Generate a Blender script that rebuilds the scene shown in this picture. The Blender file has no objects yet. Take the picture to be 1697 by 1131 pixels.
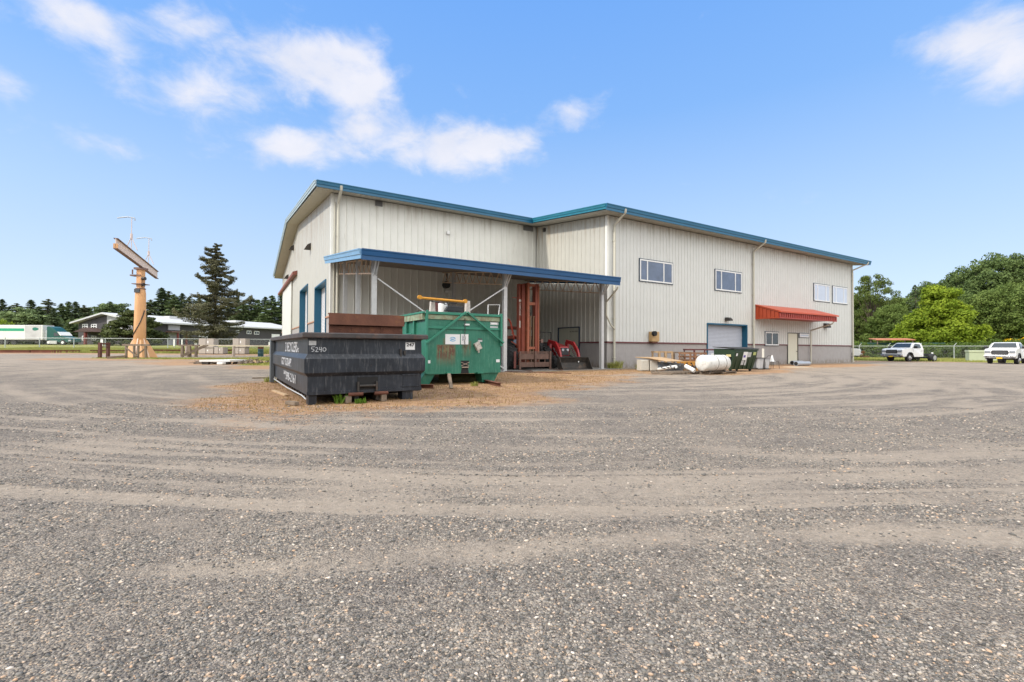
import bpy, math, random
import numpy as np
from mathutils import Vector, Matrix
R = math.radians
scene = bpy.context.scene
COL = scene.collection

# ---------------------------------------------------------------- camera
FPX, CX, CY, EYE = 757.0, 848.5, 565.5, 1.2
PITCH, ROLL = math.atan(11.4 / 757.0), R(0.34)
cam_d = bpy.data.cameras.new('camera')
cam_d.sensor_width = 36.0
cam_d.lens = FPX / 1697.0 * 36.0
cam_d.clip_start, cam_d.clip_end = 0.05, 3000
cam = bpy.data.objects.new('camera', cam_d)
CAM_M = Matrix.Rotation(math.pi / 2 + PITCH, 3, 'X') @ Matrix.Rotation(ROLL, 3, 'Z')
cam.matrix_world = Matrix.Translation((0, 0, EYE)) @ CAM_M.to_4x4()
COL.objects.link(cam)
scene.camera = cam
scene.cycles.use_denoising = True
scene.cycles.max_bounces = 6
scene.cycles.transparent_max_bounces = 24

# ---------------------------------------------------------------- light
SUN_DIR = Vector((-0.913, -0.408, 0.0)).normalized()      # towards the sun (horizontal)
SUN_EL = R(38)
sun_vec = Vector((SUN_DIR.x * math.cos(SUN_EL), SUN_DIR.y * math.cos(SUN_EL), math.sin(SUN_EL)))
sl = bpy.data.lights.new('sun', 'SUN')
sl.energy = 2.0
sl.angle = R(2.5)
sl.color = (1.0, 0.93, 0.82)
so = bpy.data.objects.new('sun', sl)
so.rotation_euler = sun_vec.to_track_quat('Z', 'Y').to_euler()
so.location = (0, 0, 60)
COL.objects.link(so)

scene.view_settings.view_transform = 'Standard'
scene.view_settings.look = 'None'
scene.view_settings.exposure = 0.78
scene.view_settings.gamma = 1.0

def ray(px, py):
    d = CAM_M @ Vector(((px - CX) / FPX, -(py - CY) / FPX, -1.0))
    return d / d.y                                           # y component (depth) = 1

world = bpy.data.worlds.new('World')
scene.world = world
world.use_nodes = True
def build_world():
    nt = world.node_tree
    nt.nodes.clear()
    N, L = nt.nodes.new, nt.links.new
    out = N('ShaderNodeOutputWorld')
    sky = N('ShaderNodeTexSky')
    sky.sky_type = 'NISHITA'
    sky.sun_disc = False
    sky.sun_elevation = SUN_EL
    sky.sun_rotation = math.atan2(SUN_DIR.x, SUN_DIR.y)
    sky.air_density = 0.9
    sky.dust_density = 0.5
    sky.ozone_density = 2.2
    tc0 = N('ShaderNodeTexCoord')
    sep = N('ShaderNodeSeparateXYZ'); L(tc0.outputs['Generated'], sep.inputs[0])
    # pale hazy blue veil, whiter towards the horizon with an unseen bright patch added behind the viewer to lift the front walls
    rv = N('ShaderNodeValToRGB'); L(sep.outputs['Z'], rv.inputs[0])
    stops = [(0.0, (.375, .42, .48)), (.08, (.325, .395, .49)), (.25, (.235, .34, .50)), (.45, (.125, .255, .50)), (.65, (.085, .215, .50)), (1.0, (.07, .18, .46))]
    while len(rv.color_ramp.elements) < len(stops): rv.color_ramp.elements.new(.5)
    for e, (p, c) in zip(rv.color_ramp.elements, stops): e.position = p; e.color = (*c, 1)
    mixs = N('ShaderNodeMix'); mixs.data_type = 'RGBA'; mixs.inputs['Factor'].default_value = .88
    scl = N('ShaderNodeMix'); scl.data_type = 'RGBA'; scl.blend_type = 'MULTIPLY'; scl.inputs['Factor'].default_value = 1
    L(sky.outputs['Color'], scl.inputs['A']); scl.inputs['B'].default_value = (.13, .13, .13, 1)
    L(scl.outputs['Result'], mixs.inputs['A']); L(rv.outputs[0], mixs.inputs['B'])
    bk = N('ShaderNodeMapRange'); bk.interpolation_type = 'SMOOTHSTEP'
    dt = N('ShaderNodeVectorMath'); dt.operation = 'DOT_PRODUCT'; L(tc0.outputs['Generated'], dt.inputs[0]); dt.inputs[1].default_value = (.16, -.68, .715)
    L(dt.outputs['Value'], bk.inputs['Value']); bk.inputs['From Min'].default_value = .12; bk.inputs['From Max'].default_value = .85
    mb = N('ShaderNodeMix'); mb.data_type = 'RGBA'; L(bk.outputs[0], mb.inputs['Factor']); L(mixs.outputs['Result'], mb.inputs['A']); mb.inputs['B'].default_value = (1.20, 1.19, 1.16, 1)
    bg = N('ShaderNodeBackground')
    bg.inputs['Strength'].default_value = 1.165
    L(mb.outputs['Result'], bg.inputs['Color'])
    tc = N('ShaderNodeTexCoord')
    nz = N('ShaderNodeTexNoise')
    nz.inputs['Scale'].default_value = 13
    nz.inputs['Detail'].default_value = 9
    nz.inputs['Roughness'].default_value = 0.60
    nz.inputs['Distortion'].default_value = 0.25
    st = N('ShaderNodeMapping')
    st.inputs['Scale'].default_value = (1, 1, 1.7)
    L(tc.outputs['Generated'], st.inputs['Vector'])
    L(st.outputs['Vector'], nz.inputs['Vector'])
    # each cloud: direction, half width, half height (radians on the dome), weight
    blobs = [((85, 10), .08, .04, .75), ((140, 35), .045, .04, .5), ((200, 105), .03, .04, .55), ((295, 25), .065, .03, .65),
             ((12, 140), .04, .03, .7), ((510, 105), .13, .06, 1.1), ((350, 150), .09, .05, .65), ((600, 125), .08, .045, .9),
             ((300, 170), .08, .03, .45), ((600, 200), .06, .045, .6), ((690, 245), .13, .05, 1.1), ((800, 245), .10, .05, .95),
             ((490, 250), .10, .038, 1.15), ((870, 230), .05, .045, .5), ((165, 238), .09, .03, .55), ((345, 255), .05, .025, .4),
             ((950, 195), .045, .04, .85), ((1000, 165), .03, .03, .35), ((765, 145), .025, .02, .35),
             ((1640, 70), .08, .045, .75), ((1690, 120), .06, .05, .7), ((1590, 60), .07, .035, .4), ((1280, 330), .08, .03, .3),
             ((1190, 300), .06, .03, .25), ((240, 75), .08, .04, .15)]
    total = None
    for (p, sx, sz, w) in blobs:
        d = ray(*p).normalized()
        sub = N('ShaderNodeVectorMath'); sub.operation = 'SUBTRACT'
        L(tc.outputs['Generated'], sub.inputs[0]); sub.inputs[1].default_value = d
        mul = N('ShaderNodeVectorMath'); mul.operation = 'MULTIPLY'
        L(sub.outputs[0], mul.inputs[0]); mul.inputs[1].default_value = (1 / sx, 1 / sx, 1 / sz)
        dot = N('ShaderNodeVectorMath'); dot.operation = 'DOT_PRODUCT'
        L(mul.outputs[0], dot.inputs[0]); L(mul.outputs[0], dot.inputs[1])
        ex = N('ShaderNodeMath'); ex.operation = 'POWER'
        ex.inputs[0].default_value = 0.30
        L(dot.outputs['Value'], ex.inputs[1])
        m = N('ShaderNodeMath'); m.operation = 'MULTIPLY_ADD'
        L(ex.outputs[0], m.inputs[0]); m.inputs[1].default_value = w
        if total is None:
            m.inputs[2].default_value = 0
        else:
            L(total, m.inputs[2])
        total = m.outputs[0]
    mn = N('ShaderNodeMath'); mn.operation = 'MINIMUM'; L(total, mn.inputs[0]); mn.inputs[1].default_value = 1.15
    sq = N('ShaderNodeMath'); sq.operation = 'MULTIPLY_ADD'                     # noise * 1.7 + blobs
    L(nz.outputs['Fac'], sq.inputs[0]); sq.inputs[1].default_value = 1.75; L(mn.outputs[0], sq.inputs[2])
    rmp = N('ShaderNodeMapRange'); rmp.interpolation_type = 'SMOOTHSTEP'
    L(sq.outputs[0], rmp.inputs['Value'])
    rmp.inputs['From Min'].default_value = 1.13
    rmp.inputs['From Max'].default_value = 2.15
    rmp.inputs['To Max'].default_value = 0.93
    # thin veil near the horizon
    cb = N('ShaderNodeBackground')
    nz2 = N('ShaderNodeTexNoise'); nz2.inputs['Scale'].default_value = 9; nz2.inputs['Detail'].default_value = 5
    L(st.outputs['Vector'], nz2.inputs['Vector'])
    cr = N('ShaderNodeMix'); cr.data_type = 'RGBA'
    L(nz2.outputs['Fac'], cr.inputs['Factor'])
    cr.inputs['A'].default_value = (.50, .53, .62, 1)
    cr.inputs['B'].default_value = (.70, .68, .70, 1)
    L(cr.outputs['Result'], cb.inputs['Color'])
    cb.inputs['Strength'].default_value = 0.86
    mix = N('ShaderNodeMixShader')
    L(rmp.outputs['Result'], mix.inputs['Fac'])
    L(bg.outputs[0], mix.inputs[1]); L(cb.outputs[0], mix.inputs[2])
    L(mix.outputs[0], out.inputs['Surface'])
build_world()

# ---------------------------------------------------------------- helpers
rnd = random.Random(7)
def hash2(ix, iy, seed):
    h = (ix.astype(np.int64) * 374761393 + iy.astype(np.int64) * 668265263 + seed * 974711) & 0x7fffffff
    h = ((h ^ (h >> 13)) * 1274126177) & 0x7fffffff
    return ((h ^ (h >> 16)) & 0xffff) / 65535.0
def vnoise(x, y, seed=0):
    x = np.asarray(x, float); y = np.asarray(y, float)
    ix = np.floor(x); iy = np.floor(y); fx = x - ix; fy = y - iy
    fx = fx * fx * (3 - 2 * fx); fy = fy * fy * (3 - 2 * fy)
    a = hash2(ix, iy, seed); b = hash2(ix + 1, iy, seed); c = hash2(ix, iy + 1, seed); d = hash2(ix + 1, iy + 1, seed)
    return (a * (1 - fx) + b * fx) * (1 - fy) + (c * (1 - fx) + d * fx) * fy
def fbm(x, y, seed=0, o=4):
    s = 0; a = .5; t = 0
    for i in range(o):
        s = s + a * vnoise(x * 2 ** i, y * 2 ** i, seed + i * 17); t += a; a *= .5
    return s / t
def sstep(a, b, x):
    t = np.clip((np.asarray(x, float) - a) / (b - a), 0, 1)
    return t * t * (3 - 2 * t)
def ground_z(x, y):
    """the yard is level; the verge beyond it on the left rises gently"""
    m = 1 - sstep(-30, -8, np.asarray(x, float) + 0.25 * (np.asarray(y, float) - 60))
    yy = np.asarray(y, float)
    z = np.where(yy < 52, 0, (yy - 52) * 0.028)
    z = np.minimum(z, 1.38)
    return m * z
def gz(x, y): return float(ground_z(x, y))

def G(px, py):
    """ground point seen at a pixel of the photograph"""
    d = ray(px, py)
    t = EYE / max(1e-4, -d.z)
    for _ in range(40):
        p = Vector((0, 0, EYE)) + d * t
        g = gz(p.x, p.y)
        t2 = (g - EYE) / d.z if d.z < 0 else t
        t = .5 * t + .5 * t2
    p = Vector((0, 0, EYE)) + d * t
    return Vector((p.x, p.y, gz(p.x, p.y)))
def P(px, py, depth):
    return Vector((0, 0, EYE)) + ray(px, py) * depth
def GX(px, depth):
    """ground point in column px at a given depth"""
    d = ray(px, 575)
    return Vector((d.x * depth, depth, gz(d.x * depth, depth)))
def hit(px, py, o, n):
    d = ray(px, py); c = Vector((0, 0, EYE))
    t = (Vector(o) - c).dot(Vector(n)) / d.dot(Vector(n))
    return c + d * t

class MB:
    def __init__(s): s.v = []; s.f = []
    def add(s, vs, fs):
        b = len(s.v); s.v += [tuple(v) for v in vs]; s.f += [tuple(i + b for i in f) for f in fs]; return s
    def bb(s, x0, x1, y0, y1, z0, z1, M=None):
        vs = [Vector((x, y, z)) for z in (z0, z1) for y in (y0, y1) for x in (x0, x1)]
        if M is not None: vs = [M @ v for v in vs]
        return s.add(vs, [(0, 2, 3, 1), (4, 5, 7, 6), (0, 1, 5, 4), (2, 6, 7, 3), (0, 4, 6, 2), (1, 3, 7, 5)])
    def box(s, c, d, rz=0, rx=0, ry=0):
        M = Matrix.Translation(c) @ Matrix.Rotation(rz, 4, 'Z') @ Matrix.Rotation(ry, 4, 'Y') @ Matrix.Rotation(rx, 4, 'X')
        return s.bb(-d[0] / 2, d[0] / 2, -d[1] / 2, d[1] / 2, -d[2] / 2, d[2] / 2, M)
    def frame(s, p0, p1):
        w = (Vector(p1) - Vector(p0)).normalized()
        a = Vector((0, 0, 1)) if abs(w.z) < .95 else Vector((1, 0, 0))
        u = w.cross(a).normalized(); v = u.cross(w).normalized()
        return u, v
    def bar(s, p0, p1, w, h=None):
        h = h or w; u, v = s.frame(p0, p1); p0 = Vector(p0); p1 = Vector(p1)
        vs = [p + u * a * w / 2 + v * b * h / 2 for p in (p0, p1) for a, b in ((-1, -1), (1, -1), (1, 1), (-1, 1))]
        return s.add(vs, [(0, 3, 2, 1), (4, 5, 6, 7), (0, 1, 5, 4), (1, 2, 6, 5), (2, 3, 7, 6), (3, 0, 4, 7)])
    def cyl(s, p0, p1, r0, r1=None, n=12, cap=True):
        r1 = r0 if r1 is None else r1
        u, v = s.frame(p0, p1); p0 = Vector(p0); p1 = Vector(p1)
        vs = []
        for p, r in ((p0, r0), (p1, r1)):
            for i in range(n):
                a = 2 * math.pi * i / n
                vs.append(p + u * math.cos(a) * r + v * math.sin(a) * r)
        fs = [(i, (i + 1) % n, n + (i + 1) % n, n + i) for i in range(n)]
        if cap: fs += [tuple(range(n))[::-1], tuple(range(n, 2 * n))]
        return s.add(vs, fs)
    def tube(s, pts, r, n=8, cap=True):
        pts = [Vector(p) for p in pts]; rs = r if isinstance(r, (list, tuple)) else [r] * len(pts)
        vs = []; u = None
        for i, p in enumerate(pts):
            w = (pts[min(i + 1, len(pts) - 1)] - pts[max(i - 1, 0)]).normalized()
            if u is None:
                a = Vector((0, 0, 1)) if abs(w.z) < .95 else Vector((1, 0, 0)); u = w.cross(a).normalized()
            else:
                u = (u - w * u.dot(w)).normalized()
            v = w.cross(u)
            for k in range(n):
                t = 2 * math.pi * k / n; vs.append(p + (u * math.cos(t) + v * math.sin(t)) * rs[i])
        fs = []
        for i in range(len(pts) - 1):
            for k in range(n):
                fs.append((i * n + k, i * n + (k + 1) % n, (i + 1) * n + (k + 1) % n, (i + 1) * n + k))
        if cap: fs += [tuple(range(n))[::-1], tuple((len(pts) - 1) * n + k for k in range(n))]
        return s.add(vs, fs)
    def lathe(s, prof, o=(0, 0, 0), axis=(0, 0, 1), n=20):
        """prof: list of (radius, height along axis)"""
        w = Vector(axis).normalized(); a = Vector((0, 0, 1)) if abs(w.z) < .95 else Vector((1, 0, 0))
        u = w.cross(a).normalized(); v = w.cross(u); o = Vector(o); vs = []
        for r, h in prof:
            for k in range(n):
                t = 2 * math.pi * k / n; vs.append(o + w * h + (u * math.cos(t) + v * math.sin(t)) * max(r, 1e-4))
        fs = []
        for i in range(len(prof) - 1):
            for k in range(n):
                fs.append((i * n + k, i * n + (k + 1) % n, (i + 1) * n + (k + 1) % n, (i + 1) * n + k))
        fs += [tuple(range(n))[::-1], tuple((len(prof) - 1) * n + k for k in range(n))]
        return s.add(vs, fs)
    def prism(s, poly, t0, t1, M=None, axis='y'):
        """poly of (a, b) points; extruded along the axis: 'y': (a, t, b); 'x': (t, a, b); 'z': (a, b, t)"""
        mk = {'y': lambda a, b, t: (a, t, b), 'x': lambda a, b, t: (t, a, b), 'z': lambda a, b, t: (a, b, t)}[axis]
        n = len(poly); vs = [Vector(mk(a, b, t)) for t in (t0, t1) for a, b in poly]
        if M is not None: vs = [M @ v for v in vs]
        fs = [tuple(range(n))[::-1], tuple(range(n, 2 * n))] + [(i, (i + 1) % n, n + (i + 1) % n, n + i) for i in range(n)]
        return s.add(vs, fs)
    def build(s, name, mat, parent=None, smooth=False, bevel=0, **k):
        me = bpy.data.meshes.new(name)
        me.from_pydata(s.v, [], s.f)
        bm_fix(me)
        if smooth: smooth_by_angle(me)
        if mat: me.materials.append(mat)
        o = bpy.data.objects.new(name, me); COL.objects.link(o)
        if parent: o.parent = parent
        if bevel:
            b = o.modifiers.new('bevel', 'BEVEL'); b.width = bevel; b.segments = 2; b.limit_method = 'ANGLE'; b.angle_limit = R(40)
        return o
import bmesh
def bm_fix(me):
    bm = bmesh.new(); bm.from_mesh(me)
    bmesh.ops.recalc_face_normals(bm, faces=bm.faces); bm.to_mesh(me); bm.free()
def smooth_by_angle(me, ang=40):
    bm = bmesh.new(); bm.from_mesh(me)
    for f in bm.faces: f.smooth = True
    for e in bm.edges:
        if len(e.link_faces) == 2: e.smooth = e.calc_face_angle(0) < R(ang)
    bm.to_mesh(me); bm.free()
def np_mesh(name, V, F, mat=None, parent=None, smooth=False):
    """V (n,3), F (m,k) with k = 3 or 4"""
    V = np.ascontiguousarray(V, dtype=np.float32); F = np.ascontiguousarray(F, dtype=np.int32)
    me = bpy.data.meshes.new(name); k = F.shape[1]
    me.vertices.add(len(V)); me.vertices.foreach_set('co', V.ravel())
    me.loops.add(F.size); me.loops.foreach_set('vertex_index', F.ravel())
    me.polygons.add(len(F)); me.polygons.foreach_set('loop_start', np.arange(0, F.size, k, dtype=np.int32))
    me.polygons.foreach_set('loop_total', np.full(len(F), k, dtype=np.int32))
    if smooth: me.polygons.foreach_set('use_smooth', np.ones(len(F), dtype=bool))
    me.update(calc_edges=True); me.validate()
    if mat: me.materials.append(mat)
    o = bpy.data.objects.new(name, me); COL.objects.link(o)
    if parent: o.parent = parent
    return o
def tag(o, label=None, cat=None, group=None, kind=None):
    if label: o['label'] = label
    if cat: o['category'] = cat
    if group: o['group'] = group
    if kind: o['kind'] = kind
    return o
def thing(name, label, cat, loc=(0, 0, 0), rz=0, group=None):
    o = bpy.data.objects.new(name, None); COL.objects.link(o)
    o.empty_display_size = .2; o.location = loc; o.rotation_euler = (0, 0, rz)
    return tag(o, label, cat, group)
def copy_tree(o, parent=None):
    c = o.copy(); COL.objects.link(c); c.parent = parent
    for ch in list(o.children): copy_tree(ch, c)
    return c

# ---------------------------------------------------------------- materials
MATS = {}
def mat(name, col, rough=.7, metal=0, var=.12, scale=3.0, dirt=None, dirt_amt=0, streak=False, bump=0, bump_scale=40, spec=.5, col2=None):
    if name in MATS: return MATS[name]
    m = bpy.data.materials.new(name); m.use_nodes = True; nt = m.node_tree; N, L = nt.nodes.new, nt.links.new
    b = nt.nodes['Principled BSDF']
    b.inputs['Roughness'].default_value = rough; b.inputs['Metallic'].default_value = metal
    b.inputs['Specular IOR Level'].default_value = spec
    tc = N('ShaderNodeTexCoord'); mp = N('ShaderNodeMapping'); L(tc.outputs['Object'], mp.inputs['Vector'])
    nz = N('ShaderNodeTexNoise'); nz.inputs['Scale'].default_value = scale; nz.inputs['Detail'].default_value = 6; nz.inputs['Roughness'].default_value = .65
    L(mp.outputs[0], nz.inputs['Vector'])
    mr = N('ShaderNodeMapRange'); L(nz.outputs['Fac'], mr.inputs['Value'])
    mr.inputs['From Min'].default_value = .3; mr.inputs['From Max'].default_value = .7
    mx = N('ShaderNodeMix'); mx.data_type = 'RGBA'; L(mr.outputs[0], mx.inputs['Factor'])
    c2 = col2 or tuple(min(1, c * (1 + var)) for c in col); c1 = col if col2 else tuple(c * (1 - var) for c in col)
    mx.inputs['A'].default_value = (*c1, 1); mx.inputs['B'].default_value = (*c2, 1)
    outc = mx.outputs['Result']
    if dirt:
        mp2 = N('ShaderNodeMapping'); L(tc.outputs['Object'], mp2.inputs['Vector'])
        mp2.inputs['Scale'].default_value = (4, 4, .35) if streak else (1, 1, 1)
        n2 = N('ShaderNodeTexNoise'); n2.inputs['Scale'].default_value = scale * .9 + .7; n2.inputs['Detail'].default_value = 8; n2.inputs['Roughness'].default_value = .7
        L(mp2.outputs[0], n2.inputs['Vector'])
        r2 = N('ShaderNodeMapRange'); L(n2.outputs['Fac'], r2.inputs['Value'])
        r2.inputs['From Min'].default_value = .62 - .25 * dirt_amt; r2.inputs['From Max'].default_value = .80 - .2 * dirt_amt
        r2.inputs['To Max'].default_value = min(1, .55 + dirt_amt * .4)
        m2 = N('ShaderNodeMix'); m2.data_type = 'RGBA'; L(r2.outputs[0], m2.inputs['Factor']); L(outc, m2.inputs['A'])
        m2.inputs['B'].default_value = (*dirt, 1); outc = m2.outputs['Result']
    L(outc, b.inputs['Base Color'])
    if bump:
        n3 = N('ShaderNodeTexNoise'); n3.inputs['Scale'].default_value = bump_scale; n3.inputs['Detail'].default_value = 4
        L(tc.outputs['Object'], n3.inputs['Vector'])
        bp = N('ShaderNodeBump'); bp.inputs['Strength'].default_value = bump; bp.inputs['Distance'].default_value = .02
        L(n3.outputs['Fac'], bp.inputs['Height']); L(bp.outputs[0], b.inputs['Normal'])
    MATS[name] = m
    return m

def node_mat(name):
    m = bpy.data.materials.new(name); m.use_nodes = True; MATS[name] = m
    return m, m.node_tree, m.node_tree.nodes['Principled BSDF']

def leaf_mat(name, dark, light, hue=None, trans=.25):
    """foliage: a colour for each leaf clump, partly translucent"""
    m, nt, b = node_mat(name); N, L = nt.nodes.new, nt.links.new
    g = N('ShaderNodeNewGeometry'); tc = N('ShaderNodeTexCoord')
    nz = N('ShaderNodeTexNoise'); nz.inputs['Scale'].default_value = .55; nz.inputs['Detail'].default_value = 3
    L(tc.outputs['Object'], nz.inputs['Vector'])
    ad = N('ShaderNodeMath'); ad.operation = 'MULTIPLY_ADD'; L(g.outputs['Random Per Island'], ad.inputs[0]); ad.inputs[1].default_value = .5
    sb = N('ShaderNodeMapRange'); L(nz.outputs['Fac'], sb.inputs['Value']); sb.inputs['From Min'].default_value = .35; sb.inputs['From Max'].default_value = .65; sb.inputs['To Max'].default_value = .5
    L(sb.outputs[0], ad.inputs[2])
    mx = N('ShaderNodeMix'); mx.data_type = 'RGBA'; L(ad.outputs[0], mx.inputs['Factor'])
    mx.inputs['A'].default_value = (*dark, 1); mx.inputs['B'].default_value = (*light, 1)
    L(mx.outputs['Result'], b.inputs['Base Color'])
    b.inputs['Roughness'].default_value = .75; b.inputs['Specular IOR Level'].default_value = .2
    tr = N('ShaderNodeBsdfTranslucent'); L(mx.outputs['Result'], tr.inputs['Color'])
    ms = N('ShaderNodeMixShader'); ms.inputs['Fac'].default_value = trans
    L(b.outputs[0], ms.inputs[1]); L(tr.outputs[0], ms.inputs[2])
    L(ms.outputs[0], nt.nodes['Material Output'].inputs['Surface'])
    return m

WALL = mat('wall_metal_lifted', (.70, .695, .65), .5, 0, .04, 1.2, dirt=(.34, .32, .26), dirt_amt=.12, streak=True)  # cladding colour lightened to make up for light the canopy blocks
WALLS = mat('wall_metal_sun_dimmed', (.455, .445, .40), .5, 0, .04, 1.2, dirt=(.30, .27, .21), dirt_amt=.2, streak=True)  # same cladding, colour darkened for walls in full sun
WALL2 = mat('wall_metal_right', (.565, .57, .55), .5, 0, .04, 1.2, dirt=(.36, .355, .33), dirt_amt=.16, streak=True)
CONC = mat('wainscot_concrete', (.33, .31, .305), .9, 0, .07, 2.5, dirt=(.24, .21, .18), dirt_amt=.25, streak=True, bump=.2)
TEAL = mat('trim_teal', (.008, .105, .20), .35, 0, .08, 1)
BLUE = mat('trim_blue', (.008, .070, .19), .33, 0, .1, 1)
DKBLUE = mat('jamb_blue', (.01, .12, .22), .5, 0, .06)
REDTRIM = mat('trim_red', (.13, .035, .04), .6)
SOFFIT = mat('soffit_metal', (.42, .40, .34), .6, 0, .05, 1.5, dirt=(.25, .23, .19), dirt_amt=.2)
GALV = mat('galvanised', (.50, .50, .50), .5, .2, .08, 5, dirt=(.28, .24, .2), dirt_amt=.15)
PIPE = mat('downspout_paint', (.52, .50, .42), .5, 0, .04, 3)
WHITE = mat('white_paint', (.75, .75, .74), .5, 0, .04, 3)
WHITE_D = mat('white_door', (.62, .63, .66), .55, 0, .05, 2)
BLACK = mat('black_void', (.008, .008, .009), .7)
RUBBER = mat('rubber', (.022, .022, .024), .85, 0, .3, 8, dirt=(.10, .085, .07), dirt_amt=.35, bump=.3)
GLASS = mat('window_glass', (.09, .12, .19), .08, 0, .25, 1.2, spec=.8)
GLASS_PALE = mat('window_glass_pale', (.50, .55, .65), .12, 0, .06, 1.2, spec=.6)
GLASS_DK = mat('window_glass_dark', (.025, .03, .035), .08, 0, .2, 1.2, spec=.8)
WOOD = mat('weathered_wood', (.20, .155, .115), .9, 0, .35, 9, dirt=(.08, .06, .045), dirt_amt=.3, bump=.4, bump_scale=25)
WOOD_L = mat('pale_wood', (.42, .29, .17), .85, 0, .2, 7, dirt=(.2, .13, .08), dirt_amt=.2)
RUST = mat('rusty_steel', (.12, .045, .028), .85, 0, .3, 4, dirt=(.25, .10, .045), dirt_amt=.35, bump=.3)
STEELDK = mat('dark_steel', (.05, .045, .042), .6, .3, .3, 6, dirt=(.13, .07, .04), dirt_amt=.35)
CHROME = mat('chrome', (.6, .6, .62), .2, .9, .05, 3)
# ---------------------------------------------------------------- ground
def bands(x, y):
    """0..1: how packed and dusty the gravel is: wheel tracks that sweep round the yard"""
    x = np.asarray(x, float); y = np.asarray(y, float)
    wob = (fbm(x * .16, y * .16, 3, 3) - .5) * 1.5
    cx, cy = 0.5, 25.0                                            # vehicles circle about the buildings
    r = np.sqrt(((x - cx) * .85) ** 2 + (y - cy) ** 2) + wob * sstep(2, 9, y)
    th = np.arctan2((x - cx) * .85, cy - y)
    # scuffed lanes of every width, drawn out along the tracks
    s = .60 * sstep(.50, .72, fbm(th * 4 + 3, r * 2.1, 61, 4)) + .75 * sstep(.50, .70, fbm(th * 5, r * 6.5, 67, 3))
    s = s * (.35 + .9 * sstep(.3, .65, fbm(x * .13 + 4, y * .13, 69, 2))) * sstep(1.9, 4.2, y)
    # near track: nearly straight, rising to the right, split in two by a ridge of loose stones
    yl = 2.75 + .10 * x + (fbm(x * .45, x * 0 + 3, 8, 3) - .5) * .42
    w = .10 + .13 * vnoise(x * .55, x * 0, 5)
    s = np.maximum(s, np.exp(-np.abs((y - yl) / w) ** 2.4) * (.38 + .75 * vnoise(x * 1.3, y * 3, 6)))
    yl2 = 3.32 + .16 * x + (fbm(x * .35, x * 0 + 9, 18, 3) - .5) * .55
    s = np.maximum(s, .95 * np.exp(-((y - yl2) / (.10 + .14 * vnoise(x * .5, x * 0, 15))) ** 2) * sstep(.25, .6, vnoise(x * .6 + 7, x * 0, 16)))
    for (r0, wd, a) in ((21.0, .07, .7), (20.6, .10, .8), (19.7, .10, .8), (18.9, .14, .85), (18.3, .12, .7), (17.5, .16, .8), (16.6, .16, .8), (15.7, .2, .75), (14.5, .22, .75), (13.2, .25, .7), (11.6, .3, .7), (10.0, .4, .6)):
        s = np.maximum(s, a * np.exp(-((r - r0) / wd) ** 2) * sstep(.30, .60, fbm(th * 4 + r0, th * 0 + r0, int(r0 * 10), 3)))
    s = s + .35 * sstep(11, 28, y) + .15 * sstep(2, 14, x) * sstep(3, 8, y)
    fine = fbm(x * 1.3, y * 2.6, 31, 4)
    patch = fbm(x * .75 + 5, y * 1.2, 37, 3)
    s = s + .28 * sstep(.56, .74, patch) + (fine - .5) * .75
    return np.clip(s, 0, 1)
UX, UY = math.cos(R(30.57)), math.sin(R(30.57))
BC = (5.83, 28.0)
def to_b(x, y):
    dx = x - BC[0]; dy = y - BC[1]
    return dx * UX + dy * UY, -dx * UY + dy * UX
def moss(x, y):
    """1 where dry, orange-brown moss and dead grass cover the gravel"""
    n = fbm(x * .5, y * .5, 51, 4) - .5
    n2 = fbm(x * 2.1, y * 2.1, 53, 3) - .5
    def el(cx, cy, a, b, rot):
        c, s_ = math.cos(rot), math.sin(rot); dx = x - cx; dy = y - cy
        u = (dx * c + dy * s_) / a; v = (-dx * s_ + dy * c) / b
        return 1 - np.sqrt(u * u + v * v)
    m = np.maximum.reduce([el(-3.9, 11.2, 3.9, 4.0, R(30)), el(-1.2, 14.6, 3.6, 3.6, R(30)), el(-6.2, 14.8, 3.0, 3.5, R(20)),
                           el(3.6, 22.6, 5.5, 2.4, R(28)), el(-.5, 20, 4.0, 3.5, R(30)), el(8.2, 24.4, 4.4, 2.6, R(28)), el(-5.6, 12.3, 2.0, 3.2, R(40)),
                           el(15.5, 30.5, 7.5, 3.4, R(30)), el(23.5, 34.9, 9, 3.0, R(30)), el(11, 25.0, 7, 3.2, R(28)), el(1.0, 17.6, 5.0, 3.2, R(30)), el(-2.4, 10.6, 3.6, 1.9, R(12))])
    a = sstep(-.22, .42, m + n * .8 + n2 * .45)
    # left: island round the steel column and verge edge
    i = np.maximum.reduce([el(-32, 40.8, 12, 5.0, 0), el(-19.5, 34, 9, 6.5, R(-25)), el(-13.5, 27, 3.8, 3.6, 0)])
    a = np.maximum(a, .85 * sstep(-.05, .25, i + n * .8))
    a = np.maximum(a, .8 * sstep(54.5, 56.5, y + n * 3) * (x < 12))
    a = np.maximum(a, .8 * sstep(0, 1.4, x - 32 - .25 * (y - 44)) * sstep(43, 46, y - .0 * x) * .8)
    return a
def green(x, y):
    n = fbm(x * .35, y * .35, 71, 4) - .5
    def el(cx, cy, a, b):
        return 1 - np.sqrt(((x - cx) / a) ** 2 + ((y - cy) / b) ** 2)
    i = np.maximum.reduce([el(-31.5, 43.4, 8.5, 3.0), el(-21, 46, 8.5, 8.5), el(-15, 33, 3.5, 5)])
    a = sstep(-.02, .3, i + n * 1.0)
    a = np.maximum(a, sstep(59.1, 59.4, y) * (1 - sstep(0, 10, x)))
    a = np.maximum(a, sstep(49.5, 51.2, y + n * 2.0 + .55 * np.clip(x - 42, -6, 12)) * sstep(20, 26, x))
    a = np.maximum(a, .8 * sstep(80, 90, y))
    return a

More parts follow.
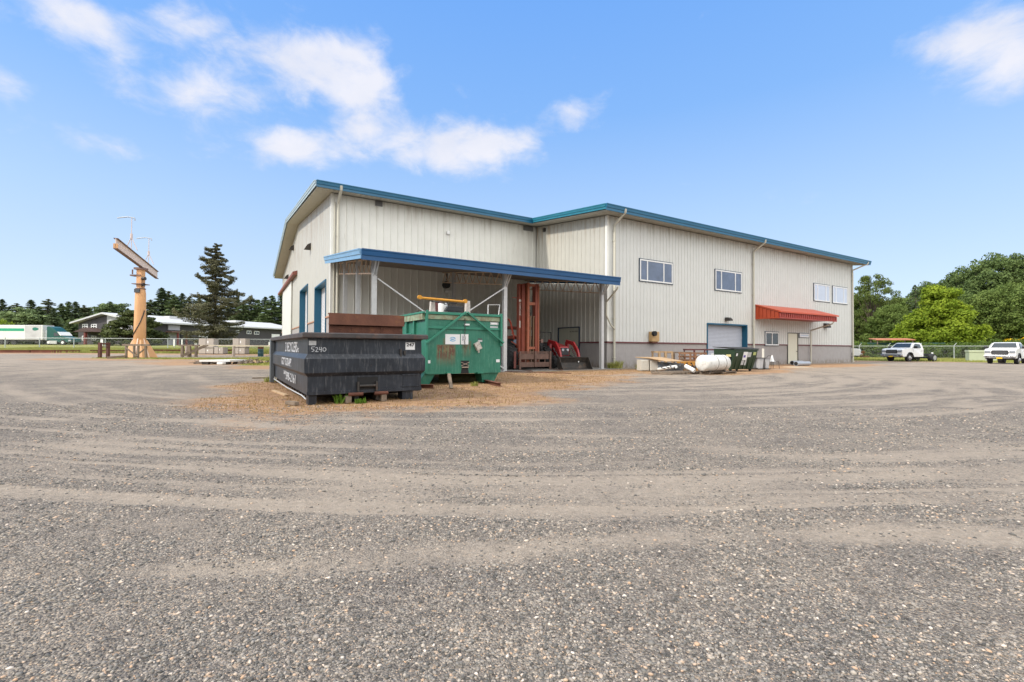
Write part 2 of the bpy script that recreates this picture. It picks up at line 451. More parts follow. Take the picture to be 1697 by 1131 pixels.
def grid_axis(lo, hi, n, near, far):
    pass
def build_ground():
    ys = np.concatenate([-np.geomspace(400, 3, 14), np.linspace(-2, 1.0, 8), np.geomspace(1.1, 110, 430), np.geomspace(118, 1500, 22)])
    t = np.linspace(-1, 1, 421)
    ux = np.sign(t) * (np.abs(t) * 14 + np.abs(t) ** 4 * 66)
    xs = np.concatenate([-np.geomspace(1500, 90, 14), ux, np.geomspace(90, 1500, 14)])
    X, Y = np.meshgrid(xs, ys)
    Z = ground_z(X, Y) + (fbm(X * .8, Y * .8, 91, 3) - .5) * .022 * sstep(1, 2, Y) * (1 - sstep(12, 22, Y))
    pk = bands(X, Y)
    Z = Z - .012 * pk * (1 - sstep(10, 20, Y))
    V = np.stack([X, Y, Z], -1).reshape(-1, 3)
    ny, nx = X.shape
    I = np.arange(ny * nx).reshape(ny, nx)
    F = np.stack([I[:-1, :-1], I[:-1, 1:], I[1:, 1:], I[1:, :-1]], -1).reshape(-1, 4)
    o = np_mesh('ground', V, F, None, smooth=True)
    tag(o, kind='structure')
    for nm, arr in (('packed', pk), ('moss', moss(X, Y)), ('green', green(X, Y))):
        at = o.data.attributes.new(nm, 'FLOAT', 'POINT')
        at.data.foreach_set('value', np.ascontiguousarray(arr.ravel(), dtype=np.float32))
    m, nt, b = node_mat('yard_gravel'); N, L = nt.nodes.new, nt.links.new
    tc = N('ShaderNodeTexCoord')
    def vor(scale, feat='F1'):
        v = N('ShaderNodeTexVoronoi'); v.inputs['Scale'].default_value = scale; v.feature = feat
        L(tc.outputs['Object'], v.inputs['Vector']); return v
    def noise(scale, det=4, rough=.6):
        v = N('ShaderNodeTexNoise'); v.inputs['Scale'].default_value = scale; v.inputs['Detail'].default_value = det; v.inputs['Roughness'].default_value = rough
        L(tc.outputs['Object'], v.inputs['Vector']); return v
    def ramp(inp, stops):
        r = N('ShaderNodeValToRGB'); L(inp, r.inputs[0])
        while len(r.color_ramp.elements) < len(stops): r.color_ramp.elements.new(.5)
        for e, (p, c) in zip(r.color_ramp.elements, stops): e.position = p; e.color = (*c, 1)
        return r
    def mixc(f, a, bb, blend='MIX'):
        x = N('ShaderNodeMix'); x.data_type = 'RGBA'; x.blend_type = blend
        for k, v in (('Factor', f), ('A', a), ('B', bb)):
            if isinstance(v, (int, float)): x.inputs[k].default_value = v
            elif isinstance(v, tuple): x.inputs[k].default_value = (*v, 1)
            else: L(v, x.inputs[k])
        return x.outputs['Result']
    stones = [(0, (0.079, 0.069, 0.061)), (.25, (0.144, 0.130, 0.114)), (.5, (0.210, 0.186, 0.164)), (.75, (0.294, 0.261, 0.226)), (.9, (0.413, 0.366, 0.310)), (.97, (0.450, 0.319, 0.214)), (1, (0.624, 0.556, 0.474))]
    v1, v2, v3 = vor(88), vor(170), vor(34)
    sp = N('ShaderNodeSeparateColor'); L(v1.outputs['Color'], sp.inputs[0])
    sp2 = N('ShaderNodeSeparateColor'); L(v2.outputs['Color'], sp2.inputs[0])
    sp3 = N('ShaderNodeSeparateColor'); L(v3.outputs['Color'], sp3.inputs[0])
    c1 = ramp(sp.outputs[0], stones).outputs[0]; c2 = ramp(sp2.outputs[0], stones).outputs[0]; c3 = ramp(sp3.outputs[0], stones).outputs[0]
    gsel = ramp(noise(30, 3).outputs['Fac'], [(.42, (0, 0, 0)), (.58, (1, 1, 1))]).outputs[0]
    stone = mixc(gsel, c1, c2)
    # now and then a larger stone
    big = N('ShaderNodeMath'); big.operation = 'GREATER_THAN'; L(sp3.outputs[1], big.inputs[0]); big.inputs[1].default_value = .80
    ins = N('ShaderNodeMath'); ins.operation = 'LESS_THAN'; L(v3.outputs['Distance'], ins.inputs[0]); ins.inputs[1].default_value = .42
    bf = N('ShaderNodeMath'); bf.operation = 'MULTIPLY'; L(big.outputs[0], bf.inputs[0]); L(ins.outputs[0], bf.inputs[1])
    stone = mixc(bf.outputs[0], stone, c3)
    # coarse mottling so that the yard is never one even grey
    n1 = noise(.9, 6, .62); n2 = noise(7, 5, .65)
    mot = ramp(n1.outputs['Fac'], [(.3, (.74, .74, .76)), (.7, (1.16, 1.13, 1.08))]).outputs[0]
    stone = mixc(1.0, stone, mot, 'MULTIPLY')
    mot2 = ramp(n2.outputs['Fac'], [(.32, (.78, .78, .78)), (.68, (1.18, 1.17, 1.15))]).outputs[0]
    stone = mixc(1.0, stone, mot2, 'MULTIPLY')
    at = {}
    for nm in ('packed', 'moss', 'green'):
        a = N('ShaderNodeAttribute'); a.attribute_name = nm; at[nm] = a.outputs['Fac']
    def brk(att, noi, k, lo, hi):
        """an attribute edge broken up by fine noise"""
        a = N('ShaderNodeMath'); a.operation = 'MULTIPLY_ADD'; L(noi, a.inputs[0]); a.inputs[1].default_value = k; L(att, a.inputs[2])
        r = N('ShaderNodeMapRange'); r.interpolation_type = 'SMOOTHSTEP'; L(a.outputs[0], r.inputs['Value'])
        r.inputs['From Min'].default_value = lo + k / 2; r.inputs['From Max'].default_value = hi + k / 2
        return r.outputs[0]
    nf = noise(26, 5, .7).outputs['Fac']
    pf = brk(at['packed'], nf, 1.5, .12, 1.0)
    dust = ramp(noise(16, 7, .75).outputs['Fac'], [(.25, (0.238, 0.193, 0.149)), (.5, (0.338, 0.281, 0.221)), (.75, (0.427, 0.360, 0.288))]).outputs[0]
    pm = N('ShaderNodeMath'); pm.operation = 'MULTIPLY'; L(pf, pm.inputs[0]); pm.inputs[1].default_value = .70
    col = mixc(pm.outputs[0], stone, dust)
    mf = brk(at['moss'], noise(9, 6, .75).outputs['Fac'], 1.9, .12, 1.05)
    mc = ramp(noise(3.2, 7, .7).outputs['Fac'], [(.26, (0.135, 0.069, 0.035)), (.42, (0.297, 0.152, 0.069)), (.55, (0.419, 0.231, 0.106)), (.68, (0.405, 0.290, 0.106)), (.8, (0.297, 0.264, 0.112))]).outputs[0]
    mfm = N('ShaderNodeMath'); mfm.operation = 'MULTIPLY'; L(mf, mfm.inputs[0]); mfm.inputs[1].default_value = .72
    col = mixc(mfm.outputs[0], col, mc)
    gf = brk(at['green'], noise(6, 5, .7).outputs['Fac'], .9, .15, .75)
    gc = ramp(noise(.7, 7, .7).outputs['Fac'], [(.3, (.13, .15, .035)), (.5, (.235, .24, .06)), (.7, (.33, .30, .10))]).outputs[0]
    col = mixc(gf, col, gc)
    L(col, b.inputs['Base Color']); b.inputs['Roughness'].default_value = .95; b.inputs['Specular IOR Level'].default_value = .25
    inv = N('ShaderNodeMath'); inv.operation = 'SUBTRACT'; inv.inputs[0].default_value = 1.05; L(pm.outputs[0], inv.inputs[1])
    h = N('ShaderNodeMath'); h.operation = 'MULTIPLY'; L(v1.outputs['Distance'], h.inputs[0]); L(inv.outputs[0], h.inputs[1])
    h3 = N('ShaderNodeMath'); h3.operation = 'MULTIPLY_ADD'; L(v2.outputs['Distance'], h3.inputs[0]); h3.inputs[1].default_value = .35; L(h.outputs[0], h3.inputs[2])
    bp = N('ShaderNodeBump'); bp.invert = True; bp.inputs['Strength'].default_value = .9; bp.inputs['Distance'].default_value = .012
    L(h3.outputs[0], bp.inputs['Height']); L(bp.outputs[0], b.inputs['Normal'])
    o.data.materials.append(m)
build_ground()

def build_stones():
    """loose stones lying on the yard near the viewer"""
    rs = np.random.RandomState(5)
    n = 420000
    d = 1.35 * (9.5 / 1.35) ** (rs.rand(n) ** 1.0)
    keep = rs.rand(n) < np.clip((d / 3.4), 0, 1) ** 1.0
    d = d[keep]; n = len(d)
    x = (rs.rand(n) * 2 - 1) * (d * 1.2 + .35)
    pk = bands(x, d)
    clump = sstep(.36, .62, fbm(x * 2.2, d * 2.2, 77, 3))
    keep = rs.rand(n) < (1 - .82 * sstep(.25, .75, pk)) * (.25 + .75 * clump) * .62
    x = x[keep]; d = d[keep]; n = len(x)
    size = .0030 + .0080 * rs.rand(n) ** 2.8 + .006 * rs.rand(n) * (rs.rand(n) > .97)
    size *= (.68 + .09 * d)
    t = (1 + 5 ** .5) / 2
    ico = np.array([(-1, t, 0), (1, t, 0), (-1, -t, 0), (1, -t, 0), (0, -1, t), (0, 1, t), (0, -1, -t), (0, 1, -t), (t, 0, -1), (t, 0, 1), (-t, 0, -1), (-t, 0, 1)]) / 1.9
    fa = np.array([(0, 11, 5), (0, 5, 1), (0, 1, 7), (0, 7, 10), (0, 10, 11), (1, 5, 9), (5, 11, 4), (11, 10, 2), (10, 7, 6), (7, 1, 8), (3, 9, 4), (3, 4, 2), (3, 2, 6), (3, 6, 8), (3, 8, 9), (4, 9, 5), (2, 4, 11), (6, 2, 10), (8, 6, 7), (9, 8, 1)])
    V = np.repeat(ico[None], n, 0) * (1 + (rs.rand(n, 12, 1) - .5) * .5)
    V = V * np.stack([1.0 + .5 * rs.rand(n), .75 + .25 * rs.rand(n), .42 + .35 * rs.rand(n)], -1)[:, None, :] * size[:, None, None]
    a = rs.rand(n) * 6.283; til = (rs.rand(n) - .5) * .7
    ct, st_ = np.cos(til)[:, None], np.sin(til)[:, None]
    y1 = V[..., 1] * ct - V[..., 2] * st_; z1 = V[..., 1] * st_ + V[..., 2] * ct
    c, s_ = np.cos(a)[:, None], np.sin(a)[:, None]
    x2 = V[..., 0] * c - y1 * s_; y2 = V[..., 0] * s_ + y1 * c
    gzv = (fbm(x * .8, d * .8, 91, 3) - .5) * .022 * sstep(1, 2, d) * (1 - sstep(12, 22, d)) - .012 * bands(x, d)
    V = np.stack([x2 + x[:, None], y2 + d[:, None], z1 + (gzv + size * .12)[:, None]], -1).reshape(-1, 3)
    F = (fa[None] + (np.arange(n) * 12)[:, None, None]).reshape(-1, 3)
    m, nt, b = node_mat('loose_stone'); N, L = nt.nodes.new, nt.links.new
    g = N('ShaderNodeNewGeometry'); r = N('ShaderNodeValToRGB'); L(g.outputs['Random Per Island'], r.inputs[0])
    st = [(0, (0.069, 0.066, 0.060)), (.25, (0.132, 0.124, 0.112)), (.5, (0.199, 0.184, 0.164)), (.75, (0.294, 0.261, 0.226)), (.9, (0.425, 0.372, 0.310)), (.965, (0.499, 0.331, 0.214)), (1, (0.687, 0.603, 0.519))]
    while len(r.color_ramp.elements) < len(st): r.color_ramp.elements.new(.5)
    for e, (p, c_) in zip(r.color_ramp.elements, st): e.position = p; e.color = (*c_, 1)
    L(r.outputs[0], b.inputs['Base Color']); b.inputs['Roughness'].default_value = .8; b.inputs['Specular IOR Level'].default_value = .35
    o = np_mesh('loose_gravel', V, F, m, smooth=True)
    tag(o, kind='stuff')
    print('stones', n)
build_stones()

GRASS = leaf_mat('grass_blades', (.19, .21, .045), (.42, .41, .13), trans=.3)
DRYGRASS = leaf_mat('dry_grass', (.17, .11, .04), (.38, .26, .10), trans=.3)
WEED = leaf_mat('weed_leaf', (.07, .17, .02), (.22, .36, .05), trans=.35)
def blades(name, x, y, h, mt, seed, wid=.012, lean=.5, kind=None, z0=None):
    rs = np.random.RandomState(seed); n = len(x)
    z = ground_z(x, y) if z0 is None else z0
    a = rs.rand(n) * 6.283; hh = h * (.5 + .8 * rs.rand(n)); le = hh * lean * rs.rand(n); b_ = rs.rand(n) * 6.283
    wx = np.cos(a) * wid; wy = np.sin(a) * wid
    p = np.stack([x, y, z - .01], -1)
    v0 = p - np.stack([wx, wy, 0 * wx], -1); v1 = p + np.stack([wx, wy, 0 * wx], -1)
    mid = p + np.stack([np.cos(b_) * le * .35, np.sin(b_) * le * .35, hh * .6], -1)
    v2 = mid + np.stack([wx, wy, 0 * wx], -1) * .7; v3 = mid - np.stack([wx, wy, 0 * wx], -1) * .7
    v4 = p + np.stack([np.cos(b_) * le, np.sin(b_) * le, hh], -1)
    V = np.stack([v0, v1, v2, v3, v4], 1).reshape(-1, 3); i = np.arange(n)[:, None] * 5
    F = np.concatenate([i + np.array([[0, 1, 2]]), i + np.array([[0, 2, 3]]), i + np.array([[3, 2, 4]])])
    o = np_mesh(name, V, F, mt)
    if kind: tag(o, kind=kind)
    return o
def scatter(fn, thr, x0, x1, y0, y1, n, seed):
    rs = np.random.RandomState(seed)
    x = x0 + (x1 - x0) * rs.rand(n); y = y0 + (y1 - y0) * rs.rand(n)
    k = rs.rand(n) < sstep(thr, 1, fn(x, y)); return x[k], y[k]
def build_grass():
    x, y = scatter(moss, .5, -11, 11, 8, 30, 60000, 4)
    a, s_ = to_b(x, y); k = ((a < -.3) & (s_ < -1.5) | (a > 0) & (s_ < -.1)) & ~((a < 0) & (s_ > -1.2))
    tag(blades('dry_grass', x[k], y[k], .045, DRYGRASS, 1, .006, kind='stuff'))
    x, y = scatter(green, .4, -45, -8, 27, 56, 80000, 6)
    blades('grass', x, y, .11, GRASS, 2, .02, kind='stuff')
    x, y = scatter(green, .4, -78, -8, 59.3, 76, 90000, 7)
    blades('verge_grass', x, y, .28, GRASS, 3, .035, kind='stuff')
    x, y = scatter(green, .4, 24, 75, 43, 66, 34000, 8)
    blades('meadow_grass', x, y, .2, GRASS, 9, .03, kind='stuff')
build_grass()
def weed(px, py, n, h, rad, label, mt=WEED, wid=.014):
    p = G(px, py); rs = np.random.RandomState(int(px))
    r = rad * np.sqrt(rs.rand(n)); a = rs.rand(n) * 6.283
    o = blades('weed', np.cos(a) * r, np.sin(a) * r, h, mt, int(px), wid, .9, z0=np.zeros(n))
    o.location = p
    tag(o, label, 'weed', 'weeds growing in the yard')
weed(563, 668, 60, .20, .10, 'bright green fern-like weed under the front of the black dumpster', wid=.02)
weed(598, 668, 45, .11, .12, 'low yellow-green weed right of the fern-like one by the black dumpster', wid=.02)
weed(786, 640, 60, .14, .12, 'small green tuft of grass between the legs of the green dumpster', GRASS)
weed(1019, 611, 380, .42, .42, 'bushy green grass tuft at the foot of the warehouse corner downspout', GRASS)
weed(1062, 611, 160, .30, .35, 'short weeds against the concrete wall left of the cabinets', GRASS)
weed(1082, 612, 200, .28, .4, 'green weeds in front of the white cabinets under the plywood', GRASS)
weed(448, 633, 80, .18, .22, 'grass tuft beside the rear left post of the black dumpster', GRASS)
# ---------------------------------------------------------------- warehouse
# local frame: a along the long front wall, s into the building, z up; origin at the near corner of the right wing
BROT = R(30.57)
WH = thing('warehouse', 'large beige metal-clad warehouse with teal roof trim, lean-to canopy and red awning', 'warehouse', (BC[0], BC[1], 0), BROT)
UV = Vector((UX, UY, 0)); VV = Vector((-UY, UX, 0)); B0 = Vector((BC[0], BC[1], 0))
def BW(a, s, z=0): return B0 + UV * a + VV * s + Vector((0, 0, z))
def on_front(px, py, s=0.0):
    """(a, z) on a wall parallel to the front"""
    h = hit(px, py, BW(0, s), VV); q = h - B0; return q.dot(UV), h.z
def on_side(px, py, a=0.0):
    h = hit(px, py, BW(a, 0), UV); q = h - B0; return q.dot(VV), h.z
S_E, A_D, A_F, DEEP = 7.89, -14.73, 31.1, 46.7
S_R = (S_E + DEEP) / 2
EAVE, PIT = 9.68, .13
def roof_z(s):
    return EAVE + PIT * (min(s, 2 * S_R - s) + 1)
WT = .42                                                        # walls end this far below the roof surface

def ribbed(mb, t0, t1, zb, ztop, pitch, ribw, rib, M, openings=(), phase=0, top_h=None):
    """vertical-ribbed sheet along t, from zb up to ztop(t), facing -n; M maps (t, n, z) to building space"""
    cuts = sorted({t0, t1} | {c for o in openings for c in o[:2] if t0 < c < t1})
    for i in range(len(cuts) - 1):
        c0, c1 = cuts[i], cuts[i + 1]; mid = (c0 + c1) / 2
        spans = [(None, None)]
        segs = [(zb, None)]
        for o in openings:
            if o[0] < mid < o[1]:
                segs = ([(zb, o[2])] if o[2] > zb + .01 else []) + [(o[3], None)]
        # profile across the interval
        prof = [(c0, 0)]
        k = math.floor((c0 - phase) / pitch)
        while True:
            c = phase + k * pitch; k += 1
            if c > c1 + ribw: break
            for dt, dn in ((-ribw / 2, 0), (-ribw / 4, -rib), (ribw / 4, -rib), (ribw / 2, 0)):
                if c0 < c + dt < c1: prof.append((c + dt, dn))
        prof.append((c1, 0))
        for lo, hi in segs:
            vs = []
            for t, nn in prof: vs += [M(t, nn, lo), M(t, nn, ztop(t) if hi is None else hi)]
            fs = [(2 * j, 2 * j + 2, 2 * j + 3, 2 * j + 1) for j in range(len(prof) - 1)]
            # closed back so that the sheet has thickness
            b0 = len(vs); nb = len(prof)
            vs += [M(c0, .12, lo), M(c0, .12, ztop(c0) if hi is None else hi), M(c1, .12, lo), M(c1, .12, ztop(c1) if hi is None else hi)]
            fs += [(b0, b0 + 1, b0 + 3, b0 + 2), (0, 1, b0 + 1, b0), (2 * nb - 2, b0 + 2, b0 + 3, 2 * nb - 1)]
            mb.add(vs, fs)
    return mb
def front_M(s): return lambda t, n, z: (t, s + n, z)
def side_M(a): return lambda t, n, z: (a + n, t, z)

def stain(m, zlo, zhi, col, amt, lo, hi, up=True):
    """real stains with a shape: streaks that start at one height and thin out (object z)"""
    nt = m.node_tree; N, L = nt.nodes.new, nt.links.new; b = nt.nodes['Principled BSDF']
    src = b.inputs['Base Color'].links[0].from_socket
    tc = N('ShaderNodeTexCoord'); sx = N('ShaderNodeSeparateXYZ'); L(tc.outputs['Object'], sx.inputs[0])
    mp = N('ShaderNodeMapping'); mp.inputs['Scale'].default_value = (3.2, 3.2, .22 if up else 1.5); L(tc.outputs['Object'], mp.inputs['Vector'])
    nz = N('ShaderNodeTexNoise'); nz.inputs['Scale'].default_value = 1.1; nz.inputs['Detail'].default_value = 7; nz.inputs['Roughness'].default_value = .7; L(mp.outputs[0], nz.inputs['Vector'])
    r = N('ShaderNodeMapRange'); r.interpolation_type = 'SMOOTHSTEP'; L(nz.outputs['Fac'], r.inputs['Value']); r.inputs['From Min'].default_value = lo; r.inputs['From Max'].default_value = hi
    z = N('ShaderNodeMapRange'); z.interpolation_type = 'SMOOTHSTEP'; L(sx.outputs['Z'], z.inputs['Value']); z.inputs['From Min'].default_value = zlo; z.inputs['From Max'].default_value = zhi
    f = N('ShaderNodeMath'); f.operation = 'MULTIPLY'; L(r.outputs[0], f.inputs[0]); L(z.outputs[0], f.inputs[1])
    g = N('ShaderNodeMath'); g.operation = 'MULTIPLY'; L(f.outputs[0], g.inputs[0]); g.inputs[1].default_value = amt
    x = N('ShaderNodeMix'); x.data_type = 'RGBA'; L(g.outputs[0], x.inputs['Factor']); L(src, x.inputs['A']); x.inputs['B'].default_value = (*col, 1)
    L(x.outputs['Result'], b.inputs['Base Color'])
stain(WALLS, 7.6, 10.2, (.26, .17, .09), .75, .47, .66)
stain(WALL, 8.6, 10.8, (.27, .21, .14), .5, .45, .66)
stain(WALL2, 8.0, 9.4, (.28, .25, .19), .55, .45, .66)
stain(CONC, .55, .0, (.17, .125, .08), .7, .35, .6, False)
def build_warehouse():
    WSC = 1.54
    # openings on the right wing front
    rd0, _ = on_front(1171.5, 540); rd1, _ = on_front(1237.5, 540); _, rdt = on_front(1171.5, 535.5)
    dr0, drt = on_front(1304.5, 551.5); dr1, _ = on_front(1322, 553)
    front_open = [(rd0, rd1, 0, rdt), (dr0, dr1, 0, drt)]
    zf = lambda t: roof_z(0) - WT
    w = MB(); ribbed(w, 0.0, A_F, WSC + .09, zf, .305, .09, .032, front_M(0), [(o[0], o[1], WSC, o[3]) for o in front_open], .1)
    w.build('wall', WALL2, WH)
    def base(nm, mt, t0, t1, M, opens, z1=WSC, n0=.02, n1=.12):
        cuts = [t0] + [c for o in sorted(opens) for c in o[:2]] + [t1]
        for i in range(0, len(cuts), 2):
            if cuts[i + 1] - cuts[i] > .01:
                vs = [M(t, n, z) for z in (-.1, z1) for n in (n0, n1) for t in (cuts[i], cuts[i + 1])]
                MB().add(vs, [(0, 2, 3, 1), (4, 5, 7, 6), (0, 1, 5, 4), (2, 6, 7, 3), (0, 4, 6, 2), (1, 3, 7, 5)]).build(nm, mt, WH)
    base('wainscot', CONC, 0.0, A_F, front_M(0), front_open)
    def trim(nm, mt, t0, t1, M, opens, z0, z1, n0=-.045, n1=.10):
        cuts = [t0] + [c for o in sorted(opens) for c in o[:2]] + [t1]
        for i in range(0, len(cuts), 2):
            vs = [M(t, n, z) for z in (z0, z1) for n in (n0, n1) for t in (cuts[i], cuts[i + 1])]
            MB().add(vs, [(0, 2, 3, 1), (4, 5, 7, 6), (0, 1, 5, 4), (2, 6, 7, 3), (0, 4, 6, 2), (1, 3, 7, 5)]).build(nm, mt, WH)
    trim('band', REDTRIM, -.04, A_F, front_M(0), front_open, WSC + .003, WSC + .087)
    # short wall of the right wing (faces left)
    e0, et = on_side(961, 541.5); e1, _ = on_side(925.5, 541)
    e0, e1 = min(e0, e1), max(e0, e1)
    zs = lambda t: roof_z(t) - WT
    so_ = [(e0, e1, 0, et)]
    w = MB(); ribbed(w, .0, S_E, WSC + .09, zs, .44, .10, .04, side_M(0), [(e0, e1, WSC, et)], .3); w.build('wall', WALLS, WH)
    base('wainscot', CONC, .125, S_E, side_M(0), so_)
    trim('band', REDTRIM, .0, S_E, side_M(0), so_, WSC + .003, WSC + .087)
    # left wing front wall
    zl = lambda t: roof_z(S_E) - WT
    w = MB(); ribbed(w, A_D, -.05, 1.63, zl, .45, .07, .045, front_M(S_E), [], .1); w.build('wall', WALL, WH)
    base('wainscot', CONC, A_D, -.05, front_M(S_E), [])
    trim('band', REDTRIM, A_D, -.05, front_M(S_E), [], WSC + .003, WSC + .087)
    # gable wall (faces left), with three big doorways
    def sx(px): return on_side(px, 540, A_D)[0]
    def zx(px, py): return on_side(px, py, A_D)[1]
    d2a, d2b, d2t = sx(540), sx(521.7), zx(539.7, 463.8)
    d1a, d1b = sx(509.8), sx(497.0); d1t = zx(509.6, 471.5)
    s3a, s3b = sx(484), sx(470); s3t = zx(484, 468)
    gop = [(d2a, d2b, 0, d2t), (d1a, d1b, 0, d1t)]
    zg = lambda t: roof_z(t) - WT
    GW = 3.0
    w = MB()
    ribbed(w, S_E, S_R, GW + .1, zg, .9, .05, .015, side_M(A_D), [(o[0], o[1], GW, o[3]) for o in gop], .2)
    ribbed(w, S_R, DEEP, GW + .1, zg, .9, .05, .015, side_M(A_D), [], .2)
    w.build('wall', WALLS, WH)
    PEACH = mat('peach_block', (.50, .36, .27), .85, 0, .08, 3)
    base('wainscot', CONC, S_E + .125, DEEP, side_M(A_D), gop, GW)
    trim('band', mat('trim_peach', (.42, .22, .14), .6), S_E, DEEP, side_M(A_D), gop, GW + .003, GW + .095)
    # far walls
    w = MB(); w.bb(A_F - .12, A_F, .125, DEEP - .1, 0, EAVE - .2); w.prism([(.125, EAVE - .197), (DEEP - .1, EAVE - .197), (DEEP - .1, roof_z(DEEP) - WT), (S_R, roof_z(S_R) - WT), (.125, roof_z(0) - WT)], A_F - .12, A_F, axis='x')
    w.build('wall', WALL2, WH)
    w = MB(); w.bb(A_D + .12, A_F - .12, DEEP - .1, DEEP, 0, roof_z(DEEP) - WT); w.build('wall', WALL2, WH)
    # corner trims
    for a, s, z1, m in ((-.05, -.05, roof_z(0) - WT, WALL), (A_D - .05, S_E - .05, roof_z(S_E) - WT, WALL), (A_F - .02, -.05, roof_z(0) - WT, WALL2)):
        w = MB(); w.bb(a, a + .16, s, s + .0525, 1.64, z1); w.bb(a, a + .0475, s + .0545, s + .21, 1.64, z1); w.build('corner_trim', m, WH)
    # roof: slabs with thickness
    O = 1.0
    def slab(mb, a0, a1, s0, s1, up, th):
        z = lambda s: roof_z(s) if up else EAVE + PIT * (2 * S_R - s + 1)
        vs = [(a, s, z(s) - d) for d in (th, 0) for s in (s0, s1) for a in (a0, a1)]
        mb.add(vs, [(0, 2, 3, 1), (4, 5, 7, 6), (0, 1, 5, 4), (2, 6, 7, 3), (0, 4, 6, 2), (1, 3, 7, 5)])
    AL, AR = A_D - O, A_F + 1.35
    w = MB(); slab(w, AL + .05, -O + .04, S_E - O + .05, S_R, 1, .10); slab(w, -O + .05, AR - .05, -O + .05, S_R, 1, .10); slab(w, AL + .05, AR - .05, S_R + .002, DEEP + O, 0, .10)
    w.build('roof', mat('roof_metal', (.30, .36, .38), .5, .1), WH)
    # soffit with fine ribs
    w = MB()
    def soff(a0, a1, s0, s1, up=True):
        z = lambda s: (roof_z(s) if up else EAVE + PIT * (2 * S_R - s + 1)) - .33
        vs = [(a, s, z(s) - d) for d in (.04, 0) for s in (s0, s1) for a in (a0, a1)]
        w.add(vs, [(0, 2, 3, 1), (4, 5, 7, 6), (0, 1, 5, 4), (2, 6, 7, 3), (0, 4, 6, 2), (1, 3, 7, 5)])
    n = 48
    def ribs(a0, a1, s0, s1, along_a=True):
        L_ = (a1 - a0) if along_a else (s1 - s0)
        k = int(L_ / .3)
        for i in range(k):
            t = i * .3
            if along_a:
                vs = [(a0 + t + q, s, roof_z(s) - .372 - d) for d in (.02, .0) for s in (s0, s1) for q in (.02, .06)]
                w.add(vs, [(0, 2, 3, 1), (4, 5, 7, 6), (0, 1, 5, 4), (2, 6, 7, 3), (0, 4, 6, 2), (1, 3, 7, 5)])
            else:
                s = s0 + t
                w.bb(a0, a1, s, s + .03, roof_z(s) - .39, roof_z(s) - .373)
    soff(AL + .06, 0, S_E - O + .06, S_E + .3); soff(AL + .06, A_D + .1, S_E + .302, S_R); soff(AL + .06, A_D + .1, S_R + .002, DEEP + O, False)
    soff(-O + .06, AR - .06, -O + .06, .1); soff(-O + .06, .1, .102, S_E - O + .05); soff(A_F - .1, AR - .06, .102, S_R)
    ribs(AL + .1, -O - .1, S_E - O + .07, S_E - .05); ribs(-O + .1, AR - .1, -O + .07, -.05)
    w.build('soffit', SOFFIT, WH)
    # fascia and gutter profile swept along each eave
    def gutter(mb, p0, p1, out, zf0, zf1, h=.36):
        prof = [(0.0, -h), (.035, -h), (.04, -h * .62), (.075, -h * .55), (.095, -h * .18), (.12, -.03), (.12, 0.015), (.0, .015)]
        n = len(prof); vs = []
        for p, z in ((p0, zf0), (p1, zf1)):
            for o_, dz in prof: vs.append((p[0] + out[0] * o_, p[1] + out[1] * o_, z + dz))
        fs = [(i, (i + 1) % n, n + (i + 1) % n, n + i) for i in range(n)] + [tuple(range(n)), tuple(range(n, 2 * n))]
        mb.add(vs, fs)
    w = MB(); gutter(w, (AL, S_E - O), (-O, S_E - O), (0, -1), roof_z(S_E - O), roof_z(S_E - O)); w.build('fascia', TEAL, WH)
    w = MB(); gutter(w, (-O - .04, -O), (AR, -O), (0, -1), roof_z(-O), roof_z(-O)); w.build('fascia', TEAL, WH)
    w = MB(); gutter(w, (-O, -O + .0), (-O, S_E - O - .0), (-1, 0), roof_z(-O) - .002, roof_z(S_E - O) - .002, .30)
    w.build('rake_trim', mat('rake_teal', (.02, .17, .24), .4), WH)
    RK = mat('rake_grey', (.36, .45, .50), .5)
    w = MB(); gutter(w, (AL, S_E - O + .002), (AL, S_R), (-1, 0), roof_z(S_E - O), roof_z(S_R), .30); gutter(w, (AL, S_R), (AL, DEEP + O), (-1, 0), roof_z(S_R), roof_z(DEEP + O), .30)
    w.build('rake_trim', RK, WH)
    w = MB(); gutter(w, (AR, -O + .002), (AR, S_R), (1, 0), roof_z(-O), roof_z(S_R), .3); w.build('rake_trim', RK, WH)
    # downspouts
    def spout(a, s_wall, s_eave, ztop, zbot, split=None, r=.06, name='downspout', z_in=.75, m=PIPE, s_off=-.14, a_top=None):
        w = MB(); at = a if a_top is None else a_top
        w.tube([(at, s_eave, ztop), (at, s_eave + .02, ztop - .18), (a, s_wall + s_off, ztop - z_in), (a, s_wall + s_off, ztop - z_in - .25), (a, s_wall + s_off, zbot)], r, 10)
        d = w.build(name, m, WH, smooth=True)
        for zz in np.arange(zbot + .6, ztop - z_in - .2, 2.4):
            k = MB(); k.bb(a - .09, a + .09, s_wall - .21, s_wall - .02, zz, zz + .04); k.build('strap', m, d)
        return d
    a, _ = on_front(1018.5, 500, -.15); spout(a, 0, -1.08, roof_z(-O) - .1, .02, r=.075, s_off=-.13)
    a, _ = on_front(1249.5, 500, -.15); spout(a, 0, -1.08, roof_z(-O) - .12, .02, r=.07)
    spout(A_F - .12, 0, -1.08, roof_z(-O) - .12, .02, r=.07, a_top=A_F + .7)
    a, _ = on_front(559.5, 450, S_E - .15); spout(a, S_E, S_E - 1.08, roof_z(S_E - O) - .1, .02, r=.085)
    w = MB(); a2, _ = on_front(553.5, 450, S_E - .1); w.cyl((a2, S_E - .09, .1), (a2, S_E - .09, 9.9), .04, n=8); w.build('conduit', PIPE, WH, smooth=True)
    w = MB(); w.bb(-.9, .15, -.42, -.03, 8.62, 8.86)                     # collector box by the corner
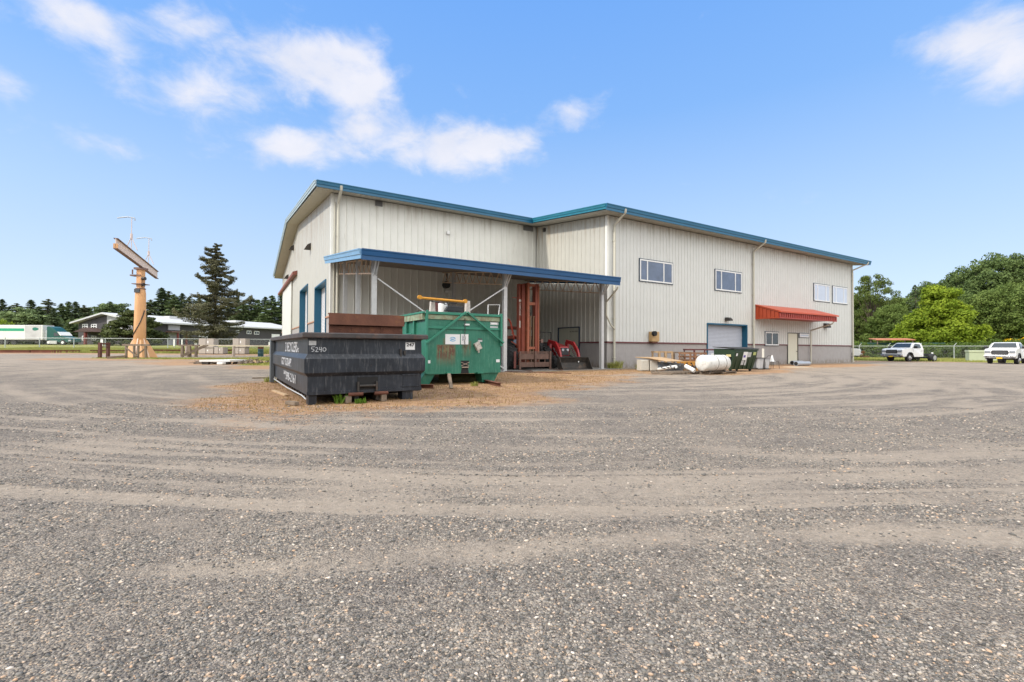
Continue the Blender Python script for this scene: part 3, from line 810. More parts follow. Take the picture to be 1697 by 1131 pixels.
    # ---- windows
    def window(pxs, s, kind, pane, lites):
        (x0, y0), (x1, y1) = pxs
        a0, z1 = on_front(x0, y0, s); a1, z0 = on_front(x1, y1, s)
        F = MB(); f = .085
        n0, n1 = s - .075, s + .02
        F.bb(a0, a1, n0, n1, z1 - f, z1); F.bb(a0, a1, n0, n1, z0, z0 + f)
        xs = [a0] + [a0 + (a1 - a0) * l for l in lites] + [a1]
        for i, x in enumerate(xs):
            lo = x if i == 0 else (x - f if i == len(xs) - 1 else x - f / 2)
            F.bb(lo, lo + f, n0, n1, z0 + f + .001, z1 - f - .001)
        o = F.build('window', WHITE, WH, bevel=.006)
        g = MB(); g.bb(a0 + f * .5, a1 - f * .5, s - .052, s - .035, z0 + f * .5, z1 - f * .5); g.build('pane', pane, o)
        e = MB(); t = .05
        for q in ((a0 - t, a1 + t, z1 + .001, z1 + t), (a0 - t, a1 + t, z0 - t, z0 - .001), (a0 - t, a0 - .001, z0, z1), (a1 + .001, a1 + t, z0, z1)):
            e.bb(q[0], q[1], s - .06, s + .01, q[2], q[3])
        e.build('surround', mat('window_surround', (.05, .07, .10), .5), o)
        return o
    window(((1059.5, 429.5), (1113.5, 471.5)), 0, 0, GLASS, (.22, .72))
    window(((1184.5, 447), (1228, 485.5)), 0, 0, GLASS, (.22, .75))
    def pxz(x, y): return (1230 + x * .1592, 440 + y * .1592)
    window((pxz(742, 190), pxz(905, 385)), 0, 0, GLASS_PALE, (.22, .75))
    window((pxz(935, 217), pxz(1088, 407)), 0, 0, GLASS_PALE, (.22, .75))
    window((pxz(235, 694), pxz(372, 834)), 0, 0, GLASS_DK, (.5,))
    window((pxz(590, 710), pxz(688, 752)), 0, 0, GLASS_PALE, ())
    # blinds hint in the office window panes stay behind the glass; personnel door
    d = MB(); d.bb(dr0 + .06, dr1 - .06, -.0, .05, .03, drt - .06); d.build('door', mat('cream_door', (.60, .58, .47), .5, 0, .03), WH, bevel=.005)
    f = MB(); f.bb(dr0, dr0 + .058, -.05, .10, 0, drt); f.bb(dr1 - .058, dr1, -.05, .1, 0, drt); f.bb(dr0 + .059, dr1 - .059, -.05, .1, drt - .058, drt)
    f.build('door_frame', mat('door_frame', (.10, .10, .09), .6), WH)
    h = MB(); h.cyl((dr1 - .22, -.005, 1.05), (dr1 - .22, -.09, 1.05), .025); h.bar((dr1 - .22, -.09, 1.05), (dr1 - .36, -.09, 1.05), .025); h.build('door_handle', STEELDK, WH)
    # roll-up door on the front
    def rollup(M, t0, t1, zt, depth, jamb, face, name='rollup_door'):
        D = MB(); k = int(zt / .10)
        for i in range(k):
            z0, z1 = i * zt / k, (i + 1) * zt / k
            vs = [M(t, n, z) for t in (t0 + .06, t1 - .06) for n, z in ((depth, z0 + .001), (depth - .025, z0 + .02), (depth - .025, z1 - .03), (depth, z1 - .001), (depth + .03, z1 - .001), (depth + .03, z0 + .001))]
            D.add(vs, [(i_, (i_ + 1) % 6, 6 + (i_ + 1) % 6, 6 + i_) for i_ in range(6)] + [tuple(range(6)), tuple(range(6, 12))])
        o = D.build(name, face, WH)
        J = MB(); w_ = .14
        for q0, q1, z0, z1 in ((t0 - .02, t0 + .055, 0, zt), (t1 - .055, t1 + .02, 0, zt), (t0 + .056, t1 - .056, zt - .09, zt + .01)):
            vs = [M(t, n, z) for z in (z0, z1) for n in (-.055, depth + .05) for t in (q0, q1)]
            J.add(vs, [(0, 2, 3, 1), (4, 5, 7, 6), (0, 1, 5, 4), (2, 6, 7, 3), (0, 4, 6, 2), (1, 3, 7, 5)])
        J.build('door_jamb', jamb, WH)
        V_ = MB()
        vs = [M(t, n, z) for z in (0, zt + .1) for n in (depth + .055, depth + .11) for t in (t0 - .1, t1 + .1)]
        V_.add(vs, [(0, 2, 3, 1), (4, 5, 7, 6), (0, 1, 5, 4), (2, 6, 7, 3), (0, 4, 6, 2), (1, 3, 7, 5)])
        V_.build('door_backing', BLACK, o)
    TEALJ = mat('jamb_teal', (.004, .085, .16), .5, 0, .05)
    rollup(front_M(0), rd0, rd1, rdt, .38, TEALJ, mat('rollup_slats', (.43, .46, .53), .5, 0, .05))
    rollup(side_M(A_D), d2a, d2b, d2t, .45, TEALJ, WHITE_D)
    rollup(side_M(A_D), d1a, d1b, d1t, .45, TEALJ, WHITE_D)
    # sliding door with red track hood at the far end of the gable wall
    w = MB(); w.bb(A_D - .14, A_D - .06, s3a, s3b, .05, s3t); w.build('sliding_door', mat('translucent_panel', (.66, .66, .62), .5, 0, .06, 1), WH)
    r0, z0r = on_side(493, 451, A_D); r1, z1r = on_side(466, 488, A_D)
    w = MB(); w.prism([(-.02, 0), (-.42, -.15), (-.42, -.42), (-.05, -.42)], r0, r1, M=Matrix.Translation((A_D, 0, z0r + .15)), axis='y'); w.build('track_hood', mat('hood_red', (.22, .07, .05), .6), WH)
    # small lamps and vents
    def lamp(px, py, s, size=(.3, .28, .22), m=None):
        a, z = on_front(px, py, s); w = MB()
        w.prism([(0, .5), (-.6, .5), (-1, -.1), (-1, -.5), (0, -.5)], a - size[0] / 2, a + size[0] / 2, M=Matrix.Translation((0, s - .04, z)) @ Matrix.Diagonal((1, size[1], size[2], 1)), axis='x')
        o = w.build('wall_lamp', m or STEELDK, WH)
        g = MB(); g.bb(a - size[0] * .38, a + size[0] * .38, s - .04 - size[1] * .96, s - .04 - size[1] * .3, z - size[2] * .56, z - size[2] * .505); g.build('lens', GLASS_PALE, o)
    lamp(1203, 529.5, 0, (.35, .4, .25)); lamp(1366.5, 540, 0, (.6, .35, .4))
    for px, py in ((627.5, 338), (871, 379), (878.5, 380.2)):
        a, z = on_front(px, py, S_E); w = MB(); w.bb(a - .22, a + .22, S_E - .10, S_E - .03, z - .16, z + .16)
        for k in range(4): w.bb(a - .17, a + .17, S_E - .12, S_E - .102, z - .11 + k * .07, z - .075 + k * .07)
        w.build('vent', mat('vent_grey', (.16, .16, .16), .6), WH)
    for px, py in ((487, 411), (515, 409), (478, 459)):
        s, z = on_side(px, py, A_D); w = MB(); w.prism([(0, .25), (-.25, .1), (-.45, -.25), (0, -.25)], s - .25, s + .25, M=Matrix.Translation((A_D - .02, 0, z)), axis='y'); w.build('wall_lamp', STEELDK, WH)
    s, z = on_side(495, 543, A_D)
    # floodlight and conduit on the left wing
    a, z = on_front(741.5, 386, S_E); w = MB(); w.bb(a - .09, a + .09, S_E - .2, S_E - .03, z - .12, z + .1); w.cyl((a, S_E - .06, z - .13), (a, S_E - .06, 6.7), .018, n=6); w.build('junction_box', WHITE, WH)
    s, z = on_side(903.5, 381, 0); w = MB(); w.bb(-.16, -.03, s - .12, s + .12, z - .16, z + .1); w.build('wall_lamp', STEELDK, WH)
    # wall fan box
    a0, z1 = on_front(1074.5, 550); a1, z0 = on_front(1086, 566.5); w = MB(); w.bb(a0, a1, -.34, -.03, z0, z1); bx = w.build('vent_box', mat('tan_box', (.46, .30, .14), .7), WH, bevel=.01)
    a, z = on_front(1083.3, 553.2, -.36); w = MB(); w.cyl((a, -.33, z), (a, -.52, z), .16, n=16); w.build('vent_pipe', BLACK, bx, smooth=True)
    w = MB(); w.bb(a0 + .05, a1 - .1, -.3, -.06, z0 - .1, z0 - .002); w.build('bracket', RUST, bx)
    # electric room doors
    EM = mat('room_door', (.42, .41, .33), .6, 0, .06, 2, dirt=(.25, .24, .18), dirt_amt=.2)
    mid = (e0 + e1) / 2
    for q0, q1 in ((e0 + .07, mid - .006), (mid + .006, e1 - .07)):
        w = MB(); w.bb(.0, .05, q0, q1, .03, et - .07); w.build('door', EM, WH, bevel=.004)
    w = MB(); w.bb(-.06, .1, e0, e0 + .068, 0, et); w.bb(-.06, .1, e1 - .068, e1, 0, et); w.bb(-.06, .1, e0 + .069, e1 - .069, et - .068, et); w.build('door_frame', mat('frame_navy', (.012, .03, .07), .5), WH)
    w = MB(); w.bb(-.06, -.01, mid - .16, mid - .10, .95, 1.15); w.build('door_handle', STEELDK, WH)
    # ---- red awning over the office door
    a0, a1, out = 15.38, 23.95, 1.9
    AWR = mat('awning_red', (.50, .075, .025), .45, 0, .08, 2); AWD = mat('awning_red_shaded', (.34, .045, .028), .5, 0, .08, 2)  # front takes a darker copy of the red, standing for its shade
    AW = MB(); zt0, zt1, zb = 4.70, 4.08, 3.62
    AW.prism([(0, zb + .02), (0, zt0 - .06), (-out + .05, zt1 - .06), (-out + .05, zb + .02)], a0 + .03, a1 - .03, axis='x')
    aw = AW.build('awning', AWD, WH)
    k = MB(); k.prism([(0, zt0 - .055), (0, zt0 + .03), (-out - .12, zt1 + .01), (-out - .12, zt1 - .10)], a0 - .05, a1 + .14, axis='x'); k.build('awning_roof', AWR, aw)
    k = MB()
    t = a0 + .05
    while t < a1: k.bb(t, t + .16, -out, -out + .045, zb + .03, zt1 - .12); t += .3
    k.bb(a0, a1, -out - .02, -out + .06, zb - .06, zb + .015)
    k.build('awning_front', AWD, aw)
    k = MB(); t = -out + .1
    while t < -.1:
        k.bb(a0 - .015, a0 + .028, t, t + .26, zb + .02, zt0 - .07 + (zt0 - zt1) * t / out); t += .3
    k.bb(a0 - .02, a0 + .03, -out, 0, zb - .06, zb + .015)
    k.build('awning_end', AWR, aw)
    ad, _ = on_front(1343.5, 560, -.12)
    w = MB(); w.tube([(a1 - .3, -out + .1, zb - .03), (a1 - .35, -out + .15, zb - .22), (ad, -.14, zb - .75), (ad, -.14, zb - 1.0), (ad, -.14, .02)], .055, 8); w.build('downspout', PIPE, WH, smooth=True)
    # ---- lean-to canopy
    CA0, CA1, CS0 = -15.05, -.65, -1.7
    cz = lambda s: 5.27 + (6.55 - 5.27) * (s - CS0) / (S_E - CS0)
    w = MB(); CE = S_E - .05
    vs = [(a, s, cz(s) - d) for d in (.12, 0.0) for s in (CS0 + .05, CE) for a in (CA0 + .05, CA1 - .05)]
    w.add(vs, [(0, 2, 3, 1), (4, 5, 7, 6), (0, 1, 5, 4), (2, 6, 7, 3), (0, 4, 6, 2), (1, 3, 7, 5)])
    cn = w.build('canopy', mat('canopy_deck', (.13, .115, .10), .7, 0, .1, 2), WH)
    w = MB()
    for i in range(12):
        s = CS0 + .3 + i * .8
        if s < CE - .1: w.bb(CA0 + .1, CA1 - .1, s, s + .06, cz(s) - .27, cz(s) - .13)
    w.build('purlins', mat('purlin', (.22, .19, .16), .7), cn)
    w = MB()
    gutter(w, (CA0, CS0), (CA1 + .05, CS0), (0, -1), cz(CS0), cz(CS0), .44); w.build('canopy_fascia', BLUE, cn)
    w = MB(); gutter(w, (CA0, CS0 + .002), (CA0, CE), (-1, 0), cz(CS0), cz(CE), .40); w.build('canopy_end_trim', mat('end_trim_blue_sunlit', (.16, .32, .50), .35), cn)  # trim blue lightened in colour for the sun on this end
    w = MB(); gutter(w, (CA1, CS0 + .002), (CA1, CE), (1, 0), cz(CS0), cz(CE), .40); w.build('canopy_end_trim', BLUE, cn)
    def column(a, s, top=None, foot=True):
        w = MB(); h = (top or cz(s) - .28); b_ = .10
        w.bb(a - b_, a + b_, s - b_, s - b_ + .018, 0, h); w.bb(a - b_, a + b_, s + b_ - .018, s + b_, 0, h); w.bb(a - .012, a + .012, s - b_ + .019, s + b_ - .019, 0, h)
        w.bb(a - .15, a + .15, s - .15, s + .15, -.01, .02)
        return w.build('column', GALV, cn)
    ROWS = (-14.31, -7.72, -1.19); SF = -.84
    for a in ROWS:
        column(a, SF)
    column(-14.31, 2.4); column(-14.31, 5.7); column(-7.72, 5.7)
    w = MB(); w.bb(-14.62, -14.58, 2.0, 2.3, 0, 1.0)
    for a in ROWS:
        w = MB(); s0, s1 = SF + .12, 7.6
        for lo in (.30, .95):
            w.bar((a, s0, cz(s0) - lo), (a, s1, cz(s1) - lo), .06, .06)
        n = 18; pts = [(a, s0 + (s1 - s0) * i / n, cz(s0 + (s1 - s0) * i / n) - (.95 if i % 2 == 0 else .30)) for i in range(n + 1)]
        for i in range(n): w.bar(pts[i], pts[i + 1], .035)
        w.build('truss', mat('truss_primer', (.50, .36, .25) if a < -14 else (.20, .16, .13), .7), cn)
        w = MB()
        for dx in (-.06, .06): w.bar((a + dx, SF - .1, cz(SF) - 1.05), (a + dx, SF - .72, cz(SF - .7) - .18), .045)
        w.build('knee_brace', GALV, cn)
    for p0, p1 in (((-14.31 + .12, SF - .14, 4.2), (-7.72 - .1, SF - .14, .15)), ((-7.72 - .12, SF - .19, 4.25), (-14.31 + .1, SF - .19, .15))):
        w = MB(); w.bar(p0, p1, .055); w.build('diagonal_brace', GALV, cn)
    a, z = on_front(1003, 470, -.9)
    w = MB(); adn = -.16; w.tube([(-.75, -1.72, 4.75), (-.73, -1.6, 4.6), (-.5, -.5, 4.0), (-.45, -.42, 3.2), (.0, -.3, 2.65), (.42, -.2, 2.4)], .05, 8); w.build('downspout', PIPE, cn, smooth=True)
    # outdoor heater fan and light fixture under the canopy
    a, z = on_front(742, 472, S_E - .5); w = MB(); w.cyl((a, S_E - .4, z), (a, S_E - .1, z), .24, n=16); w.bb(a - .03, a + .03, S_E - .4, S_E - .3, z + .3, cz(S_E - .35) - .15)
    w.build('heater', mat('heater_dark', (.03, .03, .03), .6), cn, smooth=True)
    w = MB(); w.bb(a - .05, a + .3, S_E - .5, S_E - .2, z - .5, z - .38); w.build('light_fixture', WHITE, cn)
    w = MB(); w.cyl((a + .12, S_E - .1, .6), (a + .12, S_E - .1, z - .5), .025, n=8); w.build('conduit', PIPE, cn)
    # concrete apron under the canopy
    m = MB(); m.bb(-15.2, .2, -1.3, S_E - .1, -.2, .012)
    sl = m.build('canopy_slab', mat('slab_concrete', (.20, .19, .175), .9, 0, .15, 1.2, dirt=(.16, .11, .06), dirt_amt=.4, bump=.2))
    sl.location = (BC[0], BC[1], 0); sl.rotation_euler = (0, 0, BROT); tag(sl, kind='structure')
    return e0, e1, et
E0, E1, ET = build_warehouse()

# ---- writing
def text_fit(s, origin, xd, up, width, height, m, parent=None, name='lettering', extrude=.004, bold=0):
    cu = bpy.data.curves.new(name, 'FONT'); cu.body = s; cu.align_x = 'LEFT'; cu.size = 1; cu.extrude = 0.001; cu.offset = bold
    tmp = bpy.data.objects.new('tmp_text', cu); COL.objects.link(tmp)
    bpy.context.view_layer.update()
    dg = bpy.context.evaluated_depsgraph_get()
    me = bpy.data.meshes.new_from_object(tmp.evaluated_get(dg))
    bpy.data.objects.remove(tmp)
    xs = [v.co.x for v in me.vertices]; ys = [v.co.y for v in me.vertices]
    x0, x1, y0, y1 = min(xs), max(xs), min(ys), max(ys)
    xd = Vector(xd).normalized(); up = Vector(up).normalized(); nn = xd.cross(up)
    o = Vector(origin)
    for v in me.vertices:
        u = (v.co.x - x0) / (x1 - x0) * width; w = (v.co.y - y0) / (y1 - y0) * height
        v.co = o + xd * u + up * w + nn * (extrude if v.co.z > 0 else 0)
    me.name = name; me.materials.clear(); me.materials.append(m)
    ob = bpy.data.objects.new(name, me); COL.objects.link(ob)
    if parent: ob.parent = parent
    return ob
INK = mat('ink_black', (.02, .02, .02), .7)
mid = (E0 + E1) / 2
text_fit('ELECTRICAL ROOM', (-.004, mid - .12, ET - .36), (0, -1, 0), (0, 0, 1), .85, .10, INK, WH, 'door_lettering')
# ---------------------------------------------------------------- roll-off containers
def streak_paint(name, base, col2, chalk, rustc, masks, rough=.5):
    """painted steel with chalky streaks; masks: rust runs (x0,x1,z0,z1) in object space (real stains with a shape)"""
    m, nt, b = node_mat(name); N, L = nt.nodes.new, nt.links.new
    tc = N('ShaderNodeTexCoord'); sx = N('ShaderNodeSeparateXYZ'); L(tc.outputs['Object'], sx.inputs[0])
    def noise(scale, sc=(1, 1, 1), det=6, rough_=.65):
        mp = N('ShaderNodeMapping'); mp.inputs['Scale'].default_value = sc; L(tc.outputs['Object'], mp.inputs['Vector'])
        n = N('ShaderNodeTexNoise'); n.inputs['Scale'].default_value = scale; n.inputs['Detail'].default_value = det; n.inputs['Roughness'].default_value = rough_
        L(mp.outputs[0], n.inputs['Vector']); return n.outputs['Fac']
    def mr(v, a, c, lo=0, hi=1):
        r = N('ShaderNodeMapRange'); r.interpolation_type = 'SMOOTHSTEP'; L(v, r.inputs['Value'])
        r.inputs['From Min'].default_value = a; r.inputs['From Max'].default_value = c; r.inputs['To Min'].default_value = lo; r.inputs['To Max'].default_value = hi; return r.outputs[0]
    def mix(f, a, c):
        x = N('ShaderNodeMix'); x.data_type = 'RGBA'
        L(f, x.inputs['Factor'])
        for k, v in (('A', a), ('B', c)):
            if isinstance(v, tuple): x.inputs[k].default_value = (*v, 1)
            else: L(v, x.inputs[k])
        return x.outputs['Result']
    def mul(a, c):
        x = N('ShaderNodeMath'); x.operation = 'MULTIPLY'; L(a, x.inputs[0])
        if isinstance(c, (int, float)): x.inputs[1].default_value = c
        else: L(c, x.inputs[1])
        return x.outputs[0]
    col = mix(mr(noise(1.6), .35, .65), base, col2)
    col = mix(mr(noise(3.0, (6, 6, .7), 8, .75), .50, .68, 0, .6), col, chalk)
    col = mix(mr(noise(24, (1, 1, .5), 5), .70, .76, 0, .6), col, chalk)
    col = mix(mr(noise(4.5, (1, 1, 1), 8, .75), .66, .74, 0, .7), col, rustc)
    for (x0, x1, z0, z1, amt) in masks:
        fx = mul(mr(sx.outputs['X'], x0 - .06, x0 + .06), mr(sx.outputs['X'], x1 + .06, x1 - .06))
        fz = mul(mr(sx.outputs['Z'], z0 - .05, z0 + (z1 - z0) * .8), mr(sx.outputs['Z'], z1 + .03, z1 - .03))
        st = mr(noise(3.3, (5, 5, .35), 6, .7), .34, .52)
        f = mul(mul(mul(fx, fz), st), amt)
        col = mix(f, col, (.17, .13, .06))
        f2 = mul(mul(f, mr(noise(5, (2, 2, .8)), .42, .52)), .9)
        col = mix(f2, col, (.095, .028, .02))
    L(col, b.inputs['Base Color']); b.inputs['Roughness'].default_value = rough
    bp = N('ShaderNodeBump'); bp.inputs['Strength'].default_value = .35; bp.inputs['Distance'].default_value = .03
    L(noise(1.9, (1, 1, 1), 3), bp.inputs['Height']); L(bp.outputs[0], b.inputs['Normal'])
    return m
DBLK = streak_paint('dumpster_black', (.010, .014, .022), (.020, .026, .038), (.13, .135, .145), (.10, .05, .03), [], .42)
DRIM = mat('dumpster_rim', (.055, .048, .048), .7, .1, .3, 4, dirt=(.15, .085, .06), dirt_amt=.4)
GRN = streak_paint('dumpster_green', (.016, .135, .088), (.028, .175, .115), (.12, .28, .21), (.17, .10, .05), [(.38, 1.0, .55, 1.28, 1.0), (1.28, 1.56, .85, 1.42, .7), (.6, .85, 1.1, 1.5, .6)], .5)
GRNL = mat('dumpster_green_light', (.028, .19, .125), .5, 0, .15, 3)
CREAM = mat('cream_band', (.26, .33, .22), .7, 0, .2, 4, dirt=(.17, .09, .045), dirt_amt=.75)
STICK = mat('sticker_white', (.72, .73, .74), .6, 0, .03)
STICKG = mat('sticker_grey', (.45, .46, .47), .7, 0, .15, 9)

def hull(mb, w, l, prof, x0=0, y0=0):
    """rectangular hull: prof = [(outward offset, z)]"""
    vs = []
    for o, z in prof: vs += [(x0 - o, y0 - o, z), (x0 + w + o, y0 - o, z), (x0 + w + o, y0 + l + o, z), (x0 - o, y0 + l + o, z)]
    fs = [(4 * i + k, 4 * i + (k + 1) % 4, 4 * i + 4 + (k + 1) % 4, 4 * i + 4 + k) for i in range(len(prof) - 1) for k in range(4)]
    return mb.add(vs, fs)
def build_black():
    org = Vector((-4.19, 9.38, 0)); rz = R(32.5)
    T = thing('roll_off_dumpster', 'low black open-top dumpster numbered 247, nearest the viewer', 'dumpster', org, rz)
    w, l = 2.45, 6.9
    U_ = Vector((math.cos(rz), math.sin(rz), 0)); V_ = Vector((-math.sin(rz), math.cos(rz), 0))
    def left(px, py, off=0.0):
        h = hit(px, py, org - U_ * off, U_) - org; return h.dot(V_), h.z
    def front(px, py, off=0.0):
        h = hit(px, py, org - V_ * off, V_) - org; return h.dot(U_), h.z
    m = MB()
    hull(m, w, l, [(-.03, .19), (0.0, .20), (.0, .27), (0, .58), (.075, .66), (.075, .95), (.005, 1.05), (0, 1.36), (.03, 1.38), (-.06, 1.38), (-.06, .36), (-1.2, .36)])
    m.add([(.03, .03, .19), (w - .03, .03, .19), (w - .03, l - .03, .19), (.03, l - .03, .19)], [(0, 1, 2, 3)])
    m.bb(-.012, w + .012, -.014, -.001, .205, .27)
    # shallow seams welded down the front
    for x in (.34, 2.02): m.bb(x, x + .03, -.015, .0, .29, .56)
    m.bb(1.98, w - .03, -.02, -.001, .555, .585); m.bb(1.98, w - .03, -.02, -.001, .30, .32)
    body = m.build('body', DBLK, T)
    m = MB()
    hull(m, w, l, [(.11, 1.385), (.12, 1.40), (.12, 1.475), (.10, 1.495), (-.05, 1.495), (-.06, 1.40), (-.05, 1.382), (.11, 1.385)])
    m.build('rim', DRIM, T)
    m = MB(); m.bb(w + .02, w + .135, l - .25, l, .03, 1.38); m.build('rear_post', DBLK, T)
    m = MB(); m.bb(-.135, -.02, l - .25, l + .08, .03, 1.38)
    m.build('rear_post', mat('post_steel', (.10, .115, .13), .45, .1, .2, 3, dirt=(.12, .06, .04), dirt_amt=.2), T, bevel=.006)
    for x0, x1 in ((.03, .19), (2.02, 2.28)):
        m = MB(); m.bb(x0, x1, .06, .36, -.01, .20); m.build('foot', DBLK, T, bevel=.01)
    for x0 in (.15, 2.1):
        m = MB(); m.bb(x0, x0 + .2, l - .7, l - .4, -.01, .20); m.build('foot', DBLK, T)
    # hook pocket, its inner dark a flat black panel, and skid rails
    a0, z1 = front(592, 625.5); a1, z0 = front(626, 646)
    m = MB(); m.bb(a0, a1, -.006, -.001, z0, z1); m.build('hook_pocket_dark', BLACK, T)
    m = MB(); m.cyl((a0 + .04, -.05, z0 + .10), (a1 - .06, -.05, z0 + .10), .028, n=10); m.bb(a0 - .01, a0 + .03, -.08, -.002, z0 - .02, z1 - .1); m.bb(a1 - .06, a1 - .02, -.08, -.002, z0 - .02, z1 - .1)
    m.build('hook_bar', STEELDK, T, smooth=True)
    for xa, xb in ((576, 600), (619, 641)):
        q0, zz = front(xa, 649); q1, _ = front(xb, 649)
        m = MB(); m.cyl((q0, -.08, .185), (q1, -.08, .185), .04, n=12); m.build('roller', RUST, T, smooth=True)
    for x in (.95, 1.42):
        m = MB(); m.bb(x, x + .09, .03, l - .2, .02, .185); m.build('skid_rail', STEELDK, T)
    m = MB()
    for i in range(14): m.bb(.03, w - .03, .5 + i * .45, .56 + i * .45, .11, .188)
    m.build('cross_members', STEELDK, T)
    m = MB(); m.tube([(-.02, .05, .12), (-.05, .35, .17), (-.05, 3.0, .14), (-.04, l - .4, .15)], .014, 6); m.build('cable', GALV, T)
    m = MB(); m.bb(2.02, 2.06, -.05, .0, 1.02, 1.12); m.bb(1.93, 1.965, -.05, .0, .98, 1.16); m.build('latch', STEELDK, T)
    # stickers and lettering
    def fr_sticker(xa, ya, xb, yb, name, mt=STICK):
        q0, z1_ = front(xa, ya); q1, z0_ = front(xb, yb); s = MB(); s.bb(q0, q1, -.006, -.001, z0_, z1_); return s.build(name, mt, T), q0, q1, z0_, z1_
    fr_sticker(511.8, 565, 524, 572.5, 'sticker', STICKG)
    st, q0, q1, z0_, z1_ = fr_sticker(672, 568, 687.3, 580, 'number_plate', STICK)
    text_fit('247', (q0 + .02, -.007, z0_ + (z1_ - z0_) * .45), (1, 0, 0), (0, 0, 1), (q1 - q0) * .86, (z1_ - z0_) * .48, INK, st, 'number', bold=.03)
    # chalked 5240
    CHK = mat('chalk', (.50, .52, .55), .9, 0, .2, 30)
    q0, zc1 = front(516, 575); q1, zc0 = front(541, 584)
    W_ = q1 - q0; H_ = zc1 - zc0; x_ = q0
    strokes = [[(.22, 1), (.02, .95), (.0, .6), (.14, .55), (.18, .25), (.02, .1)], [(.27, .8), (.38, .9), (.40, .6), (.27, .08), (.46, .1)],
               [(.55, .95), (.50, .45), (.68, .5)], [(.66, .95), (.64, .02)], [(.86, .85), (.76, .75), (.76, .25), (.88, .15), (.97, .4), (.95, .75), (.86, .85)]]
    m = MB()
    for st_ in strokes:
        for i in range(len(st_) - 1):
            (xa, za), (xb, zb_) = st_[i], st_[i + 1]
            m.bar((q0 + xa * W_, -.004, zc0 + za * H_), (q0 + xb * W_, -.004, zc0 + zb_ * H_), .007, .012)
    m.build('chalk_number', CHK, T)
    LET = mat('letter_white', (.48, .49, .51), .6, 0, .12, 20)
    def side_text(s, px0, px1, pyl, pyr, off, h, name='lettering', bold=.02):
        # text runs from the rear towards the front; slanted positions follow the real wall
        sa, za = left(px0, pyl, off); sb, zb_ = left(px1, pyr, off)
        return text_fit(s, (-off - .004, sa, zb_), (0, -1, 0), (0, 0, 1), sa - sb, h, LET, T, name, bold=bold)
    _, zt = left(487, 570, 0); _, zb_ = left(487, 583.5, 0)
    side_text('Z RECYCLERS', 473, 493, 584, 584.3, .005, .25, bold=.012)
    side_text('INC', 493.6, 495.4, 584, 584.3, .005, .1, bold=.012)
    side_text('GOT SCRAP?', 467, 483, 606, 608.5, .08, .20, bold=.012)
    side_text('360', 470.5, 474, 616, 621, .005, .10, bold=.012)
    side_text('398-2161', 474, 490, 636, 637, .005, .22, bold=.012)
    # what stands in it: a rusty steel bin
    rb = thing('steel_plate', 'rust-brown steel plate with folded top edge standing in the black dumpster', 'steel plate', org + U_ * .55 + V_ * 1.28, R(30.5))
    o_ = Vector((-4.25, 10.62, .36)); rb.location = o_
    wd = 1.74
    m = MB(); m.bb(0, wd, .03, .09, 0, 1.60)
    for x in (.5, 1.2): m.bb(x, x + .02, .01, .0295, .02, 1.33)
    m.build('plate', RUST, rb)
    m = MB(); m.bb(-.02, wd + .02, -.05, -.03, 1.36, 1.63); m.bb(-.02, wd + .02, -.0295, .12, 1.601, 1.63); m.bb(-.02, wd + .02, -.0295, .029, 1.36, 1.38)
    m.build('flange', mat('rust_plate', (.155, .062, .038), .85, 0, .25, 3, dirt=(.28, .12, .05), dirt_amt=.3, bump=.25), rb)
    for x in (1.02,):
        m = MB(); m.cyl((x, -.02, 1.52), (x, -.035, 1.52), .015, n=8); m.build('rivet', WHITE, rb)
    # timbers beside and beneath it
    def plank(pa, pb, w_, h_, lab, name='timber', mt=WOOD, z=0, cat='timber'):
        a_, b_ = G(*pa), G(*pb); c = (a_ + b_) / 2; d = b_ - a_
        k = MB(); k.box((0, 0, h_ / 2), (d.length, w_, h_)); o = k.build(name, mt, bevel=.006); o.location = (c.x, c.y, z + gz(c.x, c.y)); o.rotation_euler = (0, 0, math.atan2(d.y, d.x))
        return tag(o, lab, cat, 'loose timbers in the yard')
    plank((476, 670), (492, 672), .10, .07, 'short square block of wood by the front left foot of the black dumpster')
    plank((453, 649), (475, 657), .09, .04, 'pale flat board on the orange ground left of the black dumpster', mt=WOOD_L)
    plank((418, 628), (452, 627), .10, .05, 'dark plank on the ground behind the rear post of the black dumpster')
    for x, lab in ((.74, 'left wooden block propping the skid under the black dumpster front'), (1.50, 'right wooden block propping the skid under the black dumpster front')):
        k = MB(); k.bb(x, x + .12, -.1, .3, 0, .15); o = k.build('wood_block', WOOD, bevel=.008); o.location = org; o.rotation_euler = (0, 0, rz); tag(o, lab, 'wood block')
    return plank
plank = build_black()

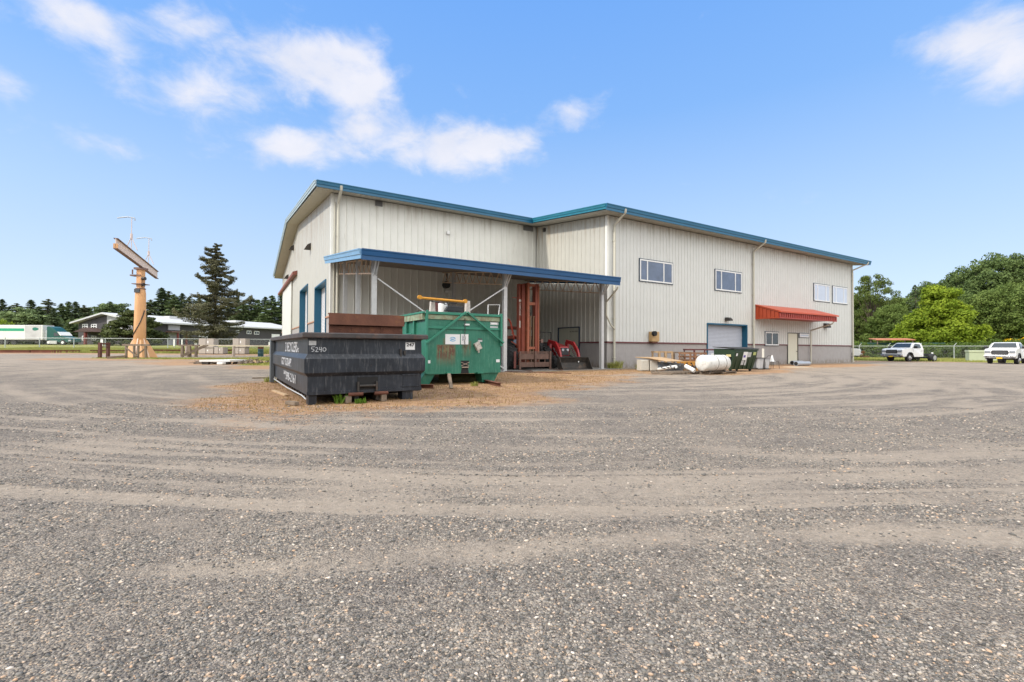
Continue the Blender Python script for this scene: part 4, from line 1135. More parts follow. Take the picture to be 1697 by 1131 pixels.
def build_green():
    org = Vector((-2.71, 14.35, 0)); rz = R(31.2)
    T = thing('roll_off_container', 'tall green open-top container with diagonal front braces and white stickers', 'dumpster', org, rz)
    U_ = Vector((math.cos(rz), math.sin(rz), 0)); V_ = Vector((-math.sin(rz), math.cos(rz), 0))
    def F(zx, zy, off=0.0):                                     # from the enlarged crop
        h = hit(640 + zx * .1503, 480 + zy * .1503, org - V_ * off, V_) - org; return h.dot(U_), h.z
    w, _ = F(1262, 600); l = 6.0; zb, zt = .35, 2.30
    m = MB(); hull(m, w, l, [(-.2, zb), (0, zb), (0, zt), (-.06, zt), (-.06, zb + .1), (-1.2, zb + .1)])
    m.add([(0, 0, zb), (w, 0, zb), (w, l, zb), (0, l, zb)], [(0, 1, 2, 3)])
    body = m.build('body', GRN, T)
    m = MB(); m.bb(.06, w - .06, -.03, -.002, 2.10, 2.245); m.bb(-.09, -.002, .08, l, 2.08, 2.27); m.build('cream_band', CREAM, T)
    m = MB(); m.bb(-.0, w, -.07, -.0, 2.255, 2.335); m.bb(-.02, .05, -.085, -.031, zb + .02, 2.37); m.bb(w - .05, w + .03, -.085, -.031, zb + .9, 2.37)
    m.bb(-.11, -.03, .0, l, 2.275, 2.335); m.bb(w - .02, w + .05, .0, l, 2.25, 2.335)
    m.build('frame', GRNL, T, bevel=.006)
    m = MB(); m.bb(.055, w - .055, -.04, -.001, 1.80, 1.875); m.build('cross_rail', GRNL, T)
    a0, z0 = F(440, 592, .1); a1, z1 = F(885, 250, .1); a2, z2 = F(1292, 590, .1)
    for p, q in (((a0, z0), (a1 - .02, z1)), ((a2, z2), (a1 + .03, z1))):
        m = MB(); m.bar((p[0], -.115, p[1]), (q[0], -.115, q[1]), .055); m.build('diagonal_brace', GRNL, T)
    # side stakes, ladder
    m = MB()
    y = .9
    while y < l: m.bb(-.08, -.001, y, y + .09, zb, 2.07); y += .78
    m.build('side_ribs', GRNL, T)
    for z in (1.35, 1.65): 
        m = MB(); m.cyl((-.11, 1.05, z), (-.11, 1.65, z), .016, n=6); m.build('ladder_rung', GRNL, T)
    # legs
    for x0, x1, y0 in ((-.3, .35, .10), (1.98, w - .03, .10)):
        m = MB(); q = [(x0, 0), (x1, 0)]
        m.add([(x0 + .08, y0, .03), (x1 - .18, y0, .03), (x1 - .18, y0 + .4, .03), (x0 + .08, y0 + .4, .03), (x0 if x0 > 0 else -.02, y0 - .05, zb + .02), (x1, y0 - .05, zb + .02), (x1, y0 + .5, zb + .02), (x0 if x0 > 0 else -.02, y0 + .5, zb + .02)],
              [(0, 1, 2, 3), (4, 5, 6, 7), (0, 1, 5, 4), (1, 2, 6, 5), (2, 3, 7, 6), (3, 0, 4, 7)]); m.build('leg', GRN, T)
        m = MB(); m.add([(x0 + .05, l - .7, .0), (x1 - .1, l - .7, .0), (x1 - .1, l - .3, .0), (x0 + .05, l - .3, .0), (x0 + .1, l - .75, zb), (x1, l - .75, zb), (x1, l - .2, zb), (x0 + .1, l - .2, zb)], [(0, 1, 2, 3), (4, 5, 6, 7), (0, 1, 5, 4), (1, 2, 6, 5), (2, 3, 7, 6), (3, 0, 4, 7)]); m.build('leg', GRN, T)
    # flat black shape painted for the dark of the hook recess
    a0, z1 = F(822, 785); a1, z0 = F(912, 925)
    m = MB(); m.add([(a0, -.004, z1), (a1, -.004, z1), (a1 - .04, -.004, (z0 + z1) / 2), (a1, -.004, z0), (a0, -.004, z0), (a0 + .04, -.004, (z0 + z1) / 2)], [(0, 1, 2, 3, 4, 5)])
    m.build('hook_recess_dark', BLACK, T)
    m = MB(); m.bar((a0, -.02, z1 - .05), (a1, -.02, z0 + .25), .015); m.bar((a1, -.035, z1 - .05), (a0, -.035, z0 + .25), .015); m.cyl((a0 + .03, -.03, (z0 + z1) / 2 - .01), (a1 - .03, -.03, (z0 + z1) / 2 - .01), .02); m.build('hook_bar', mat('worn_bar', (.35, .28, .22), .6, .2), T)
    for zx in (690, 1025):
        a, z = F(zx, 918); m = MB(); m.bb(a - .11, a + .11, -.12, .2, z - .02, z + .02); m.build('roller_bracket', GRNL, T)
    # stickers
    def stk(x0, y0, x1, y1, mt, name='sticker', off=.0):
        a0, z1 = F(x0, y0); a1, z0 = F(x1, y1); s = MB(); s.bb(a0, a1, -.008 - off, -.001, z0, z1); return s.build(name, mt, T), a0, a1, z0, z1
    LB = mat('logo_blue', (.02, .32, .62), .5); NV = mat('logo_navy', (.02, .03, .14), .5)
    s, a0, a1, z0, z1 = stk(652, 492, 812, 606, STICK, 'logo_panel')
    cx, cz, rx, rz_ = (a0 + a1) / 2, (z0 + z1) / 2, .10, .065
    for t0, t1 in ((.35, 2.9), (3.5, 6.05)):
        m = MB(); n = 12; vs = []
        for i in range(n + 1):
            t = t0 + (t1 - t0) * i / n; k = .55 + .45 * (1 - i / n)
            for rr in (1.12, 1.12 - .35 * k): vs.append((cx + rx * rr * math.cos(t), -.011, cz + rz_ * rr * math.sin(t)))
        m.add(vs, [(2 * i, 2 * i + 1, 2 * i + 3, 2 * i + 2) for i in range(n)]); m.build('logo_arrow', LB, s)
    text_fit('SSC', (cx - .062, -.010, cz - .024), (1, 0, 0), (0, 0, 1), .124, .048, LB, s, 'logo_letters', bold=.03)
    s, a0, a1, z0, z1 = stk(824, 492, 905, 607, STICK, 'logo_panel')
    for i in range(5):
        m = MB(); zz = z1 - .06 - i * .035; m.bb(a0 + .045, a0 + .085 + .02 * (i % 2), -.012, -.0085, zz - .014, zz); m.build('logo_mark', NV, s)
    stk(1148, 332, 1236, 394, STICKG); s, a0, a1, z0, z1 = stk(1156, 368, 1222, 386, STICK, off=.002)
    m = MB(); 
    s, a0, a1, z0, z1 = stk(1148, 352, 1236, 364, INK, off=.002)
    stk(1146, 405, 1232, 433, STICKG); stk(857, 378, 914, 398, STICK, off=.035)
    stk(1010, 538, 1058, 556, mat('sticker_dark', (.06, .09, .08), .6)); stk(1012, 558, 1058, 578, STICKG)
    stk(442, 782, 486, 815, STICK); stk(1212, 772, 1250, 802, STICK)
    # chain and junction box
    a, z = F(862, 320); m = MB()
    for i in range(22):
        zz = z - i * .045; m.cyl((a + .012 * math.sin(i), -.05, zz), (a - .01 * math.sin(i * 1.7), -.055, zz - .042), .012, n=5)
    m.build('chain', STEELDK, T)
    a, z = F(1000, 625); m = MB(); m.box((a, -.07, z), (.20, .11, .26), ry=R(-28)); m.bar((a + .02, -.08, z - .1), (a + .03, -.08, z - .22), .05); m.build('tarp_winder', mat('winder_white', (.50, .47, .42), .5, .1, .2, 9, dirt=(.05, .05, .05), dirt_amt=.5), T, bevel=.01)
    # beams it stands on
    for (pa, pb, lab) in (((672, 643), (718, 644), 'rusty steel beam under the front left leg of the green container'), ((800, 634), (829, 641), 'rusty steel beam under the front right leg of the green container')):
        a_, b_ = G(*pa), G(*pb); d = b_ - a_; c = (a_ + b_) / 2
        k = MB(); L_ = d.length
        k.bb(-L_ / 2, L_ / 2, -.07, .07, .0, .012); k.bb(-L_ / 2, L_ / 2, -.07, .07, .10, .112); k.bb(-L_ / 2, L_ / 2, .0, .012, .0125, .0995)
        o = k.build('steel_beam', RUST); o.location = c; o.rotation_euler = (0, 0, math.atan2(d.y, d.x)); tag(o, lab, 'steel beam')
    p = G(748, 645); k = MB(); k.bar((0, 0, 0), (-.12, .35, .40), .09); o = k.build('wood_prop', WOOD); o.location = p; tag(o, 'short leaning wooden prop under the front edge of the green container', 'wooden prop')
    c = G(770, 634) ; k = MB(); k.cyl((-.9, 0, .14), (.9, .3, .14), .15, n=16); o = k.build('log', mat('mossy_log', (.09, .085, .045), .95, 0, .3, 8, bump=.5), smooth=True); o.location = c; tag(o, 'mossy log lying under the green container', 'log')
    # ---- load on top: a pile of scrap and the things that stick out
    fl = Vector((0, 0, 0))
    def L2(a, b, z): return org + U_ * a + V_ * b + Vector((0, 0, z))
    rs = np.random.RandomState(3); m = MB()
    for i in range(150):
        x, y = rs.uniform(.15, w - .15), rs.uniform(.15, 3.6); r = rs.uniform(.05, .14)
        z = 2.1 + .12 * math.sin(x * 2) + (.13 if 1.55 < x < 2.2 and y < 1.2 else 0)
        m.box((x, y, z), (r * 2, r * 1.5, r * 1.2), rs.uniform(0, 6), rs.uniform(-.5, .5), rs.uniform(-.5, .5))
    m.bb(.07, w - .07, .07, l - .1, 1.2, 2.1)
    o = m.build('rubble', mat('rubble_grey', (.26, .25, .24), .9, 0, .5, 6)); o.location = org; o.rotation_euler = (0, 0, rz); tag(o, kind='stuff')
    def top(name, lab, cat, mb, mt, **kw):
        o = mb.build(name, mt, **kw); o.location = org; o.rotation_euler = (0, 0, rz); return tag(o, lab, cat)
    a0, z0 = F(360, 92, -1.2); a1, z1 = F(885, 138, -1.2)
    YEL = mat('yellow_paint', (.55, .24, .012), .5, 0, .12, 6, dirt=(.2, .1, .03), dirt_amt=.2)
    T2 = thing('hydraulic_ram', 'long yellow hydraulic ram lying across the load of the green container', 'hydraulic ram', L2(0, 0, 0), rz)
    m = MB(); m.cyl((a0 + .1, 1.2, z0), (a1 - .05, 1.2, z1), .045, n=12); m.build('barrel', YEL, T2, smooth=True)
    for a, z in ((a0 + .03, z0 + .02), (a1 - .05, z1 + .02)):
        m = MB(); m.cyl((a, 1.15, z), (a, 1.25, z), .075, n=12); m.build('end_eye', YEL, T2, smooth=True)
    m = MB(); m.tube([(a0 + .4, 1.13, z0 - .1), (a0 + .9, 1.1, z0 - .15), (a1 - .9, 1.1, z1 - .14), (a1 - .4, 1.13, z1 - .06)], .018, 6); m.build('hose', BLACK, T2)
    PST = mat('concrete_post', (.50, .46, .42), .9, 0, .25, 14, dirt=(.2, .1, .06), dirt_amt=.3)
    for zx, lab in ((524, 'left flaking white stub post under the yellow ram'), (913, 'right rust-stained stub post at the end of the yellow ram')):
        a, z = F(zx, 130, -1.3); m = MB(); m.prism([(a - .07, z - .0), (a + .07, z + .02), (a + .10, 2.1), (a - .12, 2.1)], 1.34, 1.5, axis='y'); top('stub_post', lab, 'stub post', m, PST, bevel=.01)
    a, z = F(625, 160, -1.8); m = MB(); m.lathe([(.02, 2.1), (.16, 2.1), (.17, z), (.15, z + .02), (.01, z + .02)], (a, 1.8, 0)); top('bucket', 'white plastic bucket between the stub posts on the green container', 'bucket', m, WHITE, smooth=True)
    a, z = F(582, 190, -2.0); m = MB(); m.cyl((a - .1, 1.9, z - .02), (a + .08, 2.1, z + .02), .18, n=12); top('hose_coil', 'dark red hose coil beside the white bucket', 'hose', m, mat('maroon', (.10, .03, .03), .7), smooth=True)
    a, z = F(730, 205, -1.7); m = MB(); m.prism([(a - .38, z - .13), (a + .38, z - .13), (a + .36, z + .05), (a - .25, z + .06)], 1.5, 2.2, axis='y'); top('plastic_case', 'dark grey plastic case lying in the green container load', 'case', m, mat('dark_plastic', (.03, .034, .038), .6), bevel=.02)
    a, z = F(1180, 190, -1.4); T3 = thing('metal_chair', 'white metal chair frame upturned at the right of the container load', 'chair', L2(a, 1.4, 2.1), rz)
    zt_ = F(1140, 172, -1.4)[1] - 2.1; m = MB(); m.tube([(-.22, 0, 0), (-.22, 0, zt_), (.28, 0, zt_ + .03), (.20, 0, 0)], .016, 6); m.build('back_frame', WHITE, T3)
    m = MB(); m.bb(-.12, .22, .02, .3, .02, .2); m.build('seat', BLACK, T3, bevel=.02)
build_green()

# ---------------------------------------------------------------- forklift tractor and loader tractor under the canopy
ORG = mat('forklift_orange', (.22, .045, .022), .55, 0, .15, 3, dirt=(.14, .05, .03), dirt_amt=.3)
ORGL = mat('forklift_orange_worn', (.33, .10, .05), .6, 0, .2, 5, dirt=(.35, .22, .16), dirt_amt=.3)
TRED = mat('tractor_red', (.30, .018, .02), .35, 0, .1, 3, dirt=(.2, .08, .05), dirt_amt=.15)
BROWN = mat('carriage_brown', (.13, .075, .058), .8, 0, .25, 5, dirt=(.22, .13, .09), dirt_amt=.3)
def tyre(name, T, c, r, w, rim_m, lugs=14, rim_r=.55, axis_y=False):
    """wheel as part: tyre with rim sub-part; axle along x"""
    m = MB(); c = Vector(c)
    pr = [(r * rim_r, -w * .42), (r * .75, -w * .5), (r * .93, -w * .47), (r * .985, -w * .35), (r, 0), (r * .985, w * .35), (r * .93, w * .47), (r * .75, w * .5), (r * rim_r, w * .42)]
    m.lathe(pr, c, (1, 0, 0), 28)
    if lugs:
        for i in range(lugs):
            for sgn in (-1, 1):
                a = 2 * math.pi * (i + (.5 if sgn > 0 else 0)) / lugs; M = Matrix.Translation(c) @ Matrix.Rotation(a, 4, 'X') @ Matrix.Translation((sgn * w * .24, 0, r * .99)) @ Matrix.Rotation(sgn * R(38), 4, 'Z')
                m.bb(-w * .30, w * .30, -r * .045, r * .045, -r * .04, r * .055, M)
    o = m.build(name, RUBBER, T, smooth=True)
    k = MB(); k.lathe([(r * rim_r * .98, -w * .36), (r * rim_r * .9, -w * .40), (r * rim_r * .7, -w * .15), (r * .18, -w * .12), (r * .16, -w * .3), (.01, -w * .3), (.01, w * .3), (r * .16, w * .3), (r * .18, w * .12), (r * rim_r * .7, w * .15), (r * rim_r * .9, w * .40), (r * rim_r * .98, w * .36)], c, (1, 0, 0), 20)
    k.build('rim', rim_m, o, smooth=True)
    return o
def build_forklift():
    org = G(876, 613.5); rz = BROT
    T = thing('forklift_tractor', 'tall orange mast forklift tractor with brown fork carriage under the canopy', 'forklift', org, rz)
    Ux = Vector((math.cos(rz), math.sin(rz), 0)); Vx = Vector((-math.sin(rz), math.cos(rz), 0))
    def F(zx, zy, off=0.0, k=.08842, x0=830, y0=455):
        h = hit(x0 + zx * k, y0 + zy * k, org + Vx * off, Vx) - org; return h.dot(Ux), h.z
    # mast seen from the front: three channel pairs
    xl, zt = F(350, 165, .25); xl2, _ = F(465, 165, .25); xm, zt2 = F(500, 160, .15); xm2, _ = F(525, 160, .15); xr, _ = F(640, 160, .15); xr2, _ = F(712, 160, .15)
    zt = min(zt, 4.72); zt2 = min(zt2, 4.78)
    M_ = MB(); M_.bb(xl, xl + .13, .30, .55, .25, zt); M_.bb(xl + .14, xl + .20, .2, .55, .25, zt - .02); M_.bb(xl2 - .16, xl2 - .02, .25, .50, .25, zt + .02); mast = M_.build('mast', ORG, T, bevel=.008)
    M_ = MB(); M_.bb(xm - .02, xm2 + .03, .1, .45, .25, zt2); M_.build('mast_rail', ORGL, T, bevel=.006)
    M_ = MB(); M_.bb(xr + .02, xr2 - .075, .12, .45, .25, zt2 - .02); M_.build('mast_rail', ORG, T)
    M_ = MB(); M_.bb(xr2 - .072, xr2, .08, .48, .25, zt2); M_.build('mast_rail', ORGL, T, bevel=.006)
    for z, h in ((zt2 - .1, .13), (F(600, 552, .15)[1], .16), (1.2, .14)):
        M_ = MB(); M_.bb(xm2 + .032, xr + .018, .14, .34, z - h / 2, z + h / 2); M_.build('cross_member', ORGL, T, bevel=.005)
    M_ = MB(); M_.bb(xl + .2, xl + .4, .36, .5, zt - .35, zt - .2); M_.bb(xl - .35, xl - .001, .4, .44, F(300, 438, .4)[1] - .02, F(300, 438, .4)[1] + .02); M_.build('mast_bracket', ORG, T)
    for x, t in ((xm2 + .12, .9), (xm2 + .22, .7), (xm2 + .32, .9)):
        M_ = MB(); M_.cyl((x, .3, .3), (x, .3, zt2 * t - (.2 if t < .8 else .2)), .022, n=8); M_.build('lift_chain', STEELDK, T)
    for x in (F(560, 810, .2)[0], F(615, 810, .2)[0]):
        z = F(560, 805, .2)[1]; M_ = MB(); M_.cyl((x, .22, .4), (x, .22, z), .045, n=10); M_.cyl((x, .22, z), (x, .22, z + .07), .065, n=10); M_.build('lift_cylinder', mat('cylinder_brown', (.20, .12, .07), .5, .3), T, smooth=True)
    # lettering on the left channel
    LW = mat('decal_white', (.55, .52, .48), .6)
    xa = xl + .012
    z1 = F(370, 545, .3)[1]; z0 = F(370, 770, .3)[1]
    text_fit('CASCADE', (xa + .015, .292, z1), (0, 0, -1), (1, 0, 0), z1 - z0, .10, LW, T, 'mast_lettering', bold=.02)
    M_ = MB(); zc = F(370, 495, .3)[1]; M_.cyl((xa + .06, .299, zc), (xa + .06, .29, zc), .075, n=16); M_.build('decal', LW, T)
    z1 = F(370, 870, .3)[1]; M_ = MB(); M_.bb(xa + .02, xa + .09, .29, .299, z1 - .38, z1); M_.build('decal', LW, T)
    # carriage
    def Fc(zx, zy, off=-.1): return F(zx, zy, off, 160 / 1697, 830, 540)
    cx0, ct = Fc(315, 455); cx1, _ = Fc(880, 455); cb = Fc(600, 725)[1]
    K = MB()
    K.bb(cx0 + .12, cx1 - .16, -.12, -.06, ct - .42, ct - .1); K.bb(cx0 + .1, cx1 - .12, -.12, -.04, ct - .06, ct - .0)
    K.bb(cx0 + .12, cx1 - .12, -.12, -.06, cb, cb + .26)
    for t in (.2, .38, .52, .62, .80): K.bb(cx0 + (cx1 - cx0) * t, cx0 + (cx1 - cx0) * t + .05, -.10, -.07, cb + .26, ct - .42)
    K.bb(cx0 + (cx1 - cx0) * .64, cx0 + (cx1 - cx0) * .8, -.11, -.07, cb + .45, cb + .51)
    K.build('carriage', BROWN, T)
    for x0 in (cx0, cx1 - .13, cx0 + (cx1 - cx0) * .47):
        K = MB(); full = x0 in (cx0, cx1 - .13); K.bb(x0, x0 + .11, -.18, -.121, .0 if full else cb, ct + .02)
        if full: K.bb(x0, x0 + .11, -1.3, -.1805, .0, .045)
        K.build('fork' if full else 'carriage_bar', BROWN, T, bevel=.006)
    K = MB(); K.bb(cx0 - .22, cx0 - .1, .0, .06, .1, ct); K.build('side_plate', mat('dull_red', (.16, .05, .04), .7), T)
    # tractor behind
    wx, _ = Fc(165, 560, .7)
    tyre('tyre', T, (wx, .9, .70), .70, .50, RUST, 16)
    wx2, _ = Fc(760, 420, 1.2); tyre('tyre', T, (wx2, 1.3, .70), .70, .5, RUST, 16)
    B = MB(); B.bb(wx + .35, wx2 - .35, .7, 3.6, .55, 1.1); B.bb(wx + .5, wx2 - .5, .6, 2.2, 1.101, 1.7); B.build('chassis', mat('engine_dark', (.03, .028, .028), .7, .2, .4, 5), T, bevel=.04)
    B = MB(); B.bb(wx + .45, wx2 - .45, 1.2, 3.0, 1.71, 1.9); B.bb(wx + .2, wx2 - .2, 2.4, 3.4, 1.11, 1.55); B.build('bodywork', ORG, T, bevel=.03)
    # roll cage and lift arm to the left
    ty = F(130, 835, .9)[1]
    B = MB(); B.tube([(wx - .1, 1.0, ty - .3), (F(100, 835, .9)[0], .9, ty), (F(150, 845, .9)[0], .9, ty - .02), (F(185, 900, .9)[0], .9, ty - .22), (F(240, 1080, .9)[0], .9, ty - .95), (F(300, 1250, .9)[0], .85, ty - 1.7), (F(330, 1500, .8)[0], .8, .5)], .05, 8)
    B.build('loader_arm', mat('arm_orange', (.42, .06, .035), .5, 0, .1), T, smooth=True)
    B = MB()
    for x in (wx + .15, wx2 - .15):
        B.bar((x, 1.6, 1.0), (x, 1.6, 2.35), .07)
        B.bar((x, 2.9, 1.0), (x, 2.9, 2.35), .07); B.bar((x, 1.6, 2.35), (x, 2.9, 2.35), .07)
    B.bar((wx + .15, 1.6, 2.35), (wx2 - .15, 1.6, 2.35), .07); B.bar((wx + .15, 2.9, 2.35), (wx2 - .15, 2.9, 2.35), .07); B.bb(wx + .1, wx2 - .1, 1.55, 2.95, 2.39, 2.44)
    B.build('roll_cage', ORG, T)
    B = MB(); B.cyl((wx + .35, .75, 1.55), (wx + .35, .6, 1.55), .13, n=14); B.build('headlight', mat('lens_blue', (.25, .32, .42), .2), T, smooth=True)
    B = MB(); hx = xr2 + .08
    B.tube([(hx, .3, 2.3), (hx + .1, .35, 2.0), (hx + .02, .35, 1.5), (hx + .25, .4, 1.3), (hx + .3, .5, .9)], .03, 6); B.tube([(hx, .35, 1.9), (hx + .16, .4, 1.7), (hx + .1, .4, 1.2)], .025, 6); B.build('hydraulic_hose', BLACK, T)
    B = MB(); B.bar((hx, .35, 1.62), (hx + .32, .35, 1.6), .05); B.box((hx + .25, .35, 1.6), (.14, .14, .2)); B.build('valve_block', mat('valve', (.18, .10, .08), .6), T)
    for z in (.55, 1.05, 1.5):
        B = MB(); B.bar((xl - .3, .6, z + .5), (xl + .02, .45, z + .3), .05); B.build('tilt_link', ORG, T)
build_forklift()
def build_loader():
    org = G(951, 612.8); rz = BROT - R(4)
    T = thing('loader_tractor', 'small red tractor with dark front loader bucket parked by the double door', 'tractor', org, rz)
    w = .98
    B = MB()
    prof = [(.0, .02), (-.32, .0), (-.42, .02), (-.40, .06), (.05, .12), (.18, .28), (.16, .55), (.05, .68), (.0, .69), (.04, .64), (.11, .53), (.12, .30), (.02, .17), (-.30, .05)]
    # shell
    out = [(-.45, .0), (.02, .02), (.17, .14), (.22, .40), (.10, .70), (.03, .70)]
    inn = [(.05, .66), (.16, .39), (.11, .17), (.0, .06), (-.43, .03)]
    B.prism(out + inn, -w, w, axis='x')
    BK = mat('bucket_steel', (.045, .04, .036), .6, .3, .3, 4, dirt=(.14, .09, .06), dirt_amt=.45)
    b = B.build('bucket', BK, T)
    for x in (-w - .012, w - .012):
        B = MB(); B.prism([(-.45, .0), (.02, .0), (.18, .13), (.23, .40), (.11, .71), (-.02, .70), (-.40, .08)], x, x + .024, axis='x'); B.build('bucket_side', BK, b)
    B = MB(); B.bb(-w, w, -.02, .04, .68, .72); B.build('bucket_lip', STEELDK, b)
    B = MB(); B.bb(.35, .40, .06, .1, .40, .47); B.build('sticker', WHITE, b)
    # body toward the rear
    for x in (-.62, .62):
        sg = 1 if x > 0 else -1
        m = MB(); M = Matrix.Translation((x - .05, 0, 0))
        m.prism([(.20, .38), (.28, .30), (.62, .95), (1.0, 1.35), (1.7, 1.55), (1.72, 1.72), (.92, 1.58), (.48, 1.12)], x - .06, x + .06, axis='x'); m.build('loader_arm', TRED, T, bevel=.015)
        m = MB(); m.cyl((x, .5, .55), (x, 1.2, 1.22), .04, n=8); m.cyl((x, .26, .5), (x, .6, .66), .022, n=8); m.build('cylinder', CHROME, T, smooth=True)
        m = MB(); m.bb(x - .07, x + .07, 1.5, 1.75, .75, 1.6); m.build('loader_post', TRED, T)
    m = MB(); m.add([(-.33, .95, .75), (.33, .95, .75), (.33, 2.3, .75), (-.33, 2.3, .75), (-.30, 1.0, 1.22), (.30, 1.0, 1.22), (.32, 2.3, 1.50), (-.32, 2.3, 1.50), (-.26, 1.04, 1.30), (.26, 1.04, 1.30), (.25, 2.3, 1.58), (-.25, 2.3, 1.58)],
          [(0, 1, 2, 3), (0, 1, 5, 4), (1, 2, 6, 5), (3, 0, 4, 7), (2, 3, 7, 6), (4, 5, 9, 8), (5, 6, 10, 9), (7, 4, 8, 11), (8, 9, 10, 11), (6, 7, 11, 10)]); m.build('hood', TRED, T, bevel=.02)
    m = MB(); m.bb(-.27, .27, .90, .96, .80, 1.22); m.build('grille', mat('grille_dark', (.03, .03, .035), .5), T, bevel=.02)
    for x in (-.17, .17):
        m = MB(); m.cyl((x, .86, 1.10), (x, .90, 1.10), .075, n=14); m.build('headlight', mat('lamp_lens', (.4, .42, .45), .15), T, smooth=True)
    m = MB(); m.bb(-.34, .34, .95, 2.4, .42, .745); m.bb(-.5, .5, 2.4, 3.4, .5, 1.0); m.build('chassis', STEELDK, T, bevel=.03)
    for x, y, r, ww in ((-.58, 1.35, .40, .22), (.58, 1.35, .40, .22), (-.72, 2.95, .62, .36), (.72, 2.95, .62, .36)):
        tyre('tyre', T, (x, y, r), r, ww, mat('rim_grey', (.35, .34, .32), .5), 14)
    for x in (-.72, .72):
        m = MB(); m.prism([(2.3, 1.0), (2.4, 1.25), (2.8, 1.36), (3.3, 1.3), (3.5, 1.1), (3.4, 1.08), (2.9, 1.29), (2.5, 1.2)], x - .2, x + .2, axis='x'); m.build('fender', TRED, T)
    m = MB(); m.tube([(-.5, 3.3, 1.0), (-.5, 3.3, 2.2), (.5, 3.3, 2.2), (.5, 3.3, 1.0)], .035, 8); m.build('roll_bar', BLACK, T, smooth=True)
    m = MB(); m.bb(-.25, .25, 2.75, 3.15, 1.05, 1.16); m.bb(-.25, .25, 3.1, 3.2, 1.161, 1.5); m.build('seat', BLACK, T, bevel=.03)
    m = MB(); m.lathe([(.17, -.012), (.19, 0), (.17, .012)], (0, 2.5, 1.55), (0, -.5, 1), 16); m.build('steering_wheel', BLACK, T, smooth=True)
build_loader()
